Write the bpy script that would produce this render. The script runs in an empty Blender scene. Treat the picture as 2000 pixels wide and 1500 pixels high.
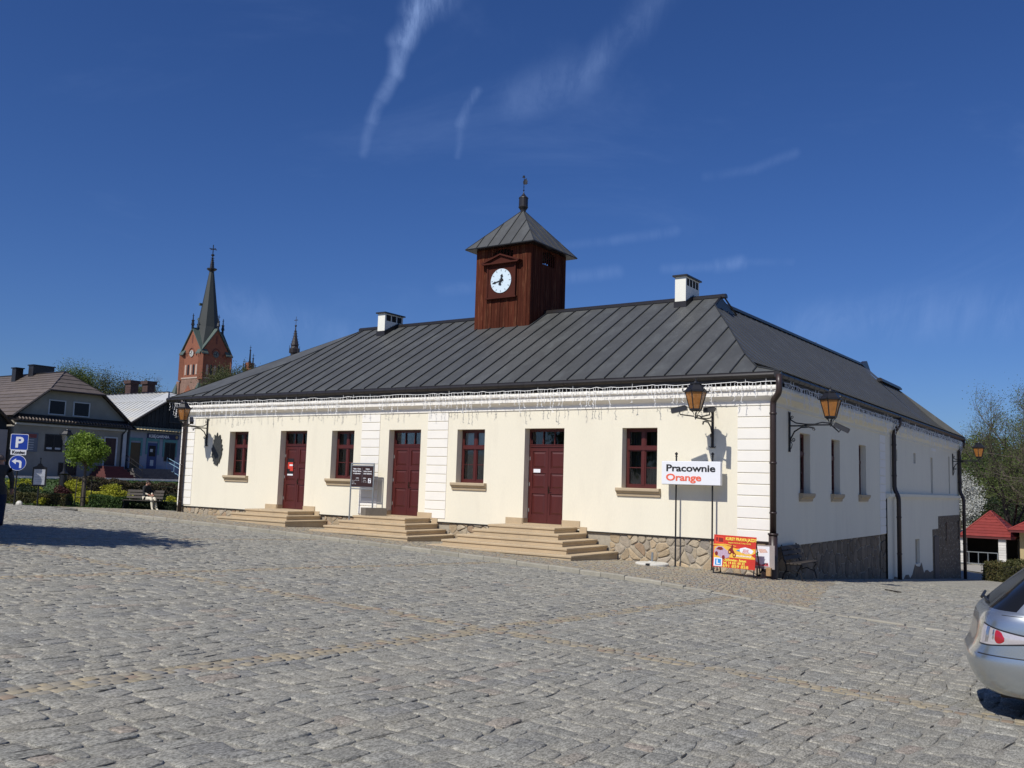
import bpy, bmesh, math, random
import numpy as np
from mathutils import Vector, Matrix, noise as mnoise
random.seed(7); np.random.seed(7)
SC = bpy.context.scene
COL = SC.collection
R = math.radians
# ------------------------------------------------------------------ camera
CAM = (8.081, -23.919, 2.3)
def cam_axes():
    pt, ro, ya = .1071, .0305, -.6016
    fw = Vector((math.sin(ya)*math.cos(pt), math.cos(ya)*math.cos(pt), math.sin(pt)))
    r = fw.cross(Vector((0, 0, 1))).normalized(); u = r.cross(fw)
    return fw, math.cos(ro)*r+math.sin(ro)*u, -math.sin(ro)*r+math.cos(ro)*u
FW, RT, UP = cam_axes()
cd = bpy.data.cameras.new('camera'); cam = bpy.data.objects.new('camera', cd); COL.objects.link(cam)
cd.sensor_width = 36; cd.sensor_fit = 'HORIZONTAL'; cd.lens = 36*1793.27/2000
cd.clip_start = .1; cd.clip_end = 3000
m = Matrix((RT, UP, -FW)).transposed().to_4x4(); m.translation = Vector(CAM); cam.matrix_world = m
SC.camera = cam
# ------------------------------------------------------------------ sun and sky
SUN_DIR = Vector((.115, 1.2, -1.30)).normalized()
sd = bpy.data.lights.new('sun', 'SUN'); so = bpy.data.objects.new('sun', sd); COL.objects.link(so)
sd.energy = 4.25; sd.angle = R(.53); sd.color = (1, .955, .88)
so.rotation_euler = SUN_DIR.to_track_quat('-Z', 'Y').to_euler(); so.location = (-10, -30, 40)
W = bpy.data.worlds.new('World'); SC.world = W; W.use_nodes = True
nt = W.node_tree; nt.nodes.clear()
def N(nt, typ, **kw):
    n = nt.nodes.new(typ)
    for k, v in kw.items(): setattr(n, k, v)
    return n
sky = N(nt, 'ShaderNodeTexSky', sky_type='NISHITA'); sky.sun_disc = False
sky.sun_elevation = math.asin(-SUN_DIR.z); sky.sun_rotation = R(180+3.6)
sky.altitude = 300; sky.air_density = 1.0; sky.dust_density = .7; sky.ozone_density = 3.2
bg = N(nt, 'ShaderNodeBackground'); bg.inputs[1].default_value = .066
out = N(nt, 'ShaderNodeOutputWorld')
tc = N(nt, 'ShaderNodeTexCoord')
def VM(op, a, b=None):
    n = N(nt, 'ShaderNodeVectorMath', operation=op)
    for i, x in enumerate((a, b)):
        if x is None: continue
        if isinstance(x, (tuple, list, Vector)): n.inputs[i].default_value = tuple(x)
        else: nt.links.new(x, n.inputs[i])
    return n.outputs['Value'] if op in ('DOT_PRODUCT', 'LENGTH') else n.outputs[0]
def MA(op, a, b=0.0, c=0.0, clamp=False):
    n = N(nt, 'ShaderNodeMath', operation=op); n.use_clamp = clamp
    for i, x in enumerate((a, b, c)):
        if isinstance(x, (int, float)): n.inputs[i].default_value = x
        else: nt.links.new(x, n.inputs[i])
    return n.outputs[0]
D0 = tc.outputs['Generated']
# cirrus: direction mapped on a tangent plane round a fixed compass direction of the sky
c0 = Vector((-.48, .72, .50)).normalized(); ax = c0.cross(Vector((0, 0, 1))).normalized(); ay = ax.cross(c0)
w_ = MA('MAXIMUM', VM('DOT_PRODUCT', D0, c0), .15)
gx = MA('DIVIDE', VM('DOT_PRODUCT', D0, ax), w_); gy = MA('DIVIDE', VM('DOT_PRODUCT', D0, ay), w_)
cmb = N(nt, 'ShaderNodeCombineXYZ'); nt.links.new(gx, cmb.inputs[0]); nt.links.new(gy, cmb.inputs[1])
def NO(vec, scale, detail=5, rough=.6, dist=0.0, sc=(1, 1, 1), rot=0.0):
    mp = N(nt, 'ShaderNodeMapping'); mp.inputs['Scale'].default_value = sc; mp.inputs['Rotation'].default_value = (0, 0, rot)
    nt.links.new(vec, mp.inputs[0])
    n = N(nt, 'ShaderNodeTexNoise'); n.inputs['Scale'].default_value = scale; n.inputs['Detail'].default_value = detail
    n.inputs['Roughness'].default_value = rough; n.inputs['Distortion'].default_value = dist
    nt.links.new(mp.outputs[0], n.inputs['Vector']); return n.outputs['Fac']
def SM(x, a, b):
    n = N(nt, 'ShaderNodeMapRange', interpolation_type='SMOOTHSTEP')
    n.inputs['From Min'].default_value = a; n.inputs['From Max'].default_value = b
    nt.links.new(x, n.inputs['Value']); return n.outputs[0]
def tp(u, v):     # compass point of a wisp -> tangent-plane coordinates
    d = FW+RT*((u-1000)/1793.27)-UP*((v-750)/1793.27)
    return d.dot(ax)/d.dot(c0), d.dot(ay)/d.dot(c0)
warp = MA('MULTIPLY', MA('SUBTRACT', NO(cmb.outputs[0], 5, 3), .5), .05)
fine = NO(cmb.outputs[0], 24, 7, .7, .8, (1, .3, 1), .5)
total = None
def wisp(pts, wid, amp):
    global total
    for (a, b) in zip(pts[:-1], pts[1:]):
        (x0, y0), (x1, y1) = tp(*a), tp(*b)
        L2 = (x1-x0)**2+(y1-y0)**2
        px = MA('SUBTRACT', MA('ADD', gx, warp), x0); py = MA('SUBTRACT', gy, y0)
        t = MA('DIVIDE', MA('ADD', MA('MULTIPLY', px, x1-x0), MA('MULTIPLY', py, y1-y0)), L2, 0, True)
        dx = MA('SUBTRACT', px, MA('MULTIPLY', t, x1-x0)); dy = MA('SUBTRACT', py, MA('MULTIPLY', t, y1-y0))
        d = MA('SQRT', MA('ADD', MA('MULTIPLY', dx, dx), MA('MULTIPLY', dy, dy)))
        g = MA('MULTIPLY', SM(d, wid, 0), amp)
        total = g if total is None else MA('MAXIMUM', total, g)
for q0, q1, w0, a0 in (((905, -70), (850, -10), .030, .7), ((850, -10), (805, 28), .024, .9), ((805, 28), (778, 80), .019, .85), ((778, 80), (768, 140), .015, .65), ((768, 140), (745, 190), .012, .45), ((745, 190), (722, 235), .010, .32), ((722, 235), (708, 300), .008, .18),
                       ((942, 178), (920, 205), .007, .34), ((920, 205), (902, 245), .008, .34), ((902, 245), (890, 305), .006, .18),
                       ((1300, -20), (1240, 50), .030, .20), ((1240, 50), (1180, 112), .024, .22), ((1180, 112), (1150, 145), .020, .28), ((1150, 145), (1010, 195), .034, .20),
                       ((1090, 480), (1200, 470), .008, .10), ((1200, 470), (1320, 452), .009, .16), ((1290, 525), (1400, 520), .009, .18), ((1400, 520), (1450, 512), .012, .30), ((1450, 512), (1550, 512), .007, .12),
                       ((1380, 345), (1480, 330), .008, .10), ((1480, 330), (1560, 300), .009, .12), ((1080, 545), (1200, 530), .012, .18), ((860, 565), (930, 560), .012, .18),
                       ((430, 600), (600, 640), .045, .22), ((600, 640), (700, 665), .03, .18), ((1560, 640), (1750, 620), .045, .2), ((1750, 620), (1980, 610), .05, .24)):
    wisp([q0, q1], w0, a0)
tex = MA('MULTIPLY', total, MA('ADD', MA('MULTIPLY', SM(fine, .30, .74), .60), .10))
veil = MA('MULTIPLY', SM(NO(cmb.outputs[0], 2.2, 7, .62, .8, (1, 2.4, 1), .35), .5, .85), .13)
cl = MA('MULTIPLY', MA('ADD', tex, veil), 1, 0, True)
mixc = N(nt, 'ShaderNodeMix', data_type='RGBA')
nt.links.new(cl, mixc.inputs[0]); nt.links.new(sky.outputs[0], mixc.inputs[6]); mixc.inputs[7].default_value = (9.0, 9.6, 10.6, 1)
hs = N(nt, 'ShaderNodeHueSaturation'); hs.inputs['Saturation'].default_value = 1.12
nt.links.new(mixc.outputs[2], hs.inputs['Color'])
wb = VM('MULTIPLY', hs.outputs[0], (.59, .79, 1.24)); nt.links.new(wb, bg.inputs[0]); nt.links.new(bg.outputs[0], out.inputs[0])
SC.view_settings.view_transform = 'Standard'; SC.view_settings.look = 'None'
SC.view_settings.exposure = 0.0; SC.view_settings.gamma = 1.0; SC.view_settings.use_curve_mapping = False
SC.cycles.max_bounces = 6; SC.cycles.transparent_max_bounces = 12

# ------------------------------------------------------------------ materials
def mat(name, col, rough=.8, metal=0.0, var=.15, vs=3.0, fine_=.12, fs=60.0, bump=0.0, bs=60.0, bd=.01, col2=None, c2s=1.2, c2lo=.5, c2hi=.7,
        stretch=(1, 1, 1), tone=None, tamt=.3, fk=.25, spec=.5, coat=0.0, alpha=1.0, emit=None, tcols=None):
    """colour with broad and fine variation, optional second colour in patches, optional per-piece tone"""
    M = bpy.data.materials.new(name); M.use_nodes = True; t = M.node_tree; t.nodes.clear()
    def n(ty, **k):
        x = t.nodes.new(ty)
        for a, b in k.items(): setattr(x, a, b)
        return x
    L = t.links.new
    o = n('ShaderNodeOutputMaterial'); p = n('ShaderNodeBsdfPrincipled'); L(p.outputs[0], o.inputs[0])
    g = n('ShaderNodeNewGeometry'); mp = n('ShaderNodeMapping'); mp.inputs['Scale'].default_value = stretch; L(g.outputs['Position'], mp.inputs[0])
    def noi(s, d=4, r=.6, v=None):
        x = n('ShaderNodeTexNoise'); x.inputs['Scale'].default_value = s; x.inputs['Detail'].default_value = d; x.inputs['Roughness'].default_value = r
        L(v or mp.outputs[0], x.inputs['Vector']); return x.outputs['Fac']
    base = n('ShaderNodeRGB'); base.outputs[0].default_value = (*col, 1); c = base.outputs[0]
    def mix(fac, a, b, bt='MIX'):
        x = n('ShaderNodeMix', data_type='RGBA', blend_type=bt)
        if isinstance(fac, float): x.inputs[0].default_value = fac
        else: L(fac, x.inputs[0])
        for i, q in ((6, a), (7, b)):
            if isinstance(q, tuple): x.inputs[i].default_value = (*q, 1)
            else: L(q, x.inputs[i])
        return x.outputs[2]
    def rng(f, a, b, lo, hi):
        x = n('ShaderNodeMapRange'); L(f, x.inputs[0])
        for i, q in enumerate((a, b, lo, hi)): x.inputs[i+1].default_value = q
        return x.outputs[0]
    tv = None
    if tone == 'attr':
        a = n('ShaderNodeAttribute'); a.attribute_name = 'tone'; tv = a.outputs['Fac']
    elif tone == 'obj':
        a = n('ShaderNodeObjectInfo'); tv = a.outputs['Random']
    if tv is not None and tcols:
        cr = n('ShaderNodeValToRGB'); cr.color_ramp.interpolation = 'CONSTANT'
        while len(cr.color_ramp.elements) < len(tcols): cr.color_ramp.elements.new(.5)
        for i, (pos, cc) in enumerate(tcols):
            e = cr.color_ramp.elements[i]; e.position = pos; e.color = (*cc, 1)
        L(tv, cr.inputs[0]); c = cr.outputs[0]
    if col2:
        c = mix(rng(noi(c2s, 6, .65), c2lo, c2hi, 0, 1), c, col2)
    def mul(c, f):
        x = n('ShaderNodeVectorMath', operation='SCALE'); L(c, x.inputs[0]); L(f, x.inputs['Scale']); return x.outputs[0]
    if tv is not None and tamt:
        w = n('ShaderNodeMath', operation='FRACT'); ww = n('ShaderNodeMath', operation='MULTIPLY'); L(tv, ww.inputs[0]); ww.inputs[1].default_value = 13.7; L(ww.outputs[0], w.inputs[0])
        c = mul(c, rng(w.outputs[0], 0, 1, 1-tamt, 1+tamt))
    if var: c = mul(c, rng(noi(vs, 5), .25, .75, 1-var, 1+var))
    if fine_: c = mul(c, rng(noi(fs, 3, .7), .5-fk, .5+fk, 1-fine_, 1+fine_))
    L(c, p.inputs['Base Color'])
    p.inputs['Roughness'].default_value = rough; p.inputs['Metallic'].default_value = metal
    p.inputs['Specular IOR Level'].default_value = spec; p.inputs['Coat Weight'].default_value = coat; p.inputs['Coat Roughness'].default_value = .05
    p.inputs['Alpha'].default_value = alpha
    if emit: p.inputs['Emission Color'].default_value = (*emit[:3], 1); p.inputs['Emission Strength'].default_value = emit[3]
    if bump:
        b = n('ShaderNodeBump'); b.inputs['Strength'].default_value = bump; b.inputs['Distance'].default_value = bd
        L(noi(bs, 5, .65), b.inputs['Height']); L(b.outputs[0], p.inputs['Normal'])
    return M
def glass_mat(name, tint, fac):
    M = bpy.data.materials.new(name); M.use_nodes = True; t = M.node_tree; t.nodes.clear()
    o = t.nodes.new('ShaderNodeOutputMaterial'); mx = t.nodes.new('ShaderNodeMixShader'); gl = t.nodes.new('ShaderNodeBsdfGlossy'); tr = t.nodes.new('ShaderNodeBsdfTransparent')
    gl.inputs['Roughness'].default_value = .03; tr.inputs[0].default_value = (*tint, 1)
    fr = t.nodes.new('ShaderNodeFresnel'); fr.inputs[0].default_value = 1.5
    mm = t.nodes.new('ShaderNodeMath'); mm.operation = 'MULTIPLY_ADD'; mm.inputs[1].default_value = 1.0; mm.inputs[2].default_value = fac
    t.links.new(fr.outputs[0], mm.inputs[0]); t.links.new(mm.outputs[0], mx.inputs[0])
    t.links.new(tr.outputs[0], mx.inputs[1]); t.links.new(gl.outputs[0], mx.inputs[2]); t.links.new(mx.outputs[0], o.inputs[0])
    return M
MT = {}
MT['cream'] = mat('cream_plaster', (.795, .745, .60), .92, var=.03, vs=.6, fine_=.035, fs=24, stretch=(1.4, 1.4, .35), bump=.15, bs=60, bd=.006, col2=(.725, .675, .545), c2s=1.1, c2lo=.52, c2hi=.85)
MT['white'] = mat('white_plaster', (.84, .81, .74), .9, var=.03, vs=1.5, fine_=.02, bump=.1, bs=140, bd=.004)
MT['roof'] = mat('dark_sheet_metal_roof', (.072, .074, .071), .5, metal=.0, var=.16, vs=1.3, fine_=.09, fs=14, stretch=(1, .5, .5), bump=.1, bs=3, bd=.02,
                 col2=(.115, .122, .118), c2s=2.2, c2lo=.5, c2hi=.85, tone='obj', tamt=.07)
MT['roof_s'] = mat('seam_metal', (.028, .03, .031), .5, var=.1)
MT['trim'] = mat('brown_black_painted_steel', (.022, .019, .018), .38, var=.15, vs=5, fine_=.1)
MT['pipe'] = mat('dark_brown_downpipe_paint', (.035, .022, .02), .42, var=.2, vs=6)
MT['maroon'] = mat('maroon_paint', (.078, .014, .012), .42, var=.12, vs=2, fine_=.08, fs=30, stretch=(4, 4, .6))
MT['glass'] = glass_mat('window_glass', (.84, .86, .87), .02)
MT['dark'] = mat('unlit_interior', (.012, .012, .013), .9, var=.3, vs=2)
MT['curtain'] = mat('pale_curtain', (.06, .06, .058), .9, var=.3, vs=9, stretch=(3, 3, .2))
MT['blind'] = mat('white_blind', (.62, .66, .62), .8)
MT['sand'] = mat('sandstone', (.48, .372, .235), .85, var=.09, vs=2.0, fine_=.08, fs=50, bump=.2, bs=60, bd=.005, col2=(.40, .315, .205), c2s=1.6, c2lo=.5, c2hi=.8)
MT['sill'] = mat('sandstone_sill', (.46, .365, .24), .85, var=.08, fine_=.08)
STC = [(0, (.40, .31, .20)), (.2, (.36, .305, .23)), (.42, (.41, .34, .24)), (.64, (.37, .26, .165)), (.72, (.32, .28, .23)), (.84, (.42, .325, .205))]
MT['rubble'] = mat('rubble_stone', (.3, .25, .2), .9, tone='obj', tcols=STC, tamt=.16, var=.22, vs=6, fine_=.16, fs=40, bump=.6, bs=24, bd=.02)
MT['mortar'] = mat('lime_mortar', (.36, .32, .25), .95, var=.12, vs=6, fine_=.12, bump=.5, bs=50, bd=.015)
MT['greyst'] = mat('grey_brown_side_stone', (.19, .148, .102), .92, tone='obj', tamt=.2, var=.25, vs=3, fine_=.15, fs=30, bump=.5, bs=22, bd=.02)
GR = [(0, (.285, .277, .240)), (.35, (.262, .256, .224)), (.6, (.30, .288, .245)), (.82, (.24, .236, .215)), (.965, (.30, .26, .215))]
for k, tn in (('sett', 'attr'), ('sett1', 'obj')):
    MT[k] = mat('granite_sett_'+('mass' if tn == 'attr' else 'single'), (.2, .2, .2), .85, tone=tn, tcols=GR, tamt=.10, var=.30, vs=22, fine_=.38, fs=80, fk=.09, bump=.8, bs=48, bd=.014, stretch=(1, .45, 1), spec=.2, col2=(.315, .295, .24), c2s=1.6, c2lo=.42, c2hi=.75)
TN = [(0, (.30, .26, .185)), (.3, (.26, .235, .185)), (.55, (.32, .27, .18)), (.72, (.28, .215, .155)), (.84, (.24, .23, .205))]
MT['tan'] = mat('tan_sett', (.3, .25, .18), .88, tone='attr', tcols=TN, tamt=.12, var=.1, vs=5, fine_=.2, fs=60, bump=.5, bs=60, bd=.008)
MT['joint'] = mat('sandy_joint_ground', (.30, .285, .24), .95, var=.18, vs=1.7, fine_=.4, fs=90, fk=.1, bump=.8, bs=130, bd=.01, col2=(.24, .225, .19), c2s=2.2)
MT['kerb'] = mat('granite_kerb', (.31, .29, .235), .9, tone='obj', tamt=.12, var=.15, vs=8, fine_=.15, fs=60, bump=.4, bs=50, bd=.008)
MT['iron'] = mat('black_wrought_iron', (.012, .012, .014), .42, var=.1)
MT['amber'] = mat('amber_lantern_glass', (.42, .17, .035), .25, var=.25, vs=12, alpha=.8, coat=.3)
MT['clear'] = glass_mat('clear_lantern_glass', (.8, .85, .88), .12)
MT['whitep'] = mat('white_gloss_panel', (.80, .81, .84), .35, var=.01, fine_=0)
MT['black'] = mat('black_print', (.012, .012, .014), .5, var=0, fine_=0)
MT['orange'] = mat('orange_red_print', (.80, .135, .07), .5, var=0, fine_=0)
MT['cable'] = mat('white_cable', (.78, .78, .76), .5, var=.05)
MT['wood'] = mat('weathered_red_brown_board', (.078, .020, .010), .9, spec=.15, tone='obj', tamt=.28, var=.3, vs=9, fine_=.28, fs=22, stretch=(3, 3, .14), col2=(.24, .11, .055), c2s=7, c2lo=.55, c2hi=.74, bump=.5, bs=20, bd=.006)
MT['woodt'] = mat('red_brown_clock_case', (.062, .015, .009), .85, spec=.2, var=.15)
MT['dial'] = mat('pale_clock_dial', (.66, .78, .84), .3, var=.02)
MT['chim'] = mat('chimney_render', (.80, .79, .70), .9, var=.03)
MT['galv'] = mat('galvanised_steel', (.34, .37, .39), .4, metal=.6, var=.12)
MT['brownp'] = mat('dark_brown_sign_panel', (.035, .014, .012), .35, var=.05)
MT['stoneb'] = mat('dark_stone_block', (.16, .14, .115), .9, var=.15, vs=8, fine_=.2, bump=.3)
MT['conc'] = mat('white_painted_concrete', (.58, .56, .50), .85, var=.1, fine_=.1)

# ------------------------------------------------------------------ geometry helpers
WL = {}
class MB:
    def __init__(s, tf=None): s.v = []; s.f = []; s.m = []; s.tf = tf
    def add(s, vs, fs, mi=0):
        k = len(s.v); s.v += [(s.tf(*p) if s.tf else tuple(p)) for p in vs]
        s.f += [tuple(k+i for i in f) for f in fs]; s.m += [mi]*len(fs); return s
    def box(s, x0, y0, z0, x1, y1, z1, mi=0, bev=0.0):
        if bev:
            b = bev; L = []
            for (z, i) in ((z0, b), (z0+b, 0), (z1-b, 0), (z1, b)):
                L += [(x0+i, y0+i, z), (x1-i, y0+i, z), (x1-i, y1-i, z), (x0+i, y1-i, z)]
            F = [(3, 2, 1, 0), (12, 13, 14, 15)]
            for r in range(3):
                for q in range(4): F.append((r*4+q, r*4+(q+1) % 4, r*4+4+(q+1) % 4, r*4+4+q))
            return s.add(L, F, mi)
        return s.add([(x0, y0, z0), (x1, y0, z0), (x1, y1, z0), (x0, y1, z0), (x0, y0, z1), (x1, y0, z1), (x1, y1, z1), (x0, y1, z1)],
                     [(0, 3, 2, 1), (4, 5, 6, 7), (0, 1, 5, 4), (1, 2, 6, 5), (2, 3, 7, 6), (3, 0, 4, 7)], mi)
    def ext(s, poly, vec, mi=0):
        n = len(poly); q = [tuple(a+b for a, b in zip(p, vec)) for p in poly]
        return s.add(list(poly)+q, [tuple(range(n))[::-1], tuple(range(n, 2*n))]+[(i, (i+1) % n, n+(i+1) % n, n+i) for i in range(n)], mi)
    def tube(s, pts, r, n=6, mi=0, cap=True):
        P = [Vector(p) for p in pts]; k = len(P); rs = r if isinstance(r, (list, tuple)) else [r]*k
        V = []; prev = None
        for i, p in enumerate(P):
            d = (P[min(i+1, k-1)]-P[max(i-1, 0)])
            d = d.normalized() if d.length > 1e-9 else Vector((0, 0, 1))
            a = prev if prev is not None else (Vector((0, 0, 1)) if abs(d.z) < .9 else Vector((1, 0, 0)))
            a = (a-d*a.dot(d))
            if a.length < 1e-4: a = d.orthogonal()
            a.normalize(); b = d.cross(a); prev = a
            for j in range(n):
                t = 2*math.pi*j/n; V.append(tuple(p+(a*math.cos(t)+b*math.sin(t))*rs[i]))
        F = [(i*n+j, i*n+(j+1) % n, (i+1)*n+(j+1) % n, (i+1)*n+j) for i in range(k-1) for j in range(n)]
        if cap: F += [tuple(range(n))[::-1], tuple(range((k-1)*n, k*n))]
        return s.add(V, F, mi)
    def lathe(s, cx, cy, prof, n=12, mi=0, rot=0.0, sy=1.0):
        V = []; k = len(prof)
        for r, z in prof:
            for j in range(n):
                t = 2*math.pi*j/n+rot; V.append((cx+r*math.cos(t), cy+r*math.sin(t)*sy, z))
        F = [(i*n+j, i*n+(j+1) % n, (i+1)*n+(j+1) % n, (i+1)*n+j) for i in range(k-1) for j in range(n)]
        F += [tuple(range(n))[::-1], tuple(range((k-1)*n, k*n))]
        return s.add(V, F, mi)
    def sweep(s, prof, path, mi=0):
        """profile points given as a list of 3D polylines, one per station: path[i] = list of points"""
        k = len(path[0]); V = [p for st in path for p in st]
        return s.add(V, [(i*k+j, i*k+j+1, (i+1)*k+j+1, (i+1)*k+j) for i in range(len(path)-1) for j in range(k-1)], mi)
    def build(s, name, mats, parent=None, smooth=False, tone=None, base=None):
        me = bpy.data.meshes.new(name)
        w = WL.get(parent.name, (0, 0, 0)) if parent else (base or (0, 0, 0))
        vs = [(x-w[0], y-w[1], z-w[2]) for x, y, z in s.v] if any(w) else s.v
        me.from_pydata(vs, [], s.f)
        mats = mats if isinstance(mats, (list, tuple)) else [mats]
        for q in mats: me.materials.append(q)
        if len(mats) > 1: me.polygons.foreach_set('material_index', s.m)
        if smooth: me.polygons.foreach_set('use_smooth', [True]*len(me.polygons))
        bm = bmesh.new(); bm.from_mesh(me); bmesh.ops.recalc_face_normals(bm, faces=bm.faces); bm.to_mesh(me); bm.free()
        o = bpy.data.objects.new(name, me); COL.objects.link(o)
        if parent: o.parent = parent; WL[o.name] = w
        else: o.location = w; WL[o.name] = w
        return o
def tag(o, label=None, cat=None, group=None, kind=None):
    if label: o['label'] = label
    if cat: o['category'] = cat
    if group: o['group'] = group
    if kind: o['kind'] = kind
    return o
def thing(name, label, cat, loc=(0, 0, 0), group=None):
    o = bpy.data.objects.new(name, None); COL.objects.link(o); o.location = loc; WL[o.name] = tuple(loc)
    o.empty_display_size = .2
    return tag(o, label, cat, group)
def struct(o): o['kind'] = 'structure'; return o
def piece(name, me, parent, loc=(0, 0, 0), rot=(0, 0, 0), scale=(1, 1, 1)):
    o = bpy.data.objects.new(name, me); COL.objects.link(o); o.parent = parent; o.location = loc; o.rotation_euler = rot; o.scale = scale
    WL[o.name] = WL.get(parent.name, (0, 0, 0)); return o
def copy_tree(o, parent=None, **kw):
    c = o.copy(); COL.objects.link(c); c.parent = parent
    for ch in list(o.children): copy_tree(ch, c)
    return c
def mesh_np(name, V, F4, mats, parent=None, tone=None, smooth=False):
    """V (n,3), F4 (m,4) quads; tone per face"""
    me = bpy.data.meshes.new(name); V = np.asarray(V, np.float32); F4 = np.asarray(F4, np.int32)
    me.vertices.add(len(V)); me.vertices.foreach_set('co', V.ravel())
    k = F4.shape[1]; me.loops.add(F4.size); me.loops.foreach_set('vertex_index', F4.ravel())
    me.polygons.add(len(F4)); me.polygons.foreach_set('loop_start', np.arange(0, F4.size, k, dtype=np.int32))
    try: me.polygons.foreach_set('loop_total', np.full(len(F4), k, np.int32))
    except Exception: pass
    me.update(calc_edges=True)
    for q in (mats if isinstance(mats, (list, tuple)) else [mats]): me.materials.append(q)
    if tone is not None:
        a = me.attributes.new('tone', 'FLOAT', 'FACE'); a.data.foreach_set('value', np.asarray(tone, np.float32))
    if smooth: me.polygons.foreach_set('use_smooth', np.ones(len(F4), bool))
    o = bpy.data.objects.new(name, me); COL.objects.link(o)
    if parent: o.parent = parent
    return o
def text(s, size, m, parent, origin, xdir=(1, 0, 0), up=(0, 0, 1), align='LEFT', bold=0.0, name='lettering', depth=.004, sx=1.0, spacing=1.0):
    c = bpy.data.curves.new('t', 'FONT'); c.body = s; c.size = size; c.align_x = align; c.extrude = depth; c.offset = bold; c.space_character = spacing
    c.resolution_u = 3
    o = bpy.data.objects.new('t', c); COL.objects.link(o)
    me = bpy.data.meshes.new_from_object(o.evaluated_get(bpy.context.evaluated_depsgraph_get()))
    bpy.data.objects.remove(o); bpy.data.curves.remove(c)
    me.materials.clear(); me.materials.append(m); me.name = name
    X = Vector(xdir).normalized(); U = Vector(up).normalized(); Z = X.cross(U)
    me.transform(Matrix((X*sx, U, Z)).transposed().to_4x4())
    w = Vector(WL.get(parent.name, (0, 0, 0)))
    t = bpy.data.objects.new(name, me); COL.objects.link(t); t.parent = parent; t.location = Vector(origin)-w
    WL[t.name] = tuple(w)
    return t
def ss(t): t = np.clip(t, 0, 1); return t*t*(3-2*t)
def ground_h(x, y):
    x = np.asarray(x, float); y = np.asarray(y, float)
    a = ss((x+27)/5.)
    f = np.where(y > 0, -.066*np.minimum(y, 34), 0)*a+np.where(y < 0, -.0355*np.maximum(y, -40), 0)
    return -.0248*np.clip(x, -25, 30)+f+ss((-30-x)/13.)*1.05
def gh(x, y): return float(ground_h(x, y))
def voronoi(x0, x1, z0, z1, size, asp=1.0, jit=.8, seed=1, gap=.02):
    """irregular stones filling a strip: list of polygons (a, b) shrunk by a joint"""
    rnd = random.Random(seed); nx = max(1, int((x1-x0)/(size*asp))); nz = max(1, int(round((z1-z0)/size))); S = []
    for j in range(-1, nz+1):
        for i in range(-1, nx+1):
            S.append((x0+(i+.5+(j % 2)*.5+rnd.uniform(-.5, .5)*jit)*(x1-x0)/nx, z0+(j+.5+rnd.uniform(-.5, .5)*jit)*(z1-z0)/nz))
    out = []
    for k, (px, pz) in enumerate(S):
        if not (x0-.2 < px < x1+.2): continue
        poly = [(x0, z0), (x1, z0), (x1, z1), (x0, z1)]
        near = sorted((q for q in S if q != (px, pz)), key=lambda q: (q[0]-px)**2+(q[1]-pz)**2)[:16]
        for qx, qz in near:
            mx, mz = (px+qx)/2, (pz+qz)/2; nx_, nz_ = qx-px, qz-pz; l = math.hypot(nx_, nz_); nx_ /= l; nz_ /= l
            c = mx*nx_+mz*nz_-gap/2; np_ = []
            for i in range(len(poly)):
                a = poly[i]; b = poly[(i+1) % len(poly)]; da = a[0]*nx_+a[1]*nz_-c; db = b[0]*nx_+b[1]*nz_-c
                if da <= 0: np_.append(a)
                if (da < 0 < db) or (db < 0 < da): t = da/(da-db); np_.append((a[0]+(b[0]-a[0])*t, a[1]+(b[1]-a[1])*t))
            poly = np_
            if len(poly) < 3: break
        if len(poly) < 3: continue
        ar = abs(sum(poly[i][0]*poly[(i+1) % len(poly)][1]-poly[(i+1) % len(poly)][0]*poly[i][1] for i in range(len(poly))))/2
        if ar < size*size*.08: continue
        out.append(poly)
    return out
def round_poly(poly, k=.19):
    o = []
    for i in range(len(poly)):
        a = poly[i]; b = poly[(i+1) % len(poly)]
        o.append((a[0]+(b[0]-a[0])*k, a[1]+(b[1]-a[1])*k)); o.append((a[0]+(b[0]-a[0])*(1-k), a[1]+(b[1]-a[1])*(1-k)))
    return o
def stone_mb(poly, P, depth, rnd):
    """pillow stone on a wall; P(a, d, b) maps wall coordinates, d = depth out of the wall (negative = proud)"""
    poly = round_poly(poly); n = len(poly); cx = sum(p[0] for p in poly)/n; cz = sum(p[1] for p in poly)/n; mb = MB()
    V = []
    for s, d in ((1.0, .02), (.97, -depth*.55), (.78, -depth)):
        for p in poly: V.append(P(cx+(p[0]-cx)*s, d+rnd.uniform(-.006, .006), cz+(p[1]-cz)*s))
    V.append(P(cx, -depth*1.12, cz))
    F = [(r*n+i, r*n+(i+1) % n, (r+1)*n+(i+1) % n, (r+1)*n+i) for r in range(2) for i in range(n)]+[(2*n+i, 2*n+(i+1) % n, 3*n) for i in range(n)]
    return mb.add(V, F)
# ================================================================== GROUND
KERB = [(-24.6, -4.6), (-21, -4.35), (-17, -4.1), (-12, -4.15), (-8.3, -4.3), (-5.6, -4.6), (-3.26, -5.0), (-1.12, -5.25), (.8, -5.75), (2.92, -6.7), (4.07, -7.2), (5.74, -7.45), (8, -7.55), (12, -7.6)]
def kerb_y(x):
    return np.interp(x, [p[0] for p in KERB], [p[1] for p in KERB])
def raise_at(x):          # pavement height above the square: fades out to the right where the kerb lies flush
    return .085*(1-ss((np.asarray(x, float)+2.0)/3.6))
def axis_pts(lo, hi, step, far): 
    a = list(np.arange(lo, hi+.01, step)); s = step
    while a[-1] < far: s *= 1.35; a.append(a[-1]+s)
    s = step
    while a[0] > -far: s *= 1.35; a.insert(0, a[0]-s)
    return np.array(a)
gx_ = axis_pts(-52, 16, 1.0, 900); gy_ = axis_pts(-28, 50, 1.0, 900)
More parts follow.
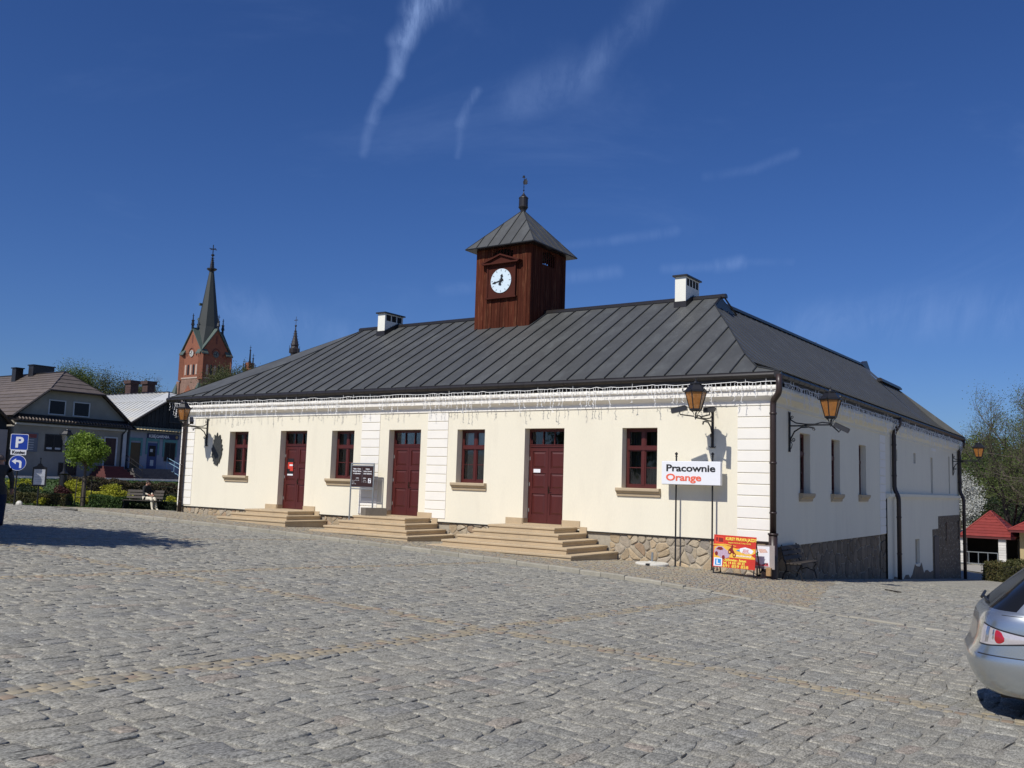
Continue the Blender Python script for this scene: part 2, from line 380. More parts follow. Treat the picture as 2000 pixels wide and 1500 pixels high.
XX, YY = np.meshgrid(gx_, gy_, indexing='ij'); ZZ = ground_h(XX, YY)-.006
hill = ss((YY-62)/80.)*9*ss((XX+120)/60)+ss((-XX-90)/80.)*8
ZZ = ZZ+hill
nx_, ny_ = XX.shape; idx = np.arange(nx_*ny_).reshape(nx_, ny_)
F = np.stack([idx[:-1, :-1], idx[1:, :-1], idx[1:, 1:], idx[:-1, 1:]], -1).reshape(-1, 4)
ground = struct(mesh_np('ground', np.stack([XX, YY, ZZ], -1).reshape(-1, 3), F, MT['joint'], smooth=True))
WL['ground'] = (0, 0, 0)

def in_view(x, y, margin=2.5, dmax=48):
    dx = x-CAM[0]; dy = y-CAM[1]
    f = np.array([FW.x, FW.y]); f = f/np.linalg.norm(f); r = np.array([f[1], -f[0]])
    d = dx*f[0]+dy*f[1]; l = dx*r[0]+dy*r[1]
    return (d > 3.4) & (d < dmax) & (np.abs(l) < d*.60+margin)
# irregular setts laid in courses; courses run north-south between the inlaid strips of small tan setts
SX = [-12.1-6.7, -12.1, -5.4, 1.3, 8.0]; SY = -14.4; SW = .17
rng_ = np.random.RandomState(3)
cells = []            # x0a,x0b,x1a,x1b per corner
def wob(x, y, s=1.0): return .035*np.sin(1.3*x+.9*y)+.028*np.sin(2.9*y-1.7*x+1.0)+.02*np.sin(5.1*y+2.2*x)
xs = []; edges = [-44.0]+[v for s in SX for v in (s-SW, s+SW)]+[19.0]
for k in range(0, len(edges)-1, 2):
    a, b = edges[k], edges[k+1]; n = max(1, int(round((b-a)/.20))); w = rng_.uniform(.65, 1.4, n); w = w/w.sum()*(b-a)
    c = a+np.concatenate([[0], np.cumsum(w)]); xs += [(c[i], c[i+1], i == 0, i == n-1) for i in range(n)]
P0 = []
for (xa, xb, fa, fb) in xs:
    for (ya, yb) in ((-24.5, SY-SW), (SY+SW, 13.0)):
        n = int((yb-ya)/.25); l = rng_.uniform(.5, 1.6, n); l = l/l.sum()*(yb-ya); c = ya+np.concatenate([[0], np.cumsum(l)])
        xm = (xa+xb)/2; ok = in_view(np.full(n, xm), c[:-1]); 
        for i in np.nonzero(ok)[0]: P0.append((xa, xb, c[i], c[i+1], fa, fb))
P0 = np.array(P0)
mx = (P0[:, 0]+P0[:, 1])/2; my = (P0[:, 2]+P0[:, 3])/2
ky = kerb_y(mx)
keep = ~((my > ky-.12) & (mx < 3.0+ (my+6.7)*-.22) & (mx > -27)) & ~((np.abs(my-ky) < .14) & (mx >= 2.5)) & ~((mx < .12) & (my > -.1) & (mx > -25.3)) & ~((mx < -25.9) & (my > np.interp(mx, [-43, -37, -31.8, -29, -27.6, -26.3, -25.9], [-9, -7, -3.9, -2.0, -1.05, -.35, .6])))
P0 = P0[keep]
def make_setts(P0, near):
    n = len(P0); xa, xb, ya, yb = P0[:, 0], P0[:, 1], P0[:, 2], P0[:, 3]
    g = .0075
    cor = np.empty((n, 4, 2)); 
    for i, (sx, sy) in enumerate(((0, 0), (1, 0), (1, 1), (0, 1))):
        x = xb if sx else xa; y = yb if sy else ya
        inner = np.where(sx == 1, 1-P0[:, 5], 1-P0[:, 4])
        X_ = x+wob(x, y)*inner+(-g if sx else g); Y_ = y+(-g if sy else g)+.5*wob(y*.7, x)*0
        X_ = X_+rng_.uniform(-.017, .017, n)*inner; Y_ = Y_+rng_.uniform(-.030, .030, n)
        cor[:, i, 0] = X_; cor[:, i, 1] = Y_
    # 12-point outline with clipped corners
    o = []
    for i in range(4):
        a = cor[:, i]; b = cor[:, (i+1) % 4]
        for t in (.13, .5, .87): o.append(a+(b-a)*t+rng_.uniform(-.009, .009, (n, 2)))
    O = np.stack(o, 1); c = O.mean(1, keepdims=True)
    zt = ground_h(c[:, 0, 0], c[:, 0, 1])+rng_.uniform(-.004, .006, n)
    tx = rng_.uniform(-.04, .04, n); ty = rng_.uniform(-.04, .04, n)
    def ring(s, dz):
        q = c+(O-c)*s; z = ground_h(q[..., 0], q[..., 1]); z = z+(zt-ground_h(c[:, 0, 0], c[:, 0, 1]))[:, None]+tx[:, None]*(q[..., 0]-c[..., 0])+ty[:, None]*(q[..., 1]-c[..., 1])+dz
        return np.concatenate([q, z[..., None]], -1)
    rs = [ring(1.01, -.035), ring(.985, -.0045), ring(.90, .0015)]
    rs.append(ring(.5, .003)+np.concatenate([np.zeros((n, 12, 2)), rng_.uniform(-.003, .003, (n, 12, 1))], -1))
    cen = np.concatenate([c[:, 0], (zt+.004)[:, None]], -1)[:, None]
    V = np.concatenate(rs+[cen], 1)             # n, 49, 3
    f = []
    for r in range(3):
        for i in range(12): f.append((r*12+i, r*12+(i+1) % 12, (r+1)*12+(i+1) % 12, (r+1)*12+i))
    for i in range(0, 12, 2): f.append((36+i, 36+i+1, 36+(i+2) % 12, 48))
    return V, np.array(f)
d2 = (( (P0[:, 0]+P0[:, 1])/2-CAM[0])**2+((P0[:, 2]+P0[:, 3])/2-CAM[1])**2)
mxx = (P0[:, 0]+P0[:, 1])/2-CAM[0]; myy = (P0[:, 2]+P0[:, 3])/2-CAM[1]
dep = mxx*FW.x+myy*FW.y; lat = mxx*FW.y-myy*FW.x
score = d2+np.where(np.abs(lat) > dep*.575, 1e6, 0)+np.where(dep < 5.35, 1e6, 0)
order = np.argsort(score); P0 = P0[order]
V, f = make_setts(P0, True)
nn = 290
for k in range(nn):
    me = bpy.data.meshes.new('cobblestone'); c = V[k, 48]
    me.from_pydata((V[k]-c).tolist(), [], f.tolist()); me.materials.append(MT['sett1']); me.polygons.foreach_set('use_smooth', [True]*len(f))
    piece('cobblestone', me, ground, tuple(c))
Vr = V[nn:]; n = len(Vr)
Fr = (f[None]+(np.arange(n)*49)[:, None, None]).reshape(-1, 4)
so_ = mesh_np('cobblestones', Vr.reshape(-1, 3), Fr, MT['sett'], ground, tone=np.repeat(rng_.uniform(0, 1, n), len(f)), smooth=True); so_['kind'] = 'stuff'
print('setts', n)
# open joints between courses: flush dark strips paint the shade in the gaps
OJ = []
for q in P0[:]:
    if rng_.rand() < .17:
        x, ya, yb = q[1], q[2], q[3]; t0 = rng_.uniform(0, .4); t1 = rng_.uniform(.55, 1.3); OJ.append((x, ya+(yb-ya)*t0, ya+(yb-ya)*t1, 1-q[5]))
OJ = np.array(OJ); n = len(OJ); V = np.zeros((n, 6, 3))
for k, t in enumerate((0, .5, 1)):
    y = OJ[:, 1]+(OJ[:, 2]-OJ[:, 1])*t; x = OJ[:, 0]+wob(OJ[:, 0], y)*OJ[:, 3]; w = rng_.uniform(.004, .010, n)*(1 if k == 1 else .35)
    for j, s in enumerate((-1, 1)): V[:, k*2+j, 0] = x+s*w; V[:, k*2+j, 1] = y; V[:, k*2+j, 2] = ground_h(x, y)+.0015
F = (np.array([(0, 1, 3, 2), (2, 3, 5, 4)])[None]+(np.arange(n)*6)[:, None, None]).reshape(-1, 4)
o = mesh_np('joint_shade_strips', V.reshape(-1, 3), F, mat('painted_joint_shade', (.035, .032, .026), 1.0), ground); o['kind'] = 'stuff'
# small tan setts: the inlaid strips and the pavement along the hall
def small_setts(name, C, sx, sy, zoff, m, jit=.2, rot=None):
    n = len(C); g = .006; hx = sx/2-g; hy = sy/2-g
    base = np.array([(-1, -1), (1, -1), (1, 1), (-1, 1)], float)
    q = C[:, None, :]+base[None]*np.stack([hx, hy], -1)[:, None, :]+rng_.uniform(-.008, .008, (n, 4, 2))
    zc = ground_h(C[:, 0], C[:, 1])+zoff+rng_.uniform(-.004, .006, n)
    def ring(s, dz): 
        p = C[:, None]+(q-C[:, None])*s; return np.concatenate([p, np.broadcast_to((zc+dz)[:, None, None], (n, 4, 1))], -1)
    V = np.concatenate([ring(1.0, -.03), ring(.97, -.004), ring(.78, .002)], 1)
    f = [(r*4+i, r*4+(i+1) % 4, r*4+4+(i+1) % 4, r*4+4+i) for r in range(2) for i in range(4)]+[(8, 9, 10, 11)]
    F = (np.array(f)[None]+(np.arange(n)*12)[:, None, None]).reshape(-1, 4)
    o = mesh_np(name, V.reshape(-1, 3), F, m, ground, tone=np.repeat(rng_.uniform(0, 1, n), 9)); o['kind'] = 'stuff'
    return o
C = []; S_ = []
for x in SX:
    for r in range(3):
        y = -24.0
        top = 3.0 if x < -12 else float(kerb_y(x))-.15
        while y < top:
            l = rng_.uniform(.09, .14); C.append((x+(r-1)*.112, y+l/2)); S_.append((.112, l)); y += l
for r in range(3):
    x = -30.0
    while x < 14:
        l = rng_.uniform(.09, .14)
        if all(abs(x+l/2-s) > SW+.03 for s in SX): C.append((x+l/2, SY+(r-1)*.112)); S_.append((l, .112))
        x += l
C = np.array(C); S_ = np.array(S_); k = in_view(C[:, 0], C[:, 1], 1.5, 60); C = C[k]; S_ = S_[k]
small_setts('inlaid_setts', C, S_[:, 0], S_[:, 1], 0.0, MT['tan'])
C = []; S_ = []
y = -.06
row = 0
while y > -8.0:
    wy = rng_.uniform(.085, .115); y -= wy; x = -26.5; row += 1
    while x < 4.5:
        l = rng_.uniform(.08, .14); C.append((x+l/2+.02*math.sin(y*3), y+wy/2+.03*math.sin(x*1.1)+.02*math.sin(x*3.1))); S_.append((l, wy)); x += l
for yy in np.arange(0, 2.6, .1):           # patch round the corner by the bench
    for xx in np.arange(.2, 2.0, .11): C.append((xx, yy)); S_.append((.11, .1))
C = np.array(C); S_ = np.array(S_)
k = (C[:, 1] > kerb_y(C[:, 0])+.17) & (C[:, 0] < 3.0-.22*(C[:, 1]+6.7)) & in_view(C[:, 0], C[:, 1], 2, 60)
for (a, b, d) in ((-9.3, -4.5, 2.6), (-14.7, -10.5, 2.3), (-19.8, -16.3, 1.9)): k &= ~((C[:, 0] > a) & (C[:, 0] < b) & (C[:, 1] > -d))
C = C[k]; S_ = S_[k]
small_setts('pavement_setts', C, S_[:, 0], S_[:, 1], raise_at(C[:, 0]), MT['tan'])
# pavement bed
xs2 = np.linspace(-26.5, 4.4, 120); V = []; 
for x in xs2:
    k0 = float(kerb_y(x))
    for t in np.linspace(0, 1, 8):
        y = k0+(2.6-k0)*t if x > .2 else k0+(.3-k0)*t
        V.append((x, y, gh(x, y)+float(raise_at(x))-.005-(.03 if x > 3.1-.22*(y+6.7) else 0)))
F = [(i*8+j, (i+1)*8+j, (i+1)*8+j+1, i*8+j+1) for i in range(119) for j in range(7)]
struct(mesh_np('pavement', np.array(V), np.array(F), MT['joint'], None, smooth=True))
# kerb stones
kroot = thing('kerb', 'pale granite kerb of long stones edging the tan pavement before the hall', 'kerb', (-5, -4.6, gh(-5, -4.6)))
x = -24.4; krnd = random.Random(5)
while x < 11:
    l = krnd.uniform(.55, 1.15) if x < 4 else krnd.uniform(.3, .5)
    xa, xb = x+.006, x+l-.006; mb = MB(); rr = float(raise_at((xa+xb)/2)); top = (.02 if x < 4 else .012)+rr+krnd.uniform(-.007, .007)
    ya, yb = float(kerb_y(xa)), float(kerb_y(xb)); w = .085; t = .012
    q = []
    for z, i in ((-.06, 0), (top-.018, 0), (top, .016)):
        for (xx, yy, sx, sy) in ((xa, ya, 1, -1), (xb, yb, -1, -1), (xb, yb, -1, 1), (xa, ya, 1, 1)):
            q.append((xx+sx*i*.6, yy+sy*(w-i), gh(xx, yy)+z+krnd.uniform(-.003, .003)))
    mb.add(q, [(3, 2, 1, 0), (8, 9, 10, 11)]+[(r*4+i, r*4+(i+1) % 4, r*4+4+(i+1) % 4, r*4+4+i) for r in range(2) for i in range(4)])
    mb.build('kerb_stone', MT['kerb'], kroot); x += l
# ================================================================== TOWN HALL
hall = thing('town_hall', 'long cream single-storey hall with dark seamed metal roof and a wooden clock tower', 'building', (-12.5, 0, gh(-12.5, 0)))
RV = .27                                                    # depth of the window reveals
WIN = [-20.797, -15.098, -9.335, -3.264]; WW = 1.119; ZS, ZT = 2.227, 3.988
DOOR = [(-17.51, 1.06), (-12.01, 1.07), (-6.355, 1.07)]; DW = 1.437
def wall_holes(mb, P, a0, a1, z0, z1, holes, depth, mi=0, rmi=0):
    A = sorted({a0, a1}|{h[0] for h in holes}|{h[1] for h in holes}); Z = sorted({z0, z1}|{h[2] for h in holes}|{h[3] for h in holes})
    for i in range(len(A)-1):
        for j in range(len(Z)-1):
            ca, cz = (A[i]+A[i+1])/2, (Z[j]+Z[j+1])/2
            if any(h[0] < ca < h[1] and h[2] < cz < h[3] for h in holes): continue
            mb.add([P(A[i], 0, Z[j]), P(A[i+1], 0, Z[j]), P(A[i+1], 0, Z[j+1]), P(A[i], 0, Z[j+1])], [(0, 1, 2, 3)], mi)
    for (b0, b1, c0_, c1_) in holes:
        for (p, q) in (((b0, c0_), (b0, c1_)), ((b0, c1_), (b1, c1_)), ((b1, c1_), (b1, c0_)), ((b1, c0_), (b0, c0_))):
            mb.add([P(p[0], 0, p[1]), P(q[0], 0, q[1]), P(q[0], depth, q[1]), P(p[0], depth, p[1])], [(0, 1, 2, 3)], rmi)
PF = lambda a, d, z: (a, d, z)
PS = lambda a, d, z: (-d, a, z)
wall = MB()
holes = [(x-WW, x, ZS, ZT) for x in WIN]+[(x-DW, x, z, 4.0) for x, z in DOOR]
wall_holes(wall, PF, -25.0, 0.0, .955, 5.2, holes, RV+.12)
SWIN = [2.557, 5.818, 9.258]; SWW = 1.0
wall_holes(wall, PS, 0.0, 13.2, .80, 5.2, [(y, y+SWW, ZS, ZT) for y in SWIN], RV+.2)
# far part of the side wall: thicker plastered plinth storey below the string course
up = [(18.56, 19.0, 3.66, 4.1), (14.99, 15.37, 3.64, 4.1), (22.42, 22.95, 2.40, 4.06), (27.2, 27.6, 2.40, 4.3)]
wall_holes(wall, PS, 13.2, 30.0, 2.33, 5.2, up, .22)
PS2 = lambda a, d, z: (-d+.06, a, z)
lo = [(15.1, 15.6, -.56, .4), (18.3, 19.25, -.61, .43)]
wall_holes(wall, PS2, 13.2, 22.2, -1.9, 2.2, lo, .3)
wall_holes(wall, PS2, 22.2, 23.7, .76, 2.2, [], .3); wall_holes(wall, PS2, 23.7, 30.0, 1.34, 2.2, [], .3)
wall.add([(.06, 30, -3), (-9, 30, -3), (-9, 30, 5.2), (.06, 30, 5.2)], [(0, 1, 2, 3)])
wall.add([(-25, 0, -.5), (-25, 12, -.5), (-25, 12, 5.2), (-25, 0, 5.2)], [(0, 1, 2, 3)])
hw = wall.build('wall', MT['cream'], hall)
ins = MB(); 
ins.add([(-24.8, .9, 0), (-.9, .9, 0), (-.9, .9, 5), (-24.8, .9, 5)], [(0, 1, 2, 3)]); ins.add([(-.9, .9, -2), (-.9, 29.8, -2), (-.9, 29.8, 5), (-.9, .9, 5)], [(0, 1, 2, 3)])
ins.build('dark_room_backing', MT['dark'], hall)  # near-black backing sheets: their colour stands for the unlit rooms behind the panes
sc_ = MB(); sc_.box(.0, 13.2, 2.2, .16, 30.0, 2.33); sc_.box(.0, 13.2, 2.14, .10, 30.0, 2.2); sc_.build('string_course', MT['cream'], hall)
# ---- cornice swept round the corner
PROF = [(.001, 4.56), (.03, 4.565), (.03, 4.60), (.006, 4.61), (.006, 4.68), (.03, 4.70), (.06, 4.72), (.12, 4.755), (.175, 4.785), (.20, 4.80), (.20, 4.912), (.21, 4.922), (.215, 4.936), (.23, 4.94), (.262, 4.96), (.272, 5.0), (.262, 5.042), (.235, 5.07), (.20, 5.08), (.001, 5.082)]
cor = MB()
cor.sweep(None, [[(-25-0*o, -o, z) for o, z in PROF], [(o, -o, z) for o, z in PROF]])
cor.add([(-25, -o, z) for o, z in PROF], [tuple(range(len(PROF)))])
cor.build('cornice', MT['white'], hall)
cor = MB(); cor.sweep(None, [[(o*.999+.0005, -o*.98, z) for o, z in PROF], [(o, 13.4, z) for o, z in PROF]]); cor.sweep(None, [[(o*.5, 13.4, z) for o, z in PROF], [(o*.5, 30.0, z) for o, z in PROF]])
cor.add([(o, 13.4, z) for o, z in PROF], [tuple(range(len(PROF)))[::-1]]); cor.build('cornice', MT['cream'], hall)
# ---- quoins and pilaster strips: separate plaster blocks with recessed joints
def blocks(P, a0, a1, z0, z1, n, out=.022, skipback=False):
    h = (z1-z0)/n; me = None
    for i in range(n):
        mb = MB(); z = z0+i*h
        V = []
        for d, s in ((0.0, 0), (-out+.006, 0), (-out, .008)):
            for (a, b) in ((a0+s, z+.011+s), (a1-s, z+.011+s), (a1-s, z+h-.011-s), (a0+s, z+h-.011-s)): V.append(P(a, d, b))
        mb.add(V, [(8, 9, 10, 11)]+[(r*4+k, r*4+(k+1) % 4, r*4+4+(k+1) % 4, r*4+4+k) for r in range(2) for k in range(4)])
        mb.build('quoin_block', MT['white'], hall)
blocks(PF, -.894, -.004, .955, 4.55, 12); blocks(PF, -11.711, -10.839, 1.05, 4.55, 12); blocks(PF, -14.74, -13.872, 1.05, 4.55, 12); blocks(PF, -24.99, -24.12, 1.0, 4.55, 12)
blocks(PS, .004, .42, .96, 4.55, 12); blocks(PS, 12.3, 13.19, .81, 4.53, 12)
# ---- windows
def window(P, a0, a1, z0, z1, dep, cur=1, blind=False, name='window', simple=False):
    fr = MB(lambda a, d, z: P(a, d, z)); w = .065; d0, d1 = dep, dep+.07
    fr.box(a0, d0, z0, a0+w, d1, z1); fr.box(a1-w, d0, z0, a1, d1, z1); fr.box(a0+w, d0, z0, a1-w, d1, z0+w+.02); fr.box(a0+w, d0, z1-w, a1-w, d1, z1)
    am = (a0+a1)/2; zt = z0+(z1-z0)*.665
    if not simple:
        fr.box(am-.045, d0-.012, z0+w+.02, am+.045, d1-.004, zt-.05); fr.box(am-.045, d0-.006, zt+.05, am+.045, d1-.004, z1-w)
        fr.box(a0+w, d0-.03, zt-.05, a1-w, d1-.002, zt+.05)
        for (b0, b1) in ((a0+w, am-.045), (am+.045, a1-w)):
            for (q0, q1) in ((z0+w+.02, zt-.05), (zt+.05, z1-w)):
                s = .035
                fr.box(b0, d0+.01, q0, b0+s, d1-.01, q1); fr.box(b1-s, d0+.01, q0, b1, d1-.01, q1); fr.box(b0+s, d0+.01, q0, b1-s, d1-.01, q0+s); fr.box(b0+s, d0+.01, q1-s, b1-s, d1-.01, q1)
            zm = (z0+w+.02+zt-.05)/2; fr.box(b0+.035, d0+.016, zm-.013, b1-.035, d1-.016, zm+.013)
    fo = fr.build(name, MT['maroon'], hall)
    def pane(b0, b1, q0, q1):
        p = MB(lambda a, d, z: P(a, d, z)); p.box(b0, dep+.032, q0, b1, dep+.036, q1); p.build('pane', MT['glass'], fo)
    if simple: pane(a0+w, a1-w, z0+w+.02, z1-w)
    else:
        zm = (z0+w+.02+zt-.05)/2
        for (b0, b1) in ((a0+w+.035, am-.08), (am+.08, a1-w-.035)):
            pane(b0, b1, z0+w+.055, zm-.013); pane(b0, b1, zm+.013, zt-.085); pane(b0, b1, zt+.085, z1-w-.035)
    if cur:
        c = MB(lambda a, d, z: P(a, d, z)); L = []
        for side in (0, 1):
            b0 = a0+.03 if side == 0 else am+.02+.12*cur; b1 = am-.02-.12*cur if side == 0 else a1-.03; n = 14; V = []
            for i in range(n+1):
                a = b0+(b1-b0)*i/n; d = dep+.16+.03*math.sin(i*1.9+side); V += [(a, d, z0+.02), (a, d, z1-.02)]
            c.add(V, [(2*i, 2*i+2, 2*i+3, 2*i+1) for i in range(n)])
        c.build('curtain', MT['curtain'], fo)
    if blind:
        b = MB(lambda a, d, z: P(a, d, z)); b.box(a0+.05, dep+.09, zt+.06, a1-.05, dep+.095, z1-.05); b.build('blind', MT['blind'], fo)
    return fo
def sill(P, a0, a1, z, out=.12, m='sill'):
    s = MB(); prof = [(.26, 0), (.0, 0), (0, -.24), (-.045, -.235), (-.055, -.165), (-.075, -.14), (-.11, -.12), (-out-.015, -.085), (-out-.03, -.08), (-out-.03, -.015), (-out-.02, 0)]
    pts0 = [P(a0, d, z+h+.03) for d, h in prof[1:]]; n = len(pts0)
    pts1 = [P(a1, d, z+h+.03) for d, h in prof[1:]]
    s.add(pts0+pts1, [tuple(range(n))[::-1], tuple(range(n, 2*n))]+[(i, (i+1) % n, n+(i+1) % n, n+i) for i in range(n)])
    s.tf = P; s.box(a0+.125, -.001, z, a1-.125, RV, z+.028); s.tf = None
    s.build('window_sill', MT[m], hall)
for i, x in enumerate(WIN):
    window(PF, x-WW+.004, x-.004, ZS+.03, ZT-.004, RV, cur=(1, 1, 0, 1)[i], blind=(i == 2)); sill(PF, x-WW-.13, x+.13, ZS)
for y in SWIN:
    window(PS, y+.004, y+SWW-.004, ZS+.03, ZT-.004, .19, cur=1); sill(PS, y-.1, y+SWW+.1, ZS, .1)
for (b0, b1, q0, q1) in up[:3]: window(PS, b0+.003, b1-.003, q0+.003, q1-.003, .14, cur=0, simple=True)
for (b0, b1, q0, q1) in lo: window(PS2, b0+.003, b1-.003, q0+.003, q1-.003, .2, cur=0, simple=True)
# ---- doors
hinge = mat('pale_metal_hinge', (.5, .48, .46), .35, metal=.6)
brass = mat('dark_bronze_handle', (.05, .035, .02), .35, metal=.8)
for k, (x, z) in enumerate(DOOR):
    a0, a1 = x-DW+.004, x-.004; zt = 3.43; am = (a0+a1)/2; d = RV
    fr = MB(); fr.box(a0, d, z, a0+.05, d+.09, 3.99); fr.box(a1-.05, d, z, a1, d+.09, 3.99); fr.box(a0+.05, d, 3.91, a1-.05, d+.09, 3.99); fr.box(a0+.05, d-.02, zt, a1-.05, d+.08, zt+.075); fr.box(a0+.05, d-.035, zt+.055, a1-.05, d-.02, zt+.085)
    for q in range(4):
        c = a0+.09+(a1-a0-.18)*q/3; fr.box(c-.018, d+.005, zt+.075, c+.018, d+.05, zt+.22)
        if 0 < q < 3: fr.box(c-.012, d+.012, zt+.22, c+.012, d+.046, 3.91)
    df = fr.build('door_frame', MT['maroon'], hall)
    p = MB(); p.box(a0+.05, d+.055, zt+.075, a1-.05, d+.06, 3.91); p.build('transom_pane', MT['glass'], df)
    for s in (0, 1):
        b0, b1 = (a0+.052, am-.004) if s == 0 else (am+.004, a1-.052)
        lf = MB(); lf.box(b0, d+.03, z+.012, b1, d+.07, zt-.003); w = .085
        rows = [z+.02, z+.30, z+.34+.55, z+.34+.72, z+.34+1.27, z+.34+1.42, zt-.12, zt-.005]
        rows = [z+.012, z+.27, z+.92, z+1.07, z+1.55, z+1.70, zt-.13, zt-.003]
        lf.box(b0, d+.006, z+.012, b0+w, d+.03, zt-.003); lf.box(b1-w, d+.006, z+.012, b1, d+.03, zt-.003)
        for q in range(0, 8, 2): lf.box(b0+w, d+.006, rows[q], b1-w, d+.03, rows[q+1])
        for q in range(1, 6, 2):       # raised field with bevel
            q0, q1 = rows[q]+.03, rows[q+1]-.03; c0_, c1_ = b0+w+.03, b1-w-.03
            lf.add([(c0_, d+.03, q0), (c1_, d+.03, q0), (c1_, d+.03, q1), (c0_, d+.03, q1), (c0_+.045, d+.012, q0+.045), (c1_-.045, d+.012, q0+.045), (c1_-.045, d+.012, q1-.045), (c0_+.045, d+.012, q1-.045)],
                   [(4, 5, 6, 7), (0, 1, 5, 4), (1, 2, 6, 5), (2, 3, 7, 6), (3, 0, 4, 7)])
        le = lf.build('door', MT['maroon'], hall)
        if s == 1:
            h = MB(); h.box(b0+.02, d-.006, z+.93, b0+.055, d+.006, z+1.15); h.tube([(b0+.037, d-.01, z+1.04), (b0+.037, d-.06, z+1.04), (b0+.14, d-.065, z+1.035)], .011, 6); h.build('handle', brass, le)
        else:
            for q in (.35, 1.15, 1.95):
                h = MB(); h.tube([(b0-.012, d+.0, z+q), (b0-.012, d+.0, z+q+.11)], .013, 6); h.build('hinge', hinge, le)
            if k == 0:
                c = b0+.28; pz = z+1.62
                h = MB(); h.box(c-.16, d-.003, pz-.28, c+.16, d+.0055, pz+.28, 0); h.box(c-.14, d-.005, pz-.11, c+.13, d-.0035, pz+.14, 1); h.box(c-.02, d-.007, pz-.19, c+.15, d-.0055, pz-.05, 1); h.box(c-.05, d-.009, pz+.0, c+.13, d-.0075, pz+.06, 2)
                po = h.build('poster', [MT['black'], mat('poster_red', (.6, .05, .03), .5, var=.2, vs=20), MT['whitep']], le)
                h = MB(); h.box(c-.15, d-.004, pz-.36, c+.15, d+.005, pz-.30); h.build('paper_strip', MT['whitep'], le)
            if k == 2:
                h = MB(); h.box(b0+.13, d-.003, z+1.57, b0+.38, d+.0055, z+1.68); h.build('door_sign', MT['whitep'], le)
# ---- sandstone upstands beside the doors
for k, (x, z) in enumerate(DOOR):
    s = MB(); s.box(x-DW-.62, -.03, z-.05, x-DW-.002, .12, z+.16); s.box(x-DW+.001, .0, z-.05, x-DW+.02, RV, z+.155)
    s.build('sandstone_skirting', MT['sand'], hall)
    s = MB(); s.box(x+.002, -.03, z-.05, x+.62, .12, z+.16); s.box(x+.62, -.028, z-.2, x+.86, .12, z-.01); s.box(x-.02, .0, z-.05, x-.001, RV, z+.155)
    s.build('sandstone_skirting', MT['sand'], hall)
    s = MB(); s.box(x-DW+.02, -.02, z-.15, x-.02, RV+.1, z+.006); s.build('threshold', MT['sand'], hall)
# ---- rubble plinth
pl = MB(); pl.box(-24.97, .055, -.6, -.03, .4, .953); pl.box(-.4, .055, -3.2, -.055, 30, .81); pl.box(-.4, 22.2, .78, -.02, 30, .79)
pl.build('plinth_wall', MT['mortar'], hall)
fl = MB(); fl.box(-24.99, -.012, .925, -.01, .05, .953); fl.build('plinth_flashing', MT['trim'], hall)
rnd = random.Random(11); cnt = 0; far = MB()
for (a, b) in ((-24.95, -19.6), (-16.4, -14.6), (-10.7, -9.1), (-4.75, -.05)):
    zb = gh(b, 0)-.05 if a > -6 else gh(b, 0)
    for poly in voronoi(a, b, zb, .925, .25, 1.25, 1.15, int(-a), .018):
        st = stone_mb(poly, lambda p, d, q: (p, .055+d, q), rnd.uniform(.015, .045), rnd); o = st.build('stone', MT['rubble'], hall); cnt += 1
for (a, b, z0, z1, off) in ((.15, 12.3, -1.1, .785, 0), (22.25, 23.7, -2.0, .75, .10), (23.72, 29.95, -2.1, 1.33, .10), (12.35, 13.2, -1.3, .80, .03)):
    for poly in voronoi(a, b, z0, z1, .36 if a < 20 else .34, 1.35, .8, int(a)+3, .018):
        lim = gh(.1, sum(p[0] for p in poly)/len(poly))
        if max(p[1] for p in poly) < lim: continue
        st = stone_mb(poly, lambda p, d, q, off=off: (off-.05-d, p, q), rnd.uniform(.012, .028), rnd); 
        if a > 20: far.add(st.v, st.f)
        else: st.build('stone', MT['greyst'], hall); cnt += 1
fo_ = far.build('rough_stonework', MT['greyst'], hall); fo_['kind'] = 'stuff'
print('stones', cnt)
ft = MB(); ft.box(-.3, 22.2, -3, .055, 30, 1.335)
ft.build('rough_render', MT['mortar'], hall)
rg = MB()          # ragged mortar foot where the plaster has come away
rr = random.Random(4); pts = [(13.25, -1.9)]; y = 13.25
while y < 22.1: pts.append((y, -1.02-.02*(y-13)+rr.uniform(-.12, .22)+( .35 if 18 < y < 19.6 else 0))); y += rr.uniform(.25, .6)
pts += [(22.15, -1.1), (22.15, -2.4), (13.25, -2.4)]
rg.ext([(.062, a, b) for a, b in pts], (.012, 0, 0)); rg.build('bare_mortar_foot', MT['greyst'], hall)
anc = MB()
for y in (25.6, 29.2):
    anc.box(.11, y-.03, .1, .135, y+.03, 1.05); anc.box(.112, y-.12, .92, .13, y+.12, 1.0); anc.box(.112, y-.12, .12, .13, y+.12, .2)
anc.build('iron_wall_anchor', MT['iron'], hall)
dd = MB(); dd.box(.065, 22.45, -1.9, .115, 23.5, .42); dd.build('side_door', mat('grey_brown_side_door', (.12, .10, .085), .8), hall)
vb = MB(); vb.box(.0, 22.6, 4.38, .02, 23.7, 4.52); vb.build('vent_cover', MT['white'], hall)
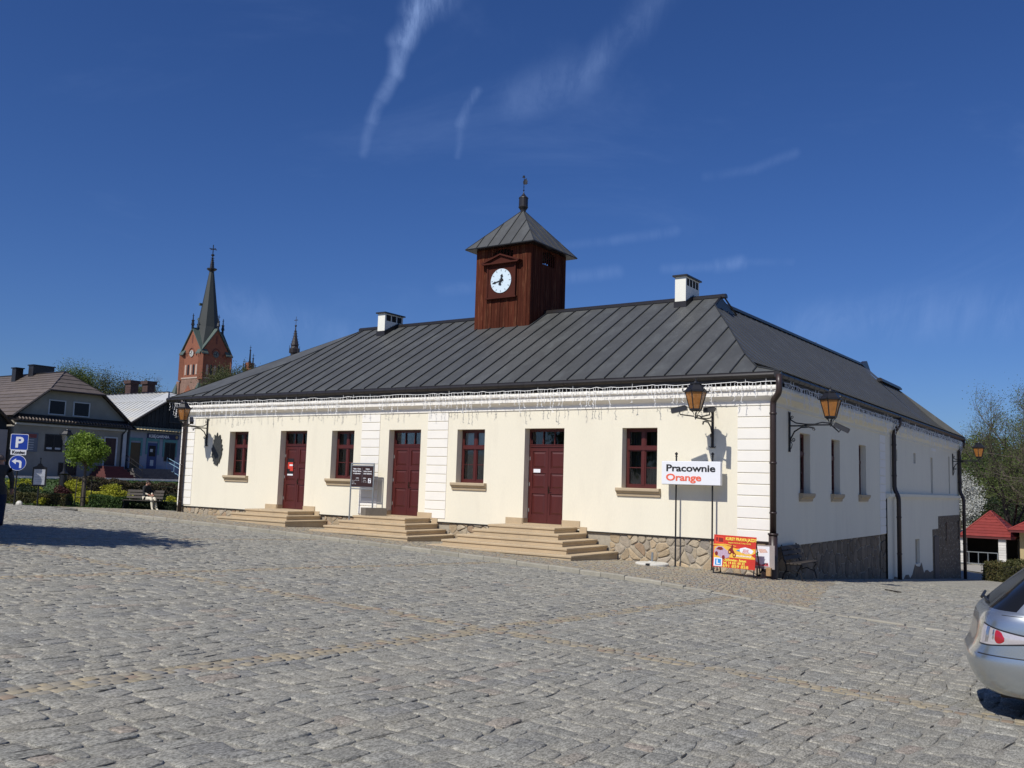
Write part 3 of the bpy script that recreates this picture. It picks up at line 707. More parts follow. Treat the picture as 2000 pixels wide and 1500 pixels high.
# ---- roof: every tray between two standing seams is its own sheet
HR = [(.42, -.40), (-.35, -.06), (-1, .82), (-1.66, 1.89), (-2.29, 2.91), (-2.94, 3.92), (-3.60, 4.98)]
HL = [(-25.45, -.40), (-24.2, -.30), (-23.4, .05), (-22.57, 1.14), (-22.0, 1.74), (-21.4, 2.6), (-21, 3.4), (-20.6, 4.4), (-20.3, 5.6)]
fz = lambda y: 5.45+.577*(y+.3)
def ytop(x):
    if x > -3.62: return float(np.interp(-x, [-p[0] for p in HR], [p[1] for p in HR]))
    if x < -20.3: return float(np.interp(x, [p[0] for p in HL], [p[1] for p in HL]))
    return 5.6
EV = -.34
def seam(mb, pts, wdir, nrm, w=.016, h=.038):
    for p, q in zip(pts[:-1], pts[1:]):
        p = Vector(p); q = Vector(q); a = Vector(wdir)*w; b = Vector(nrm)*h
        L = [p-a, p+a, p+a+b, p-a+b, q-a, q+a, q+a+b, q-a+b]
        mb.add([tuple(v) for v in L], [(0, 1, 2, 3), (7, 6, 5, 4), (0, 4, 5, 1), (1, 5, 6, 2), (2, 6, 7, 3), (3, 7, 4, 0)], 1)
fn = Vector((0, -.577, 1)).normalized()
xs = [.40]; x = -.35
while x > -25.3: xs.append(x); x -= .639
xs.append(-25.4)
for xa, xb in zip(xs[1:], xs[:-1]):
    brk = sorted({xa, xb}|{p[0] for p in HR+HL+[(-3.61, 0), (-3.63, 0)] if xa < p[0] < xb}, reverse=True)
    top = [(x, ytop(x), fz(ytop(x))) for x in brk]; top = [t for t in top]
    mb = MB(); g = .004
    poly = [(xa, EV, fz(EV)), (xb, EV, fz(EV))]+top
    mb.add(poly, [tuple(range(len(poly)))]); mb.add([(p[0], p[1], p[2]-.03) for p in poly], [tuple(range(len(poly)))[::-1]])
    if xa > -25.3: seam(mb, [(xa, EV, fz(EV)), (xa, ytop(xa), fz(ytop(xa)))], (1, 0, 0), fn)
    mb.build('roof_panel', [MT['roof'], MT['roof_s']], hall)
SPF = [(.42, 5.42), (-.3, 5.62), (-.9, 6.0), (-1.5, 6.5), (-4.0, 8.8)]
def sz(x, y): return 5.42+(float(np.interp(-x, [-p[0] for p in SPF], [p[1] for p in SPF]))-5.42)*(1+.09*min(max((y-7)/20, 0), 1))
def xtop(y):
    if y < 4.98: return float(np.interp(y, [p[1] for p in HR], [p[0] for p in HR]))
    if y < 7.0: return -3.6-.4*(y-4.98)/2.02
    return -4.0
ys = [-.38]; y = .2
while y < 25.4: ys.append(y); y += .60
ys.append(25.6)
def edge(y, xt, extra=0.0):
    P_ = [(.40, y, sz(.40, y))]+[(px, y, sz(px, y)+extra*(.4-px)/3.3) for px, _ in SPF[1:-1] if px > xt+.05]
    return P_+[(xt, y, sz(xt, y)+extra*(.4-xt)/3.3)]
def side_panel(ya, yb, ta, tb, extra=0.0):
    A = edge(ya, ta, extra); B = edge(yb, tb, extra); mb = MB(); k = min(len(A), len(B))
    F = []; V = A+B
    mb.add(V, [(i, len(A)+i, len(A)+i+1, i+1) for i in range(k-1)])
    if len(B) > len(A): mb.add(V, [(len(A)-1,)+tuple(len(A)+i for i in range(k-1, len(B)))])
    elif len(A) > len(B): mb.add(V, [(len(A)+len(B)-1,)+tuple(i for i in range(len(A)-1, k-2, -1))])
    seam(mb, B, (0, 1, 0), (.62, 0, .78), .012, .021)
    mb.build('roof_panel', [MT['roof'], MT['roof_s']], hall)
for ya, yb in zip(ys[:-1], ys[1:]): side_panel(ya, yb, xtop(ya), xtop(yb))
y = 25.6
while y < 30.1: side_panel(y, min(y+.6, 30.15), -2.9, -2.9, .06); y += .6
bk = MB()
bk.add([(-4, 25.6, sz(-4, 25.6)), (-4, 27.2, sz(-4, 27.2)), (-2.9, 27.6, 8.0), (-2.9, 25.6, 8.05)], [(0, 1, 2, 3)])
bk.add([(-20.3, 5.6, fz(5.6)), (-3.6, 5.6, fz(5.6)), (-4.0, 7.0, 8.2), (-8.4, 11.2, 5.45), (-20.3, 11.2, 5.45)], [(0, 1, 2, 3, 4)])
bk.add([(-4, 7, 8.78), (-4, 27.2, 9.1), (-8.4, 27.2, 5.45), (-8.4, 9, 5.45)], [(0, 1, 2, 3)])
bk.add([(-25.45, -.4, 5.42), (-25.45, 11.6, 5.42), (-20.3, 5.6, fz(5.6))], [(0, 1, 2)])
bk.add([(HL[i][0], HL[i][1], fz(HL[i][1])) for i in range(len(HL))], [tuple(range(len(HL)))])
bk.add([(-25.45, 11.6, 5.42), (-8.4, 11.2, 5.45), (-20.3, 5.6, fz(5.6))], [(0, 1, 2)])
bk.add([(-2.9, 25.6, 8.09), (-2.9, 30.15, 8.09), (-6.2, 30.15, 5.42), (-6.2, 25.6, 5.42)], [(0, 1, 2, 3)])
bk.add([(.4, 30.14, 5.42), (-2.9, 30.14, 8.09), (-6.2, 30.14, 5.42)], [(0, 1, 2)])
bk.build('rear_roof', [MT['roof']], hall)
rc = MB()
for (p, q, w, h) in (((-20.45, 5.6, fz(5.6)), (-3.42, 5.6, fz(5.6)), .13, .085), ((-4, 6.9, sz(-4, 7)), (-4, 27.3, sz(-4, 27.3)), .13, .09), ((-2.9, 25.5, 8.13), (-2.9, 30.2, 8.13), .15, .13)):
    p = Vector(p); q = Vector(q); d = (q-p).normalized(); s = d.cross(Vector((0, 0, 1))).normalized()
    rc.ext([tuple(p-s*w+Vector((0, 0, -.05))), tuple(p-s*w+Vector((0, 0, .03))), tuple(p-s*w*.4+Vector((0, 0, h))), tuple(p+s*w*.4+Vector((0, 0, h))), tuple(p+s*w+Vector((0, 0, .03))), tuple(p+s*w+Vector((0, 0, -.05)))], tuple(q-p))
rc.build('ridge_cap', MT['trim'], hall)
for H_ in (HR, HL): hp = MB(); hp.tube([(x, y, fz(y)+.012) for x, y in H_], .024, 5); hp.build('hip_cap', MT['roof_s'], hall)
gb = MB(); gb.ext([(-3.66, 4.98, 8.42), (-3.66, 5.6, 8.86), (-3.66, 6.95, 8.45)], (.05, 0, 0)); gb.tube([(-3.6, 4.9, 8.42), (-3.56, 5.6, 8.93), (-3.6, 7.05, 8.46)], .035, 4)
gb.ext([(-4.05, 5.05, 8.38), (-4.05, 5.6, 8.80), (-4.05, 7.0, 8.42)], (.45, 0, 0)); gb.build('ridge_gablet', MT['trim'], hall)
g2 = MB(); g2.ext([(-4.1, 25.9, 9.05), (-4.1, 27.0, 9.36), (-4.1, 27.9, 8.8)], (.25, 0, 0)); g2.build('ridge_gablet', MT['trim'], hall)
# eaves boards and gutters
ev = MB(); ev.box(-25.45, -.27, 5.175, .27, -.22, 5.26); ev.box(.22, -.22, 5.175, .27, 30.1, 5.26); ev.box(-25.4, -.22, 5.24, .22, .0, 5.26); ev.box(.0, .0, 5.235, .22, 30.1, 5.255); ev.box(-25.45, -.235, 5.27, .22, 0, 5.40); ev.box(0, 0, 5.27, .235, 30.1, 5.40)
ev.build('eaves_board', mat('grey_fascia', (.06, .055, .05), .6), hall); ev = MB(); ev.box(-25.3, -.10, 5.09, .08, -.005, 5.235); ev.box(.005, .0, 5.09, .08, 30.0, 5.23); ev.build('eaves_gap_shade', MT['dark'], hall)  # last boxes fill the eaves recess, its shade put into their dark colour
def gutter(p, q, step=.48):
    mb = MB(); p = Vector(p); q = Vector(q); mb.tube([p, q], .088, 12); d = (q-p).normalized(); L = (q-p).length; t = .25
    while t < L: mb.tube([p+d*t, p+d*(t+.03)], .094, 12, cap=True); t += step
    mb.build('gutter', MT['trim'], hall, smooth=False)
gutter((-25.68, -.31, 5.335), (.40, -.31, 5.335)); gutter((.31, -.40, 5.335), (.31, 30.2, 5.335))
def pipe(pts, r, bands=(), name='downpipe'):
    mb = MB(); P_ = [Vector(p) for p in pts]; Q = [P_[0]]
    for i in range(1, len(P_)-1):          # round the bends
        a, b, c = P_[i-1], P_[i], P_[i+1]; l = min((a-b).length, (c-b).length)*.45
        u, v = b+(a-b).normalized()*l, b+(c-b).normalized()*l
        for t in (0, .25, .5, .75, 1): Q.append(u.lerp(b, t).lerp(b.lerp(v, t), t))
    Q.append(P_[-1]); mb.tube(Q, r, 12)
    for (x, y, z) in bands: mb.tube([(x, y, z), (x, y, z+.05)], r*1.18, 12)
    return mb.build(name, MT['pipe'], hall, smooth=True)
pipe([(.34, -.34, 5.33), (.36, -.36, 5.02), (.34, -.33, 4.85), (.12, -.12, 4.66), (.115, -.115, 4.45), (.115, -.115, 1.15)], .083, [(.115, -.115, z) for z in (4.3, 3.0, 1.7)])
pipe([(.115, -.115, 1.2), (.115, -.115, .2), (.13, -.13, -.1)], .115, [(.115, -.115, 1.15)], 'cast_iron_pipe_foot')
pipe([(-24.66, -.31, 5.3), (-24.66, -.30, 5.05), (-24.66, -.12, 4.75), (-24.66, -.12, .5)], .075, [(-24.66, -.12, z) for z in (4.1, 2.6, 1.1)])
pipe([(.33, 14.2, 5.3), (.34, 14.2, 5.02), (.12, 14.2, 4.7), (.12, 14.2, 2.5), (.27, 14.2, 2.2), (.27, 14.2, -1.2)], .085, [(.12, 14.2, z) for z in (4.2, 3.0)]+[(.27, 14.2, z) for z in (1.4, .0)])
pipe([(.33, 29.9, 5.3), (.34, 29.9, 5.02), (.12, 29.9, 4.7), (.12, 29.9, 2.5), (.28, 29.9, 2.2), (.28, 29.9, -2.3)], .085, [(.12, 29.9, z) for z in (4.2, 3.0)]+[(.28, 29.9, z) for z in (1.4, -.2)])
# chimneys
def chimney(x, y0, z0, z1, n=4, w=.40, L=1.15):
    mb = MB(); mb.box(x-w/2, y0, z0, x+w/2, y0+L, z1); c = mb.build('chimney', MT['chim'], hall)
    k = MB(); k.box(x-w/2-.07, y0-.08, z1, x+w/2+.07, y0+L+.08, z1+.055); k.build('chimney_cap', MT['trim'], c)
    for i in range(n):
        v = MB(); a = y0+.09+i*(L-.12)/n; v.box(x+w/2-.05, a, z1-.3, x+w/2+.004, a+(L-.12)/n-.07, z1-.05); v.build('vent_opening', MT['dark'], c)
    f_ = MB(); zf = fz(y0)
    f_.add([(x-w/2-.03, y0-.03, zf-.1), (x+w/2+.03, y0-.03, zf-.1), (x+w/2+.03, y0-.03, zf+.2), (x-w/2-.03, y0-.03, zf+.2)], [(0, 1, 2, 3)])
    for s in (-1, 1):
        xx = x+s*(w/2+.03); f_.add([(xx, y0-.03, zf-.1), (xx, 5.6, fz(5.6)-.1), (xx, 5.6, fz(5.6)+.16), (xx, y0-.03, zf+.2)], [(0, 1, 2, 3)])
    f_.build('chimney_flashing', MT['trim'], c)
chimney(-18.42, 4.72, 8.0, 9.30, 3); chimney(-4.82, 4.95, 8.0, 9.55, 4)
mb = MB(); mb.box(-5.3, 10.6, 8, -4.6, 11.5, 9.15); c = mb.build('chimney', MT['chim'], hall); k = MB(); k.box(-5.4, 10.5, 9.15, -4.5, 11.6, 9.22); k.build('chimney_cap', MT['trim'], c)
mb = MB(); mb.box(-4.9, 17.9, 8.2, -4.4, 18.8, 9.12); c = mb.build('chimney', MT['trim'], hall); k = MB(); k.tube([(-4.4, 19.3, 8.8), (-4.4, 19.3, 9.3)], .09, 8); k.build('flue_pipe', MT['galv'], c)

# ---- clock tower
TX0, TX1, TY0, TY1, TZ = -13.27, -10.72, 4.47, 7.02, 11.38
core = MB(); core.box(TX0+.05, TY0+.05, 7.6, TX1-.05, TY1-.05, 10.55); 
for (cx, cy) in ((TX0+.15, TY0+.15), (TX1-.15, TY0+.15), (TX1-.15, TY1-.15), (TX0+.15, TY1-.15)): core.box(cx-.09, cy-.09, 10.5, cx+.09, cy+.09, TZ)
core.box(TX0+.05, TY0+.05, 11.3, TX1-.05, TY1-.05, TZ)
tower = core.build('tower_frame', MT['dark'], hall)
def arch_z(t):            # opening in the boards under the eaves, t = distance from its middle
    return None if abs(t) > .52 else 10.72
for face in range(4):
    n = 19; w = 2.55/n
    for i in range(n):
        a = -1.275+i*w; c = a+w/2; g = .005; o = .012*((i*7) % 3)
        lowz = 7.7
        segs = [(lowz, TZ)] if arch_z(c) is None else [(lowz, arch_z(c)), (11.12+.16*(1-(c/.52)**2), TZ)]
        for (za, zb) in segs:
            mb = MB()
            if face == 0: mb.box(-11.995+a+g, TY0-.012-o*.5, za, -11.995+a+w-g, TY0+.03, zb)
            if face == 1: mb.box(TX1-.03, 5.745+a+g, za, TX1+.012+o*.5, 5.745+a+w-g, zb)
            if face == 2: mb.box(-11.995+a+g, TY1-.03, za, -11.995+a+w-g, TY1+.012, zb)
            if face == 3: mb.box(TX0-.012, 5.745+a+g, za, TX0+.03, 5.745+a+w-g, zb)
            mb.build('plank', MT['wood'], tower)
# fretwork of turned balusters in the openings
for (ox, oy, dx, dy) in ((-11.995, TY0+.02, 1, 0), (TX1-.02, 5.745, 0, 1)):
    fw_ = MB()
    for k in range(7):
        t = -.45+k*.15; fw_.tube([(ox+dx*t, oy+dy*t, 10.7), (ox+dx*t, oy+dy*t, 10.85), (ox+dx*t, oy+dy*t, 11.0), (ox+dx*t, oy+dy*t, 11.3)], [.02, .035, .018, .02], 5)
        if k < 6: fw_.tube([(ox+dx*(t+.075+.06*math.cos(q)), oy+dy*(t+.075+.06*math.cos(q)), 11.05+.06*math.sin(q)) for q in np.linspace(0, 6.28, 8)], .012, 4)
    fw_.build('fretwork', MT['woodt'], tower)
ap = (-11.995, 5.745, 13.17); ov = .33; ez = 11.36
CR = [(TX0-ov, TY0-ov), (TX1+ov, TY0-ov), (TX1+ov, TY1+ov), (TX0-ov, TY1+ov)]
tr = MB(); tr.box(TX0-ov, TY0-ov, ez-.03, TX1+ov, TY1+ov, ez-.005); troof = tr.build('tower_soffit', MT['trim'], hall)
for s in range(4):
    A = Vector((*CR[s], ez)); B = Vector((*CR[(s+1) % 4], ez)); T = Vector(ap); mid = (A+B)/2; nr = (B-A).cross(T-A).normalized()
    if nr.z < 0: nr = -nr
    n = 6; ed = (B-A).normalized()
    for i in range(n):
        a, b = i/n, (i+1)/n
        def tp_(u): 
            h = min(u, 1-u)*2; base = A+(B-A)*u; return base+(T-mid)*h
        pts = [A+(B-A)*a, A+(B-A)*b]+[tp_(b)]+([T] if a < .5 < b else [])+[tp_(a)]
        if (tp_(a)-pts[0]).length < 1e-5: pts = pts[:-1]
        if (tp_(b)-pts[1]).length < 1e-5: pts = [pts[0], pts[1]]+pts[3:]
        mb = MB(); mb.add([tuple(p) for p in pts], [tuple(range(len(pts)))]); mb.add([tuple(p-nr*.02) for p in pts], [tuple(range(len(pts)))[::-1]])
        if 0 < i: seam(mb, [tuple(A+(B-A)*a), tuple(tp_(a))], tuple(ed), tuple(nr), .011, .028)
        mb.build('roof_panel', [MT['roof'], MT['roof_s']], troof)
hc = MB()
for q in CR: hc.tube([(*q, ez), ap], .02, 5)
hc.tube([(*CR[0], ez), (*CR[1], ez), (*CR[2], ez), (*CR[3], ez), (*CR[0], ez)], .024, 4); hc.build('hip_cap', MT['roof_s'], troof)
cz_ = lambda z: z if z < 13.67 else 13.67+(z-13.67)*.72
fi = MB(lambda x, y, z: (x, y, cz_(z))); X0, Y0 = ap[0], ap[1]
fi.lathe(X0, Y0, [(.10, 13.05), (.12, 13.16), (.19, 13.26), (.20, 13.29), (.185, 13.31), (.185, 13.62), (.20, 13.64), (.19, 13.67), (.10, 13.78), (.03, 13.92), (.012, 14.02)], 14, 0)
fi.tube([(X0, Y0, 13.95), (X0, Y0, 14.95)], .012, 5, 1); fi.lathe(X0, Y0, [(.005, 14.06), (.04, 14.1), (.005, 14.14)], 8, 1); fi.lathe(X0, Y0, [(.005, 14.27), (.03, 14.3), (.005, 14.33)], 8, 1)
fin = fi.build('finial', [MT['trim'], MT['iron']], hall)
vn = MB(lambda x, y, z: (x, y, cz_(z))); vn.ext([(X0-.03, Y0, 14.45), (X0+.10, Y0+.02, 14.42), (X0+.17, Y0+.03, 14.5), (X0+.12, Y0+.02, 14.55), (X0+.17, Y0+.03, 14.62), (X0+.10, Y0+.02, 14.68), (X0+.11, Y0+.02, 14.78), (X0+.03, Y0, 14.74), (X0-.05, Y0, 14.62)], (0, .012, 0))
vn.ext([(X0-.09, Y0, 14.84), (X0+.05, Y0, 14.81), (X0+.02, Y0, 14.95), (X0-.06, Y0, 14.97)], (0, .012, 0)); vn.build('weather_vane', MT['iron'], fin)
# clock
CXc, CZc, cy = -11.99, 10.005, TY0-.03
ck = MB(); fy = cy-.10
ck.box(-12.64, fy+.03, 9.34, -11.34, cy+.02, 10.66); ck.box(-12.70, fy-.02, 9.32, -11.28, cy, 9.38); ck.box(-12.66, fy, 9.38, -12.60, cy, 10.66); ck.box(-11.38, fy, 9.38, -11.32, cy, 10.66)
ck.box(-12.82, fy-.12, 10.66, -11.16, cy, 10.72)
ck.ext([(-12.80, fy-.04, 10.72), (-11.18, fy-.04, 10.72), (-11.99, fy-.04, 10.98)], (0, .14, 0))
for s in (-1, 1): ck.ext([(-11.99+s*.86, fy-.12, 10.70), (-11.99, fy-.12, 10.99), (-11.99, fy-.12, 11.05), (-11.99+s*.92, fy-.12, 10.74)], (0, .22, 0))
clock = ck.build('clock', MT['woodt'], hall)
dl = MB(); dl.tube([(CXc, fy+.03, CZc), (CXc, fy+.005, CZc)], .475, 40); dl.build('dial', MT['dial'], clock)
tk = MB()
for i in range(12):
    a = math.pi/6*i; w = .017
    p0, p1 = .37, .45; dx, dz = math.sin(a), math.cos(a)
    tk.ext([(CXc+dx*p0-dz*w, fy+.005, CZc+dz*p0+dx*w), (CXc+dx*p1-dz*w, fy+.005, CZc+dz*p1+dx*w), (CXc+dx*p1+dz*w, fy+.005, CZc+dz*p1-dx*w), (CXc+dx*p0+dz*w, fy+.005, CZc+dz*p0-dx*w)], (0, -.003, 0))
tk.build('hour_marks', mat('grey_clock_marks', (.25, .3, .33), .5), clock)
def hand(ang, L, tail, w, yy):
    a = R(ang); dx, dz = math.sin(a), math.cos(a); h = MB(); pr = [(-tail, w*1.6), (-tail*.7, w*1.8), (-tail*.35, w*.5), (0, w), (L*.55, w*.8), (L*.68, w*1.9), (L*.8, w*1.1), (L, .004)]
    h.ext([(CXc+dx*t-dz*q, yy, CZc+dz*t+dx*q) for t, q in pr]+[(CXc+dx*t+dz*q, yy, CZc+dz*t-dx*q) for t, q in reversed(pr)], (0, -.008, 0)); return h
hand(258, .41, .12, .026, fy-.002).build('minute_hand', MT['black'], clock); hand(14, .27, .17, .034, fy-.014).build('hour_hand', MT['black'], clock)
hb = MB(); hb.tube([(CXc, fy, CZc), (CXc, fy-.03, CZc)], .05, 10)
for i in range(8): hb.tube([(CXc, fy-.004, CZc), (CXc+.12*math.sin(i*.785), fy-.004, CZc+.12*math.cos(i*.785))], .007, 4)
hb.build('hand_boss', MT['black'], clock)
# ---- sandstone flights of steps
def flight(label, steps, ground_z, depth0=1.3, grp='sandstone steps up to the hall doors'):
    """steps: (x_left, x_right, y_front, z_top) from the landing down"""
    n = len(steps); r = thing('door_steps', label, 'steps', ((steps[0][0]+steps[0][1])/2, steps[-1][2]/2, ground_z), grp)
    for i, (a, b, y, z) in enumerate(steps):
        zb = steps[i+1][3] if i < n-1 else ground_z-.15
        mb = MB(); L = b-a; 
        ya = -.002 if i == 0 else steps[i-1][2]+.28
        yb_ = -.002
        # nosing slab (U-shaped tread seen as one slab) over a set-back riser block
        mb.box(a+.03, y+.03, zb-.01, b-.03, yb_, z-.062)
        s = .012
        V = []
        for (zz, ii) in ((z-.062, .006), (z-.05, 0), (z-.012, 0), (z, s)):
            V += [(a+ii, y+ii, zz), (b-ii, y+ii, zz), (b-ii, yb_, zz), (a+ii, yb_, zz)]
        mb.add(V, [(3, 2, 1, 0), (12, 13, 14, 15)]+[(q*4+k, q*4+(k+1) % 4, q*4+4+(k+1) % 4, q*4+4+k) for q in range(3) for k in range(4)])
        jx = a+L*(.33+.11*((i*5) % 3)); jx2 = a+L*(.66+.07*((i*3) % 3))
        st = mb.build('step', MT['sand'], r)
        j = MB()
        for q in (jx, jx2): j.box(q-.003, y-.0015, z-.05, q+.003, y+.03, z+.0012); j.box(q-.003, y+.03-.0015, zb, q+.003, y+.04, z-.07)
        j.build('slab_joint', MT['mortar'], st)
    return r
flight('low flight of three sandstone steps at the leftmost maroon door', [(-19.19, -16.89, -1.3, 1.06), (-19.55, -16.56, -1.64, .91), (-19.9, -16.24, -1.98, .755)], .48)
flight('flight of four sandstone steps at the middle door, behind the brown info panel', [(-13.75, -11.44, -1.3, 1.065), (-14.08, -11.12, -1.64, .895), (-14.4, -10.77, -1.98, .72), (-14.7, -10.43, -2.32, .57)], .32)
flight('widest and tallest flight of five sandstone steps at the rightmost maroon door', [(-8.17, -5.82, -1.3, 1.05), (-8.5, -5.48, -1.64, .895), (-8.83, -5.13, -1.98, .735), (-9.12, -4.79, -2.32, .58), (-9.42, -4.45, -2.66, .42)], .18)
MT['barkd0'] = mat('dark_timber', (.04, .033, .028), .9)
# ================================================================== THINGS ON AND BEFORE THE HALL
def scroll(cx, cz, r0, r1, turns, start, P, n=16):
    return [P((cx+(r0+(r1-r0)*i/n)*math.cos(start+turns*6.283*i/n)), (cz+(r0+(r1-r0)*i/n)*math.sin(start+turns*6.283*i/n))) for i in range(n+1)]
def lantern_on(r, X, z, m, s=1.0, n=6, cap='iron'):
    """six-sided lantern, X = its axis, z = height of the bottom ring"""
    x, y = X; rot = R(30)
    b = MB(); b.lathe(x, y, [(.12*s, z-.05), (.165*s, z-.02), (.165*s, z+.02), (.03, z+.03)], n, 0, rot)
    top = z+.47*s
    for i in range(n):
        t = rot+6.283*i/n; c, q = math.cos(t), math.sin(t)
        b.tube([(x+.155*s*c, y+.155*s*q, z), (x+.285*s*c, y+.285*s*q, top)], .013*s, 4)
        b.tube([(x+.29*s*c, y+.29*s*q, top+.0), (x+.335*s*c, y+.335*s*q, top+.01), (x+.355*s*c, y+.355*s*q, top+.05), (x+.34*s*c, y+.34*s*q, top+.085)], [.016*s, .016*s, .014*s, .008*s], 4)
    b.lathe(x, y, [(.28*s, top-.02), (.315*s, top-.01), (.315*s, top+.02), (.27*s, top+.05), (.155*s, top+.19), (.14*s, top+.21)], n, 0, rot)
    b.lathe(x, y, [(.16*s, top+.2), (.16*s, top+.225), (.06*s, top+.25), (.05*s, top+.27), (.02*s, top+.29), (.012*s, top+.36)], 10, 0)
    f = b.build('lantern_frame', MT['iron'], r)
    for i in range(n):
        t0 = rot+6.283*i/n; t1 = rot+6.283*(i+1)/n; g = MB()
        P_ = lambda t, k, zz: (x+k*math.cos(t), y+k*math.sin(t), zz)
        g.add([P_(t0, .152*s, z+.02), P_(t1, .152*s, z+.02), P_(t1, .278*s, top-.01), P_(t0, .278*s, top-.01)], [(0, 1, 2, 3)])
        g.build('pane', MT[m], f)
    l = MB(); l.lathe(x, y, [(.03*s, top-.05), (.05*s, top-.1), (.05*s, top-.28), (.02*s, top-.32)], 8); l.build('lamp_bulb', MT['whitep'], f)
    return f
def wall_lamp(label, O, out, reach=1.2, m='amber'):
    """O = foot point of the wall bar (x, y, z of arm); out = direction out of the wall"""
    ox, oy = out; r = thing('wall_lantern', label, 'wall lamp', (O[0], O[1], O[2]-.7), 'lanterns on iron wall brackets')
    P = lambda d, z: (O[0]+ox*d, O[1]+oy*d, O[2]+z); sd_ = (-oy, ox)
    b = MB(); b.box(O[0]-(.03 if oy else -min(ox, 0)*.05), O[1]-(.05 if oy < 0 else .03), O[2]-.72, O[0]+(.03 if oy else .05), O[1]+(0 if oy < 0 else .03), O[2]+.38)
    for s in (-1, 1):
        b.tube([(O[0]+ox*.025+sd_[0]*s*a, O[1]+oy*.025+sd_[1]*s*a, O[2]+zz) for a, zz in ((0, .30), (.03, .36), (.07, .39), (.09, .36), (.07, .33))], .011, 5)
        b.tube([(O[0]+ox*.025+sd_[0]*s*a, O[1]+oy*.025+sd_[1]*s*a, O[2]+zz) for a, zz in ((0, -.60), (.02, -.68), (.06, -.72), (.085, -.68))], .011, 5)
    b.tube([P(.0, 0), P(.35, .0), P(reach*.62, .02), P(reach+.03, .02)], .021, 6)
    b.tube([P(.02, -.55), P(.06, -.35), P(.16, -.16), P(.34, -.045), P(.55, -.035), P(.68, -.06)], .021, 6)
    b.tube(scroll(.70, -.10, .045, .01, 1.2, 1.2, P), .012, 5)
    b.tube([P(.02, .27), P(.07, .16), P(.20, .08), P(.45, .045), P(reach*.62, .04), P(reach*.8, .09), P(reach, .06)], .018, 6)
    b.tube(scroll(.095, .25, .05, .012, 1.3, 2.6, P), .01, 5)
    b.tube(scroll(.13, -.38, .06, .012, 1.4, 3.3, P), .012, 5)
    b.tube([P(.02, -.70), P(.07, -.62), P(.10, -.52), P(.07, -.44)], .011, 5)
    b.build('bracket', MT['iron'], r)
    c = MB(); X = (O[0]+ox*reach, O[1]+oy*reach)
    for k in range(5):
        t = k*1.2566+.4
        c.tube([(X[0]+a*math.cos(t), X[1]+a*math.sin(t), O[2]+zz) for a, zz in ((.01, .02), (.06, .05), (.05, .10), (.08, .16), (.13, .19))], .009, 4)
    c.tube([(X[0], X[1], O[2]-.03), (X[0], X[1], O[2]+.16)], .016, 6); c.build('lantern_cradle', MT['iron'], r)
    lantern_on(r, X, O[2]+.235, m)
    return r
def camera_(label, C0, aim, foot, name='security_camera'):
    r = thing(name, label, 'security camera', foot, 'security cameras on the lamp brackets'); a = Vector(aim).normalized(); c = Vector(C0)
    s = a.cross(Vector((0, 0, 1))).normalized(); u = s.cross(a)
    b = MB(); w, h, l = .068, .066, .21
    V = []
    for t, k in ((-l, .85), (-l+.02, 1), (l, 1), (l+.001, .9)):
        for (p, q) in ((-w, -h), (w, -h), (w, h*.8), (w*.6, h), (-w*.6, h), (-w, h*.8)): V.append(tuple(c+a*t+s*p*k+u*q*k))
    b.add(V, [tuple(range(6))[::-1], tuple(range(18, 24))]+[(q*6+i, q*6+(i+1) % 6, q*6+6+(i+1) % 6, q*6+6+i) for q in range(3) for i in range(6)])
    b.add([tuple(c+a*(-l+.03)+s*p+u*h*1.1) for p in (-w*1.02, w*1.02)]+[tuple(c+a*(l+.06)+s*p+u*h*1.1) for p in (w*1.02, -w*1.02)], [(0, 1, 2, 3)])
    o = b.build('housing', mat('dark_camera_housing', (.03, .03, .033), .35), r)
    k = MB(); k.tube([tuple(c+a*(l-.005)), tuple(c+a*(l+.008))], .035, 12); k.build('lens', MT['black'], o)
    m_ = MB(); m_.tube([tuple(c-u*h), tuple(c-u*(h+.07)), foot], .018, 6); m_.build('mounting_arm', MT['iron'], r)
    return r
wall_lamp('amber lantern on an iron bracket above the white sign with black and orange lettering', (-1.60, 0, 4.14), (0, -1))
wall_lamp('amber lantern on an iron bracket at the far left corner of the cream front', (-23.32, 0, 4.13), (0, -1))
wall_lamp('amber lantern on the shaded side wall, just round the corner of the front', (0, 1.55, 4.11), (1, 0), 1.15)
wall_lamp('distant amber lantern at the far end of the shaded side wall, against bare trees', (.0, 28.4, 4.1), (1, 0), 1.25)
camera_('dark security camera left of the lantern above the white lettered sign, pointing left', (-2.06, -1.22, 4.38), (-1, -.15, -.22), (-1.68, -1.15, 4.2))
camera_('dark security camera right of the lantern above the white lettered sign, pointing at the square', (-1.25, -1.12, 4.37), (-.12, -1, -.16), (-1.55, -.95, 4.2))
camera_('dark security camera under the lantern at the left corner of the front', (-22.85, -1.15, 4.36), (.8, -.5, -.45), (-23.2, -1.15, 4.2))
camera_('dark security camera under the lantern on the shaded side wall', (1.42, 1.6, 4.05), (1, .15, -.5), (1.12, 1.58, 4.16))
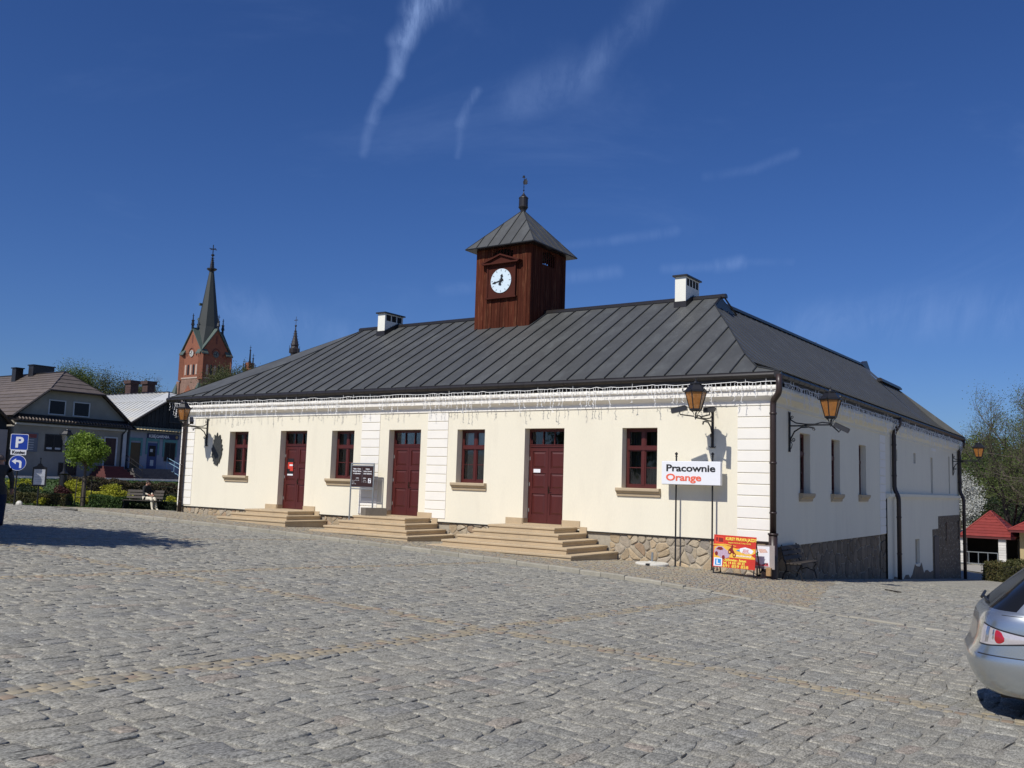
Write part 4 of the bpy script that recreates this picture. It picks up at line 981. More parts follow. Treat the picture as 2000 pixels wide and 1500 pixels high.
# strings of icicle lights under the gutters
def icicles(label, P, a0, a1, group='icicle light strings', seed=1, drop=(.1, .42), far=False, zl=5.165):
    rr = random.Random(seed); r = thing('icicle_lights', label, 'string lights', P(a0, 0, zl), group); mb = MB(); a = a0; main = []
    while a < a1: main.append(P(a, rr.uniform(-.01, .01), zl+rr.uniform(-.03, .015))); a += rr.uniform(.10, .28)
    mb.tube(main, .009, 3)
    a = a0+.05; L = (.12, .2, .32, .50, .56, .2, .42); k = 0
    while a < a1:
        d = rr.choice(L)*rr.uniform(.8, 1.25); z = zl-.01; p = [P(a, 0, z)]; s = rr.uniform(-1, 1)
        while d > 0:
            st = min(rr.uniform(.05, .10), d); d -= st; s = -s*rr.uniform(.4, 1.2); z -= st; p.append(P(a+s*.022+rr.uniform(-.018, .018), rr.uniform(-.012, .012), z))
            if rr.random() < .55:
                q = p[-1]; e = P(a+s*.022+rr.choice((-1, 1))*rr.uniform(.02, .05), rr.uniform(-.02, .02), z-rr.uniform(.0, .04)); mb.tube([q, e], .007, 3)
        if rr.random() < .10: p = [P(a, 0, z_) for z_ in (zl, zl+.09, zl+.2)][::-1]+p
        mb.tube(p, .0072, 3); a += rr.uniform(.055, .16)
    o = mb.build('light_cable', MT['cable'], r); return o
icicles('white icicle light string hanging along the sunlit front under the gutter', lambda a, d, z: (a, -.315+d, z), -25.2, .34, seed=2)
icicles('white icicle light string hanging along the shaded side wall under the gutter', lambda a, d, z: (.335+d*2, a, z), .15, 29.6, seed=3)
icicles('short tangle of white icicle lights wrapping the left end of the eaves', lambda a, d, z: (-25.58+d*3, a, z), -.3, .9, seed=5, zl=5.22)
# Pracownie Orange sign
sg = thing('lightbox_sign', 'white rectangular sign with black and orange words on two thin black posts', 'sign', (-2.05, -.34, gh(-2, -.34)))
sx0, sx1, sz0, sz1, sy = -2.925, -1.215, 2.388, 3.03, -.41
b = MB(); b.box(sx0, sy, sz0, sx1, sy+.13, sz1, 0, .012); box_ = b.build('sign_box', MT['whitep'], sg)
b = MB(); b.box(sx0+.0, sy+.045, sz0-.004, sx1+.004, sy+.05, sz1+.004); b.build('sign_box_seam', MT['galv'], box_)
text('Pracownie', .262, MT['black'], box_, (sx0+.125, sy-.003, 2.755), bold=.0062, name='lettering', sx=1.34, spacing=.97)
text('Orange', .262, MT['orange'], box_, (sx0+.125, sy-.003, 2.50), bold=.0062, name='lettering', sx=1.34, spacing=.97)
for x in (-2.56, -1.50):
    b = MB(); g = gh(x, -.3); b.tube([(x, -.25, g), (x, -.25, 3.16)], .024, 8)
    b.lathe(x, -.25, [(.02, 3.14), (.038, 3.17), (.02, 3.195), (.042, 3.225), (.042, 3.25), (.01, 3.285)], 10)
    b.box(x-.04, -.29, g, x+.04, -.21, g+.1); b.build('post', MT['iron'], sg)
# brown info panel on grey tubes
ip = thing('information_panel', 'dark brown two-column information panel in a grey tube frame beside the middle door', 'sign', (-14.15, -.45, .5))
bx0, bx1, by = -14.72, -13.66, -.45
b = MB(); b.tube([(bx0, by, .35), (bx0, by, 2.80)], .026, 8); b.tube([(bx1, by, 1.07), (bx1, by, 2.80)], .026, 8)
b.tube([(bx0, by, 2.80), (bx1, by, 2.80)], .026, 8); b.tube([(bx0, by, 1.93), (bx1, by, 1.93)], .02, 8); b.build('frame', MT['galv'], ip)
b = MB(); b.box(bx0+.04, by-.012, 1.985, bx1-.04, by+.012, 2.745); pn = b.build('panel', MT['brownp'], ip)
b = MB(); b.box(bx0+.03, by-.018, 2.715, bx1-.03, by-.013, 2.74); b.box(bx0+.03, by-.018, 1.985, bx1-.03, by-.013, 2.005); xm = (bx0+bx1)/2; b.box(xm-.004, by-.016, 2.14, xm+.004, by-.0125, 2.66)
b.build('trim_strip', MT['galv'], pn)
wp = MT['whitep']; y_ = by-.0155
for cx, lines in ((xm-.25, (('Miejsko - Gminna', 2.60), ('Biblioteka Publiczna', 2.52), ('w Ciężkowicach', 2.44))), (xm+.25, (('Centrum', 2.60), ('Kultury i Promocji', 2.52), ('Gminy Ciężkowice', 2.44)))):
    for s, z in lines: text(s, .062, wp, pn, (cx, y_, z), align='CENTER', bold=.0018, depth=.0015, sx=.80)
text('czynna', .05, wp, pn, (xm-.22, y_, 2.29), align='CENTER', bold=.001, depth=.0015)
for s, z in (('pon - pt  9.00 - 17.00', 2.21), ('sobota', 2.15), ('9.00 - 13.00', 2.09)): text(s, .038, wp, pn, (bx0+.07, y_, z), depth=.0015)
text('czynne', .05, wp, pn, (xm+.12, y_, 2.29), align='CENTER', bold=.001, depth=.0015)
for s, z in (('pon - pt', 2.22), ('7.30 - 15.30', 2.16)): text(s, .038, wp, pn, (xm+.13, y_, z), align='CENTER', depth=.0015)
b = MB(); b.box(xm+.29, y_, 2.14, xm+.42, y_+.002, 2.30, 0); b.box(xm+.325, y_-.002, 2.16, xm+.375, y_, 2.21, 1); b.box(xm+.34, y_-.002, 2.24, xm+.40, y_, 2.285, 1); b.build('emblem', [MT['whitep'], MT['brownp']], pn)
b = MB(); V = [(-13.72, -.95), (-13.33, -1.12), (-12.95, -.50), (-13.38, -.32)]
b.ext([(x, y, 1.068) for x, y in V], (0, 0, .25)); o = b.build('stone_block', MT['stoneb'], None, base=(-13.35, -.72, 1.066)); tag(o, 'dark rough stone block lying on the landing under the brown information panel', 'stone block')
# red driving-school board
ab = thing('advertising_board', 'red and yellow driving school advertising board on a low black stand', 'sign', (-.66, -.95, gh(-.66, -.95)))
A0 = Vector((-1.175, -1.02, .31)); Xd = Vector((1.115, .03, -.02)); L_ = Xd.length; Xd.normalize(); Ud = Vector((.03, .06, 1)).normalized(); Nd = Xd.cross(Ud)
def bp(a, b, c=0): return tuple(A0+Xd*a+Ud*b+Nd*c)
red = mat('board_red', (.58, .035, .018), .45, var=.12, vs=5); yel = mat('board_yellow', (.82, .48, .06), .45, var=.15, vs=7); crd = mat('board_dark_red', (.22, .015, .012), .45); blu = mat('learner_plate_blue', (.03, .28, .62), .4); lil = mat('printed_car_lilac', (.50, .36, .46), .4, var=.25, vs=20); yl2 = mat('lettering_yellow', (.9, .72, .10), .5, var=0)
def flat(mb, pts, c, mi=0, th=.002): mb.add([bp(a, b, c) for a, b in pts]+[bp(a, b, c-th) for a, b in pts], [tuple(range(len(pts))), tuple(range(len(pts), 2*len(pts)))[::-1]]+[(i, (i+1) % len(pts), len(pts)+(i+1) % len(pts), len(pts)+i) for i in range(len(pts))], mi)
b = MB(); flat(b, [(0, 0), (L_, 0), (L_, .82), (0, .82)], 0, 0, .018); brd = b.build('board', red, ab)
b = MB()
flat(b, [(.02, .52), (.30, .57), (.62, .50), (L_-.01, .52), (L_-.01, .26), (.30, .26), (.02, .20)], .003, 0)
flat(b, [(.0, .575), (.30, .60), (.60, .565), (.60, .55), (.30, .575), (.0, .55)], .004, 0)
b.build('yellow_field', yel, brd)
b = MB(); flat(b, [(.03, .60), (.27, .60), (.27, .76), (.22, .78), (.05, .78)], .003, 0); flat(b, [(.06, .66), (.11, .66), (.11, .75), (.06, .75)], .005, 1); flat(b, [(.13, .64), (.26, .64), (.25, .74), (.13, .75)], .005, 1); flat(b, [(.03, .56), (.34, .545), (.34, .565), (.03, .585)], .005, 2); b.build('printed_lorry', [mat('lorry_red', (.75, .07, .03), .4), crd, yel], brd)
b = MB(); flat(b, [(.02, .37), (.05, .47), (.12, .53), (.24, .53), (.33, .46), (.42, .41), (.45, .34), (.42, .26), (.30, .22), (.20, .25), (.08, .32)], .007, 0); flat(b, [(.08, .45), (.13, .51), (.22, .51), (.28, .46), (.20, .43)], .009, 1)
for cx, cz in ((.09, .34), (.28, .255)): flat(b, [(cx+.042*math.cos(t), cz+.055*math.sin(t)) for t in np.linspace(0, 6.0, 12)], .009, 1)
for cx, cz in ((.44, .40), (.565, .33)):
    flat(b, [(cx+.045*math.cos(t), cz+.058*math.sin(t)) for t in np.linspace(0, 6.0, 12)], .009, 1); flat(b, [(cx+.022*math.cos(t), cz+.03*math.sin(t)) for t in np.linspace(0, 6.0, 10)], .0115, 2)
flat(b, [(.40, .45), (.47, .52), (.49, .60), (.52, .57), (.52, .47), (.57, .40), (.53, .37), (.46, .39)], .009, 1); b.build('printed_car_and_motorcycle', [lil, crd, yel], brd)
b = MB(); flat(b, [(.66+.0, .47), (.72, .52), (.84, .55), (.98, .52), (1.06, .47), (1.02, .40), (.86, .38), (.74, .41)], .005, 0); flat(b, [(.60, .45), (.70, .49), (.70, .43)], .007, 1); flat(b, [(1.0, .36), (L_-.01, .42), (L_-.01, .30)], .006, 2); b.build('printed_emblem', [MT['whitep'], blu, red], brd)
b = MB(); flat(b, [(.03, .02), (.255, .02), (.255, .235), (.03, .235)], .005, 0); flat(b, [(.065, .05), (.222, .05), (.222, .205), (.065, .205)], .008, 1); flat(b, [(.105, .07), (.195, .07), (.195, .098), (.138, .098), (.138, .185), (.105, .185)], .011, 0); b.build('learner_plate', [MT['whitep'], blu], brd)
def bt(s, a, b_, size, m, bold=.002, sx=1.0, al='LEFT'): text(s, size, m, brd, bp(a, b_, .005), Xd, Ud, al, bold, depth=.0015, sx=sx)
bt('KURSY PRAWA JAZDY', .315, .70, .105, yl2, .004, .78); bt('Kategorie A B C D, A1, T, B+E, C+E, D+E', .39, .625, .045, yl2, .001, .76)
bt('ZDZ', .78, .44, .075, red, .002); bt('TARNÓW', .76, .395, .045, red, .001); bt('www.zdz.tarnow.pl', .57, .305, .062, MT['whitep'], .002, .9)
bt('Ciężkowice - Ratusz', .285, .175, .082, yl2, .0035, .86); bt('tel. 14 651 00 32', .285, .10, .084, yl2, .003, .98); bt('691 859 858', .27, .012, .105, yl2, .0015, 1.28)
b = MB(); g0 = gh(-1.2, -1)+.07; g1 = gh(-.1, -.9)+.07
for a in (.03, L_-.03):
    t = bp(a, .78, -.03); f0 = bp(a, 0, -.03); zb = (g0 if a < .5 else g1)
    b.tube([(f0[0], f0[1]-.05, zb), f0, t], .016, 5); b.tube([(f0[0]+.02, f0[1]+.42, zb), t], .016, 5); b.tube([(f0[0], f0[1]-.06, zb+.01), (f0[0]+.02, f0[1]+.43, zb+.01)], .016, 5)
b.tube([(A0.x+.03, A0.y-.05, g0+.03), (A0.x+L_-.03, A0.y-.02, g1+.03)], .014, 5); b.build('stand', MT['iron'], ab)
# small poster behind it
pb = thing('notice_board', 'small white poster with pink corners on a grey board behind the red board', 'sign', (.03, -.5, gh(0, -.5)))
b = MB(); b.box(-.30, -.46, .30, .27, -.43, .90); g = b.build('backing_board', mat('grey_board_back', (.33, .29, .27), .7), pb)
b = MB(); b.box(-.28, -.468, .36, .14, -.461, .87); po = b.build('poster', MT['whitep'], g)
b = MB(); b.add([(-.27, -.471, .37), (.12, -.471, .37), (.10, -.471, .46), (-.08, -.471, .40), (-.25, -.471, .50)], [(0, 1, 2, 3, 4)], 0); b.add([(-.26, -.471, .68), (-.14, -.471, .72), (-.22, -.471, .58)], [(0, 1, 2)], 1); b.add([(-.1, -.471, .70), (.10, -.471, .72), (.04, -.471, .80), (-.16, -.471, .80)], [(0, 1, 2, 3)], 2)
b.add([(-.02, -.474, .42), (.03, -.474, .40), (.04, -.474, .46)], [(0, 1, 2)], 3); b.add([(.05, -.474, .46), (.06, -.474, .40), (.11, -.474, .42)], [(0, 1, 2)], 3)
b.build('poster_print', [mat('poster_pink', (.62, .12, .14), .5, var=.3, vs=20), mat('poster_green', (.06, .2, .1), .5), mat('poster_peach', (.72, .5, .42), .5, var=.3, vs=25), MT['black']], po)
b = MB(); b.tube([(-.2, -.42, .02), (-.2, -.42, .4)], .02, 5); b.build('prop', MT['iron'], pb)
b = MB(); b.box(.08, -.56, .13, .20, -.46, .34, 0, .008); b.build('wooden_block', mat('raw_timber_block', (.36, .22, .10), .8, var=.2, vs=15), pb)
# disc foot of a missing sign
cb = thing('sign_foot', 'white round concrete sign foot with a short pipe, lying on the pavement', 'sign base', (-3.02, -.70, gh(-3, -.7)))
g = gh(-3.02, -.7)+.07; b = MB(); b.lathe(-3.02, -.75, [(.44, g-.03), (.455, g+.01), (.455, g+.065), (.43, g+.085), (.12, g+.10), (.09, g+.12)], 28); cbm = b.build('concrete_disc', MT['conc'], cb)
b = MB(); b.ext([(-2.99, -1.21, g), (-2.88, -1.20, g+.0), (-2.90, -.95, g+.0), (-2.98, -.9, g)], (0, 0, .088)); b.build('dark_gap', MT['black'], cbm)
b = MB(); b.tube([(-3.02, -.75, g+.1), (-3.01, -.75, g+.36)], .032, 10); b.build('pipe_stub', MT['galv'], cb)
# dark relief plaque near the left corner
pq = MB(); rr = random.Random(8); cx, cz = -22.62, 3.22; P_ = []
for i in range(46):
    t = 6.283*i/46; rx, rz = .34, .56; k = 1+rr.uniform(-.12, .13)
    if math.sin(t) > .7: k += rr.choice((0, .18, .3))*.8
    P_.append((cx+rx*k*math.cos(t)*(.9+.1*math.sin(t)), -.05, cz+rz*k*math.sin(t)))
pq.ext(P_, (0, .045, 0)); o = pq.build('wall_plaque', mat('dark_relief_plaque', (.035, .037, .035), .6, var=.3, vs=8, bump=.8, bs=20, bd=.03), None, base=(-22.62, 0, 2.7)); tag(o, 'dark ragged metal relief plaque on the cream wall near the left corner lantern', 'plaque')
o = MB(); o.ext([(2.55, 1.25, gh(2.55, 1.25)+.012), (2.62, 1.2, gh(2.6, 1.2)+.012), (3.1, .55, gh(3.1, .55)+.012), (3.03, .53, gh(3, .53)+.012)], (0, 0, .025)); o = o.build('timber_batten', MT['barkd0'], None, base=(2.8, .9, gh(2.8, .9))); tag(o, 'short dark batten lying on the paving beside the shaded wall', 'batten')
# bench against the shaded side wall
bn = thing('park_bench', 'dark slatted bench with curved iron legs in the shade by the side wall', 'bench', (.62, 1.2, gh(.6, 1.2)))
def bench(r, O, along, out, L=1.7, mw='benchw'):
    a = Vector((*along, 0)); u = Vector((*out, 0)); o = Vector(O); Z = Vector((0, 0, 1))
    for k in range(4):
        b = MB(); c = o+u*(.12+.105*k)+Z*(.43+.01*(k == 3)); L2 = a*L
        b.ext([tuple(c), tuple(c+u*.085), tuple(c+u*.085+Z*.032), tuple(c+Z*.032)], tuple(L2)); b.build('seat_slat', MT[mw], r)
    for k in range(3):
        b = MB(); c = o+u*(.07-.035*k)+Z*(.53+.13*k); b.ext([tuple(c), tuple(c+u*.028), tuple(c+u*.0+Z*.095), tuple(c-u*.028+Z*.095)], tuple(a*L)); b.build('back_slat', MT[mw], r)
    for q in (.15, L-.15):
        b = MB(); e = o+a*q
        b.tube([tuple(e+u*.52+Z*.0), tuple(e+u*.50+Z*.12), tuple(e+u*.44+Z*.28), tuple(e+u*.52+Z*.40), tuple(e+u*.50+Z*.425), tuple(e+u*.10+Z*.415), tuple(e+u*.03+Z*.52), tuple(e-u*.04+Z*.92)], .02, 6)
        b.tube([tuple(e+u*-.02+Z*.0), tuple(e+u*.02+Z*.15), tuple(e+u*.10+Z*.28), tuple(e+u*.08+Z*.415)], .02, 6); b.tube([tuple(e+u*.06+Z*.2), tuple(e+u*.25+Z*.27), tuple(e+u*.46+Z*.2)], .014, 5)
        b.build('bench_leg', MT['iron'], r)
MT['benchw'] = mat('dark_bench_slat', (.05, .04, .032), .7, var=.3, vs=10)
bench(bn, (.14, .45, gh(.4, 1.2)+.05), (0, 1), (1, 0), 1.55)
# ================================================================== VEGETATION
def leaf_mat(name, cols, rough=.65, trans=.25):
    M = bpy.data.materials.new(name); M.use_nodes = True; t = M.node_tree; t.nodes.clear(); L = t.links.new
    o = t.nodes.new('ShaderNodeOutputMaterial'); p = t.nodes.new('ShaderNodeBsdfPrincipled'); tl = t.nodes.new('ShaderNodeBsdfTranslucent'); mx = t.nodes.new('ShaderNodeMixShader')
    a = t.nodes.new('ShaderNodeAttribute'); a.attribute_name = 'tone'; cr = t.nodes.new('ShaderNodeValToRGB'); els = cr.color_ramp.elements
    while len(els) < len(cols): els.new(.5)
    for i, c in enumerate(cols): els[i].position = i/(len(cols)-1) if len(cols) > 1 else 0; els[i].color = (*c, 1)
    L(a.outputs['Fac'], cr.inputs[0]); L(cr.outputs[0], p.inputs[0]); L(cr.outputs[0], tl.inputs[0]); p.inputs['Roughness'].default_value = rough
    p.inputs['Specular IOR Level'].default_value = .3
    mx.inputs[0].default_value = trans; L(p.outputs[0], mx.inputs[1]); L(tl.outputs[0], mx.inputs[2]); L(mx.outputs[0], o.inputs[0]); return M
MT['bark'] = mat('grey_brown_bark', (.085, .070, .055), .9, var=.25, vs=6, bump=.4, bs=20)
MT['barkd'] = mat('dark_bark', (.04, .033, .026), .9, var=.25, vs=6)
LM = {'lime': leaf_mat('fresh_maple_leaves', [(.10, .17, .02), (.17, .26, .035), (.28, .38, .07)], trans=.35),
      'yellow': leaf_mat('golden_shrub_leaves', [(.22, .25, .02), (.38, .38, .03), (.52, .50, .06)], trans=.3),
      'green': leaf_mat('hedge_leaves', [(.03, .06, .015), (.055, .10, .022), (.09, .15, .035)]),
      'dark': leaf_mat('dark_conifer_leaves', [(.014, .026, .012), (.028, .045, .018), (.045, .065, .022)]),
      'purple': leaf_mat('purple_barberry_leaves', [(.05, .015, .02), (.09, .03, .03), (.12, .06, .04)]),
      'brown': leaf_mat('brown_hedge_leaves', [(.035, .035, .018), (.06, .045, .022), (.085, .07, .03)]),
      'spring': leaf_mat('spring_tree_leaves', [(.06, .085, .025), (.10, .14, .035), (.15, .19, .05)], trans=.3),
      'olive': leaf_mat('olive_woodland_leaves', [(.045, .055, .022), (.075, .09, .03), (.11, .125, .045)], trans=.25),
      'bud': leaf_mat('budding_twigs', [(.13, .12, .10), (.18, .165, .14), (.22, .20, .17)], trans=.1),
      'blossom': leaf_mat('white_blossom', [(.45, .46, .42), (.62, .63, .58), (.75, .75, .70)], trans=.3),
      'mixed': leaf_mat('clipped_conifer_leaves', [(.05, .06, .02), (.085, .09, .03), (.13, .09, .03)])}
def leaves(name, pts, size, m, parent, tones=None, seed=1, kind=None, asp=.6, up=.0):
    """one small four-sided leaf at each point"""
    P_ = np.asarray(pts, float); n = len(P_); r = np.random.RandomState(seed)
    a = r.normal(size=(n, 3)); a /= np.linalg.norm(a, axis=1)[:, None]; b = r.normal(size=(n, 3)); b -= a*(a*b).sum(1)[:, None]; b /= np.linalg.norm(b, axis=1)[:, None]
    s = (np.asarray(size)*r.uniform(.6, 1.3, n))[:, None]
    V = np.stack([P_-a*s*.5, P_+b*s*asp*.5, P_+a*s*.5, P_-b*s*asp*.5], 1).reshape(-1, 3)
    w = np.array(WL.get(parent.name, (0, 0, 0))) if parent else 0
    o = mesh_np(name, V-w, np.arange(4*n).reshape(n, 4), LM[m], parent, tone=tones if tones is not None else r.uniform(0, 1, n))
    if parent: WL[o.name] = tuple(w)
    if kind: o['kind'] = kind
    return o
def blob_pts(c, rad, n, seed, clumps=14, shell=.55, jag=.25):
    r = np.random.RandomState(seed); c = np.array(c); rad = np.array(rad if hasattr(rad, '__len__') else (rad,)*3)
    k = r.normal(size=(clumps, 3)); k /= np.linalg.norm(k, axis=1)[:, None]; k *= r.uniform(.45, .85, clumps)[:, None]
    which = r.randint(0, clumps, n); d = r.normal(size=(n, 3)); d /= np.linalg.norm(d, axis=1)[:, None]
    rr_ = (r.uniform(0, 1, n)**.4)*r.uniform(.28, .46, clumps)[which]
    p = k[which]+d*rr_[:, None]
    return c+p*rad, (.5*r.uniform(0, 1, n)+.5*r.uniform(0, 1, clumps)[which])
def branch_tree(mb, base, h, r0, seed, spread=.5, levels=4, nb=3, lean=(0, 0), up=.25, tips=None, first=.35, mi=0):
    rr = random.Random(seed); 
    def grow(p, d, L, r, lv):
        n = 3; pts = [p]; rs = [r]; q = Vector(p); dd = Vector(d)
        for i in range(n):
            dd = (dd+Vector((rr.uniform(-.16, .16), rr.uniform(-.16, .16), rr.uniform(-.05, .12)+up*.15))).normalized(); q = q+dd*L/n; pts.append(tuple(q)); rs.append(r*(1-.42*(i+1)/n))
        mb.tube(pts, rs, 5 if lv < 2 else 3, mi, cap=False)
        if lv >= levels:
            if tips is not None: tips.extend(pts[1:])
            return
        for k in range(nb+(1 if rr.random() < .4 else 0)):
            t = rr.uniform(first if lv == 0 else .25, 1.0); i = min(int(t*n), n-1); f = t*n-i; b = Vector(pts[i]).lerp(Vector(pts[i+1]), f)
            a = rr.uniform(0, 6.283); s = d_ = dd.orthogonal().normalized(); s = Matrix.Rotation(a, 3, dd) @ s
            nd = (dd*(1-spread)+s*spread+Vector((0, 0, up*.4))).normalized()
            grow(tuple(b), nd, L*rr.uniform(.5, .72), max(rs[i]*.55, .008), lv+1)
        grow(tuple(q), (dd+Vector((rr.uniform(-.2, .2), rr.uniform(-.2, .2), .1))).normalized(), L*.62, max(rs[-1]*.9, .008), lv+1)
    grow(tuple(base), Vector((lean[0], lean[1], 1)).normalized(), h, r0, 0)
def tree(name, label, base, h, r0, seed, leaf=None, lsize=.2, per=6, jitter=.5, levels=4, nb=3, spread=.5, lean=(0, 0), group=None, bark='bark', up=.25, first=.35, cat='tree'):
    base = (base[0], base[1], base[2]-.1); r = thing(name, label, cat, base, group); mb = MB(); tips = []
    branch_tree(mb, base, h*.42, r0, seed, spread, levels, nb, lean, up, tips, first)
    mb.build('trunk', MT[bark], r)
    if leaf:
        T = np.array(tips); rs = np.random.RandomState(seed); k = rs.randint(0, len(T), int(len(T)*per)); P_ = T[k]+rs.normal(size=(len(k), 3))*jitter
        tn = np.clip(.5*rs.uniform(0, 1, len(T))[k]+.5*rs.uniform(0, 1, len(k)), 0, 1); leaves('crown', P_, lsize, leaf, r, tn, seed)
    return r
def shrub(name, label, c, rad, leaf, n, size, seed, group=None, cat='shrub', clumps=12):
    z0 = c[2]; r = thing(name, label, cat, c, group)
    p, t = blob_pts((c[0], c[1], z0+rad[2]*.85), rad, n, seed, clumps); p[:, 2] = np.maximum(p[:, 2], z0+.02); leaves('foliage', p, size, leaf, r, t, seed)
    rr = random.Random(seed); mb = MB()
    for k in range(7):
        a = rr.uniform(0, 6.28); q = rr.uniform(.3, .7); mb.tube([c, (c[0]+rad[0]*q*.4*math.cos(a), c[1]+rad[1]*q*.4*math.sin(a), z0+rad[2]*.7), (c[0]+rad[0]*q*math.cos(a), c[1]+rad[1]*q*math.sin(a), z0+rad[2]*1.25)], [.02, .014, .006], 4)
    mb.build('stem', MT['barkd'], r); return r
def hedge(name, label, p, q, w, h, leaf, seed, n, size=.07, group=None, wav=.06):
    p = Vector(p); q = Vector(q); r = thing(name, label, 'hedge', tuple(p), group); rs = np.random.RandomState(seed)
    d = (q-p); L = d.length; s = Vector((-d.y, d.x, 0)).normalized(); t = rs.uniform(0, 1, n); face = rs.uniform(0, 1, n)
    a = rs.uniform(-1, 1, n); z = rs.uniform(0, 1, n); top = face < .45; a = np.where(top, a, np.sign(a)*rs.uniform(.75, 1.05, n)); z = np.where(top, rs.uniform(.85, 1.04, n), z)
    hh = h*(1+wav*np.sin(t*L*2.1+seed)+wav*np.sin(t*L*5.3)+wav*.6*np.sin(t*L*11))
    P_ = np.array(p)[None]+t[:, None]*np.array(d)[None]+np.array(s)[None]*(a*w/2)[:, None]; P_[:, 2] += z*hh+.02
    leaves('foliage', P_, size, leaf, r, np.clip(rs.uniform(0, 1, n)*.7+.3*(np.sin(t*L*3)*.5+.5), 0, 1), seed)
    b = MB(); k = 8; prev = None
    for i in range(k):
        u, v = p+d*(i/k), p+d*((i+1)/k); sw = s*w*.40
        b.add([tuple(u-sw), tuple(u+sw), tuple(v+sw), tuple(v-sw), tuple(u-sw+Vector((0, 0, h*.86))), tuple(u+sw+Vector((0, 0, h*.86))), tuple(v+sw+Vector((0, 0, h*.86))), tuple(v-sw+Vector((0, 0, h*.86)))], [(4, 5, 6, 7), (0, 1, 5, 4), (3, 2, 6, 7), (0, 3, 7, 4), (1, 2, 6, 5)])
    b.build('inner_twigs', mat('hedge_inner_'+leaf, {'green': (.02, .035, .012), 'brown': (.03, .026, .016), 'mixed': (.03, .03, .014), 'dark': (.01, .018, .008)}[leaf], .9), r)
    return r
# ================================================================== SQUARE'S WEST SIDE: garden
lawn = MB(); 
pts = [(-25.9, .6), (-26.3, -.35), (-27.6, -1.05), (-29, -2.0), (-31.8, -3.9), (-37, -7), (-43, -9), (-43.6, 6), (-43.6, 22), (-26.5, 22)]
xs_ = np.linspace(-43.4, -25.9, 60); ysx = np.linspace(-11, 24, 120); V = []; F = []
for x in xs_:
    for y in ysx: V.append((x, y, gh(x, y)+.025))
from math import isclose
def inpoly(x, y, P):
    c = False
    for i in range(len(P)):
        a, b = P[i], P[i-1]
        if (a[1] > y) != (b[1] > y) and x < (b[0]-a[0])*(y-a[1])/(b[1]-a[1])+a[0]: c = not c
    return c
for i in range(59):
    for j in range(119):
        if inpoly((xs_[i]+xs_[i+1])/2, (ysx[j]+ysx[j+1])/2, pts): F.append((i*120+j, (i+1)*120+j, (i+1)*120+j+1, i*120+j+1))
struct(mesh_np('garden_lawn', np.array(V), np.array(F), mat('lawn_ground', (.045, .085, .02), .95, var=.25, vs=2, fine_=.3, fs=60, col2=(.07, .06, .035), c2s=.8)))
rs = np.random.RandomState(4); gp = np.stack([rs.uniform(-42.5, -26.2, 30000), rs.uniform(-9, 16, 30000)], -1); gp = np.array([g for g in gp if inpoly(g[0], g[1], pts)])
gp3 = np.stack([gp[:, 0], gp[:, 1], ground_h(gp[:, 0], gp[:, 1])+.05], -1); o = leaves('grass', gp3, .11, 'green', None, seed=9, kind='stuff'); 
def gz(x, y): return gh(x, y)
# clipped hedges and shrubs, front to back (positions along the curb of the garden)
hedge('clipped_hedge', 'low clipped green hedge between the maple and the bench, beside the paving', (-29.15, -1.25, gz(-29.1, -1.2)), (-27.95, -.42, gz(-28, -.4)), .75, .50, 'green', 1, 5200)
hedge('clipped_hedge', 'low brownish green hedge at the left edge of the garden, under the parking sign', (-32.3, -3.65, gz(-32.2, -3.6)), (-29.9, -1.85, gz(-29.9, -1.8)), .75, .46, 'mixed', 2, 6500)
hedge('clipped_hedge', 'low dark hedge under and behind the seated person', (-28.1, .05, gz(-28, 0)), (-26.2, .85, gz(-26.2, .8)), .5, .36, 'dark', 3, 4200)
hedge('clipped_hedge', 'long dark brown hedge along the back of the garden, below the house steps', (-36.5, 1.5, gz(-36.5, 1.5)), (-31.5, 7.5, gz(-31.5, 7.5)), 1.4, .80, 'brown', 4, 11000, .09)
hedge('clipped_hedge', 'dark hedge behind the bench backrest', (-30.3, 1.9, gz(-30.3, 1.9)), (-27.2, 3.6, gz(-27.2, 3.6)), .8, .55, 'dark', 5, 4500)
shr = [('golden_shrub', 'yellow', (-34.6, -1.3), (.8, .8, .50), 2600, .09, 'tall golden shrub at the left, right of the parking sign pole'),
       ('golden_shrub', 'yellow', (-33.6, .7), (.9, .9, .50), 3000, .09, 'golden shrub behind the lamp post base'),
       ('golden_shrub', 'yellow', (-32.1, .6), (.9, .9, .42), 3000, .09, 'golden shrub just right of the maple trunk'),
       ('golden_shrub', 'yellow', (-30.4, .5), (.8, .9, .34), 2600, .08, 'low spreading golden shrub behind the bench, left end'),
       ('golden_shrub', 'yellow', (-33.2, 1.9), (1.0, 1.1, .45), 2600, .09, 'golden shrub furthest back, under the brown hedge'),
       ('golden_shrub', 'yellow', (-30.5, -2.6), (.34, .34, .22), 900, .07, 'small golden tuft by the foot of the notice post'),
       ('golden_shrub', 'yellow', (-27.0, 1.35), (.75, .6, .34), 2400, .08, 'round golden shrub by the left corner of the cream hall'),
       ('green_shrub', 'spring', (-26.7, .95), (.5, .45, .26), 1500, .08, 'low bright green shrub in front of the golden one by the hall corner'),
       ('green_shrub', 'dark', (-33.3, -1.7), (1.2, 1.0, .42), 2600, .09, 'spreading dark juniper behind the notice post'),
       ('purple_shrub', 'purple', (-31.1, -1.5), (.6, .6, .45), 2400, .08, 'purple leaved shrub left of the maple trunk'),
       ('green_shrub', 'spring', (-30.2, -1.75), (.42, .40, .30), 1700, .08, 'light green tuft in front of the purple shrub'),
       ('golden_shrub', 'yellow', (-30.95, -2.35), (.4, .4, .26), 1400, .08, 'golden tuft left of the purple shrub')]
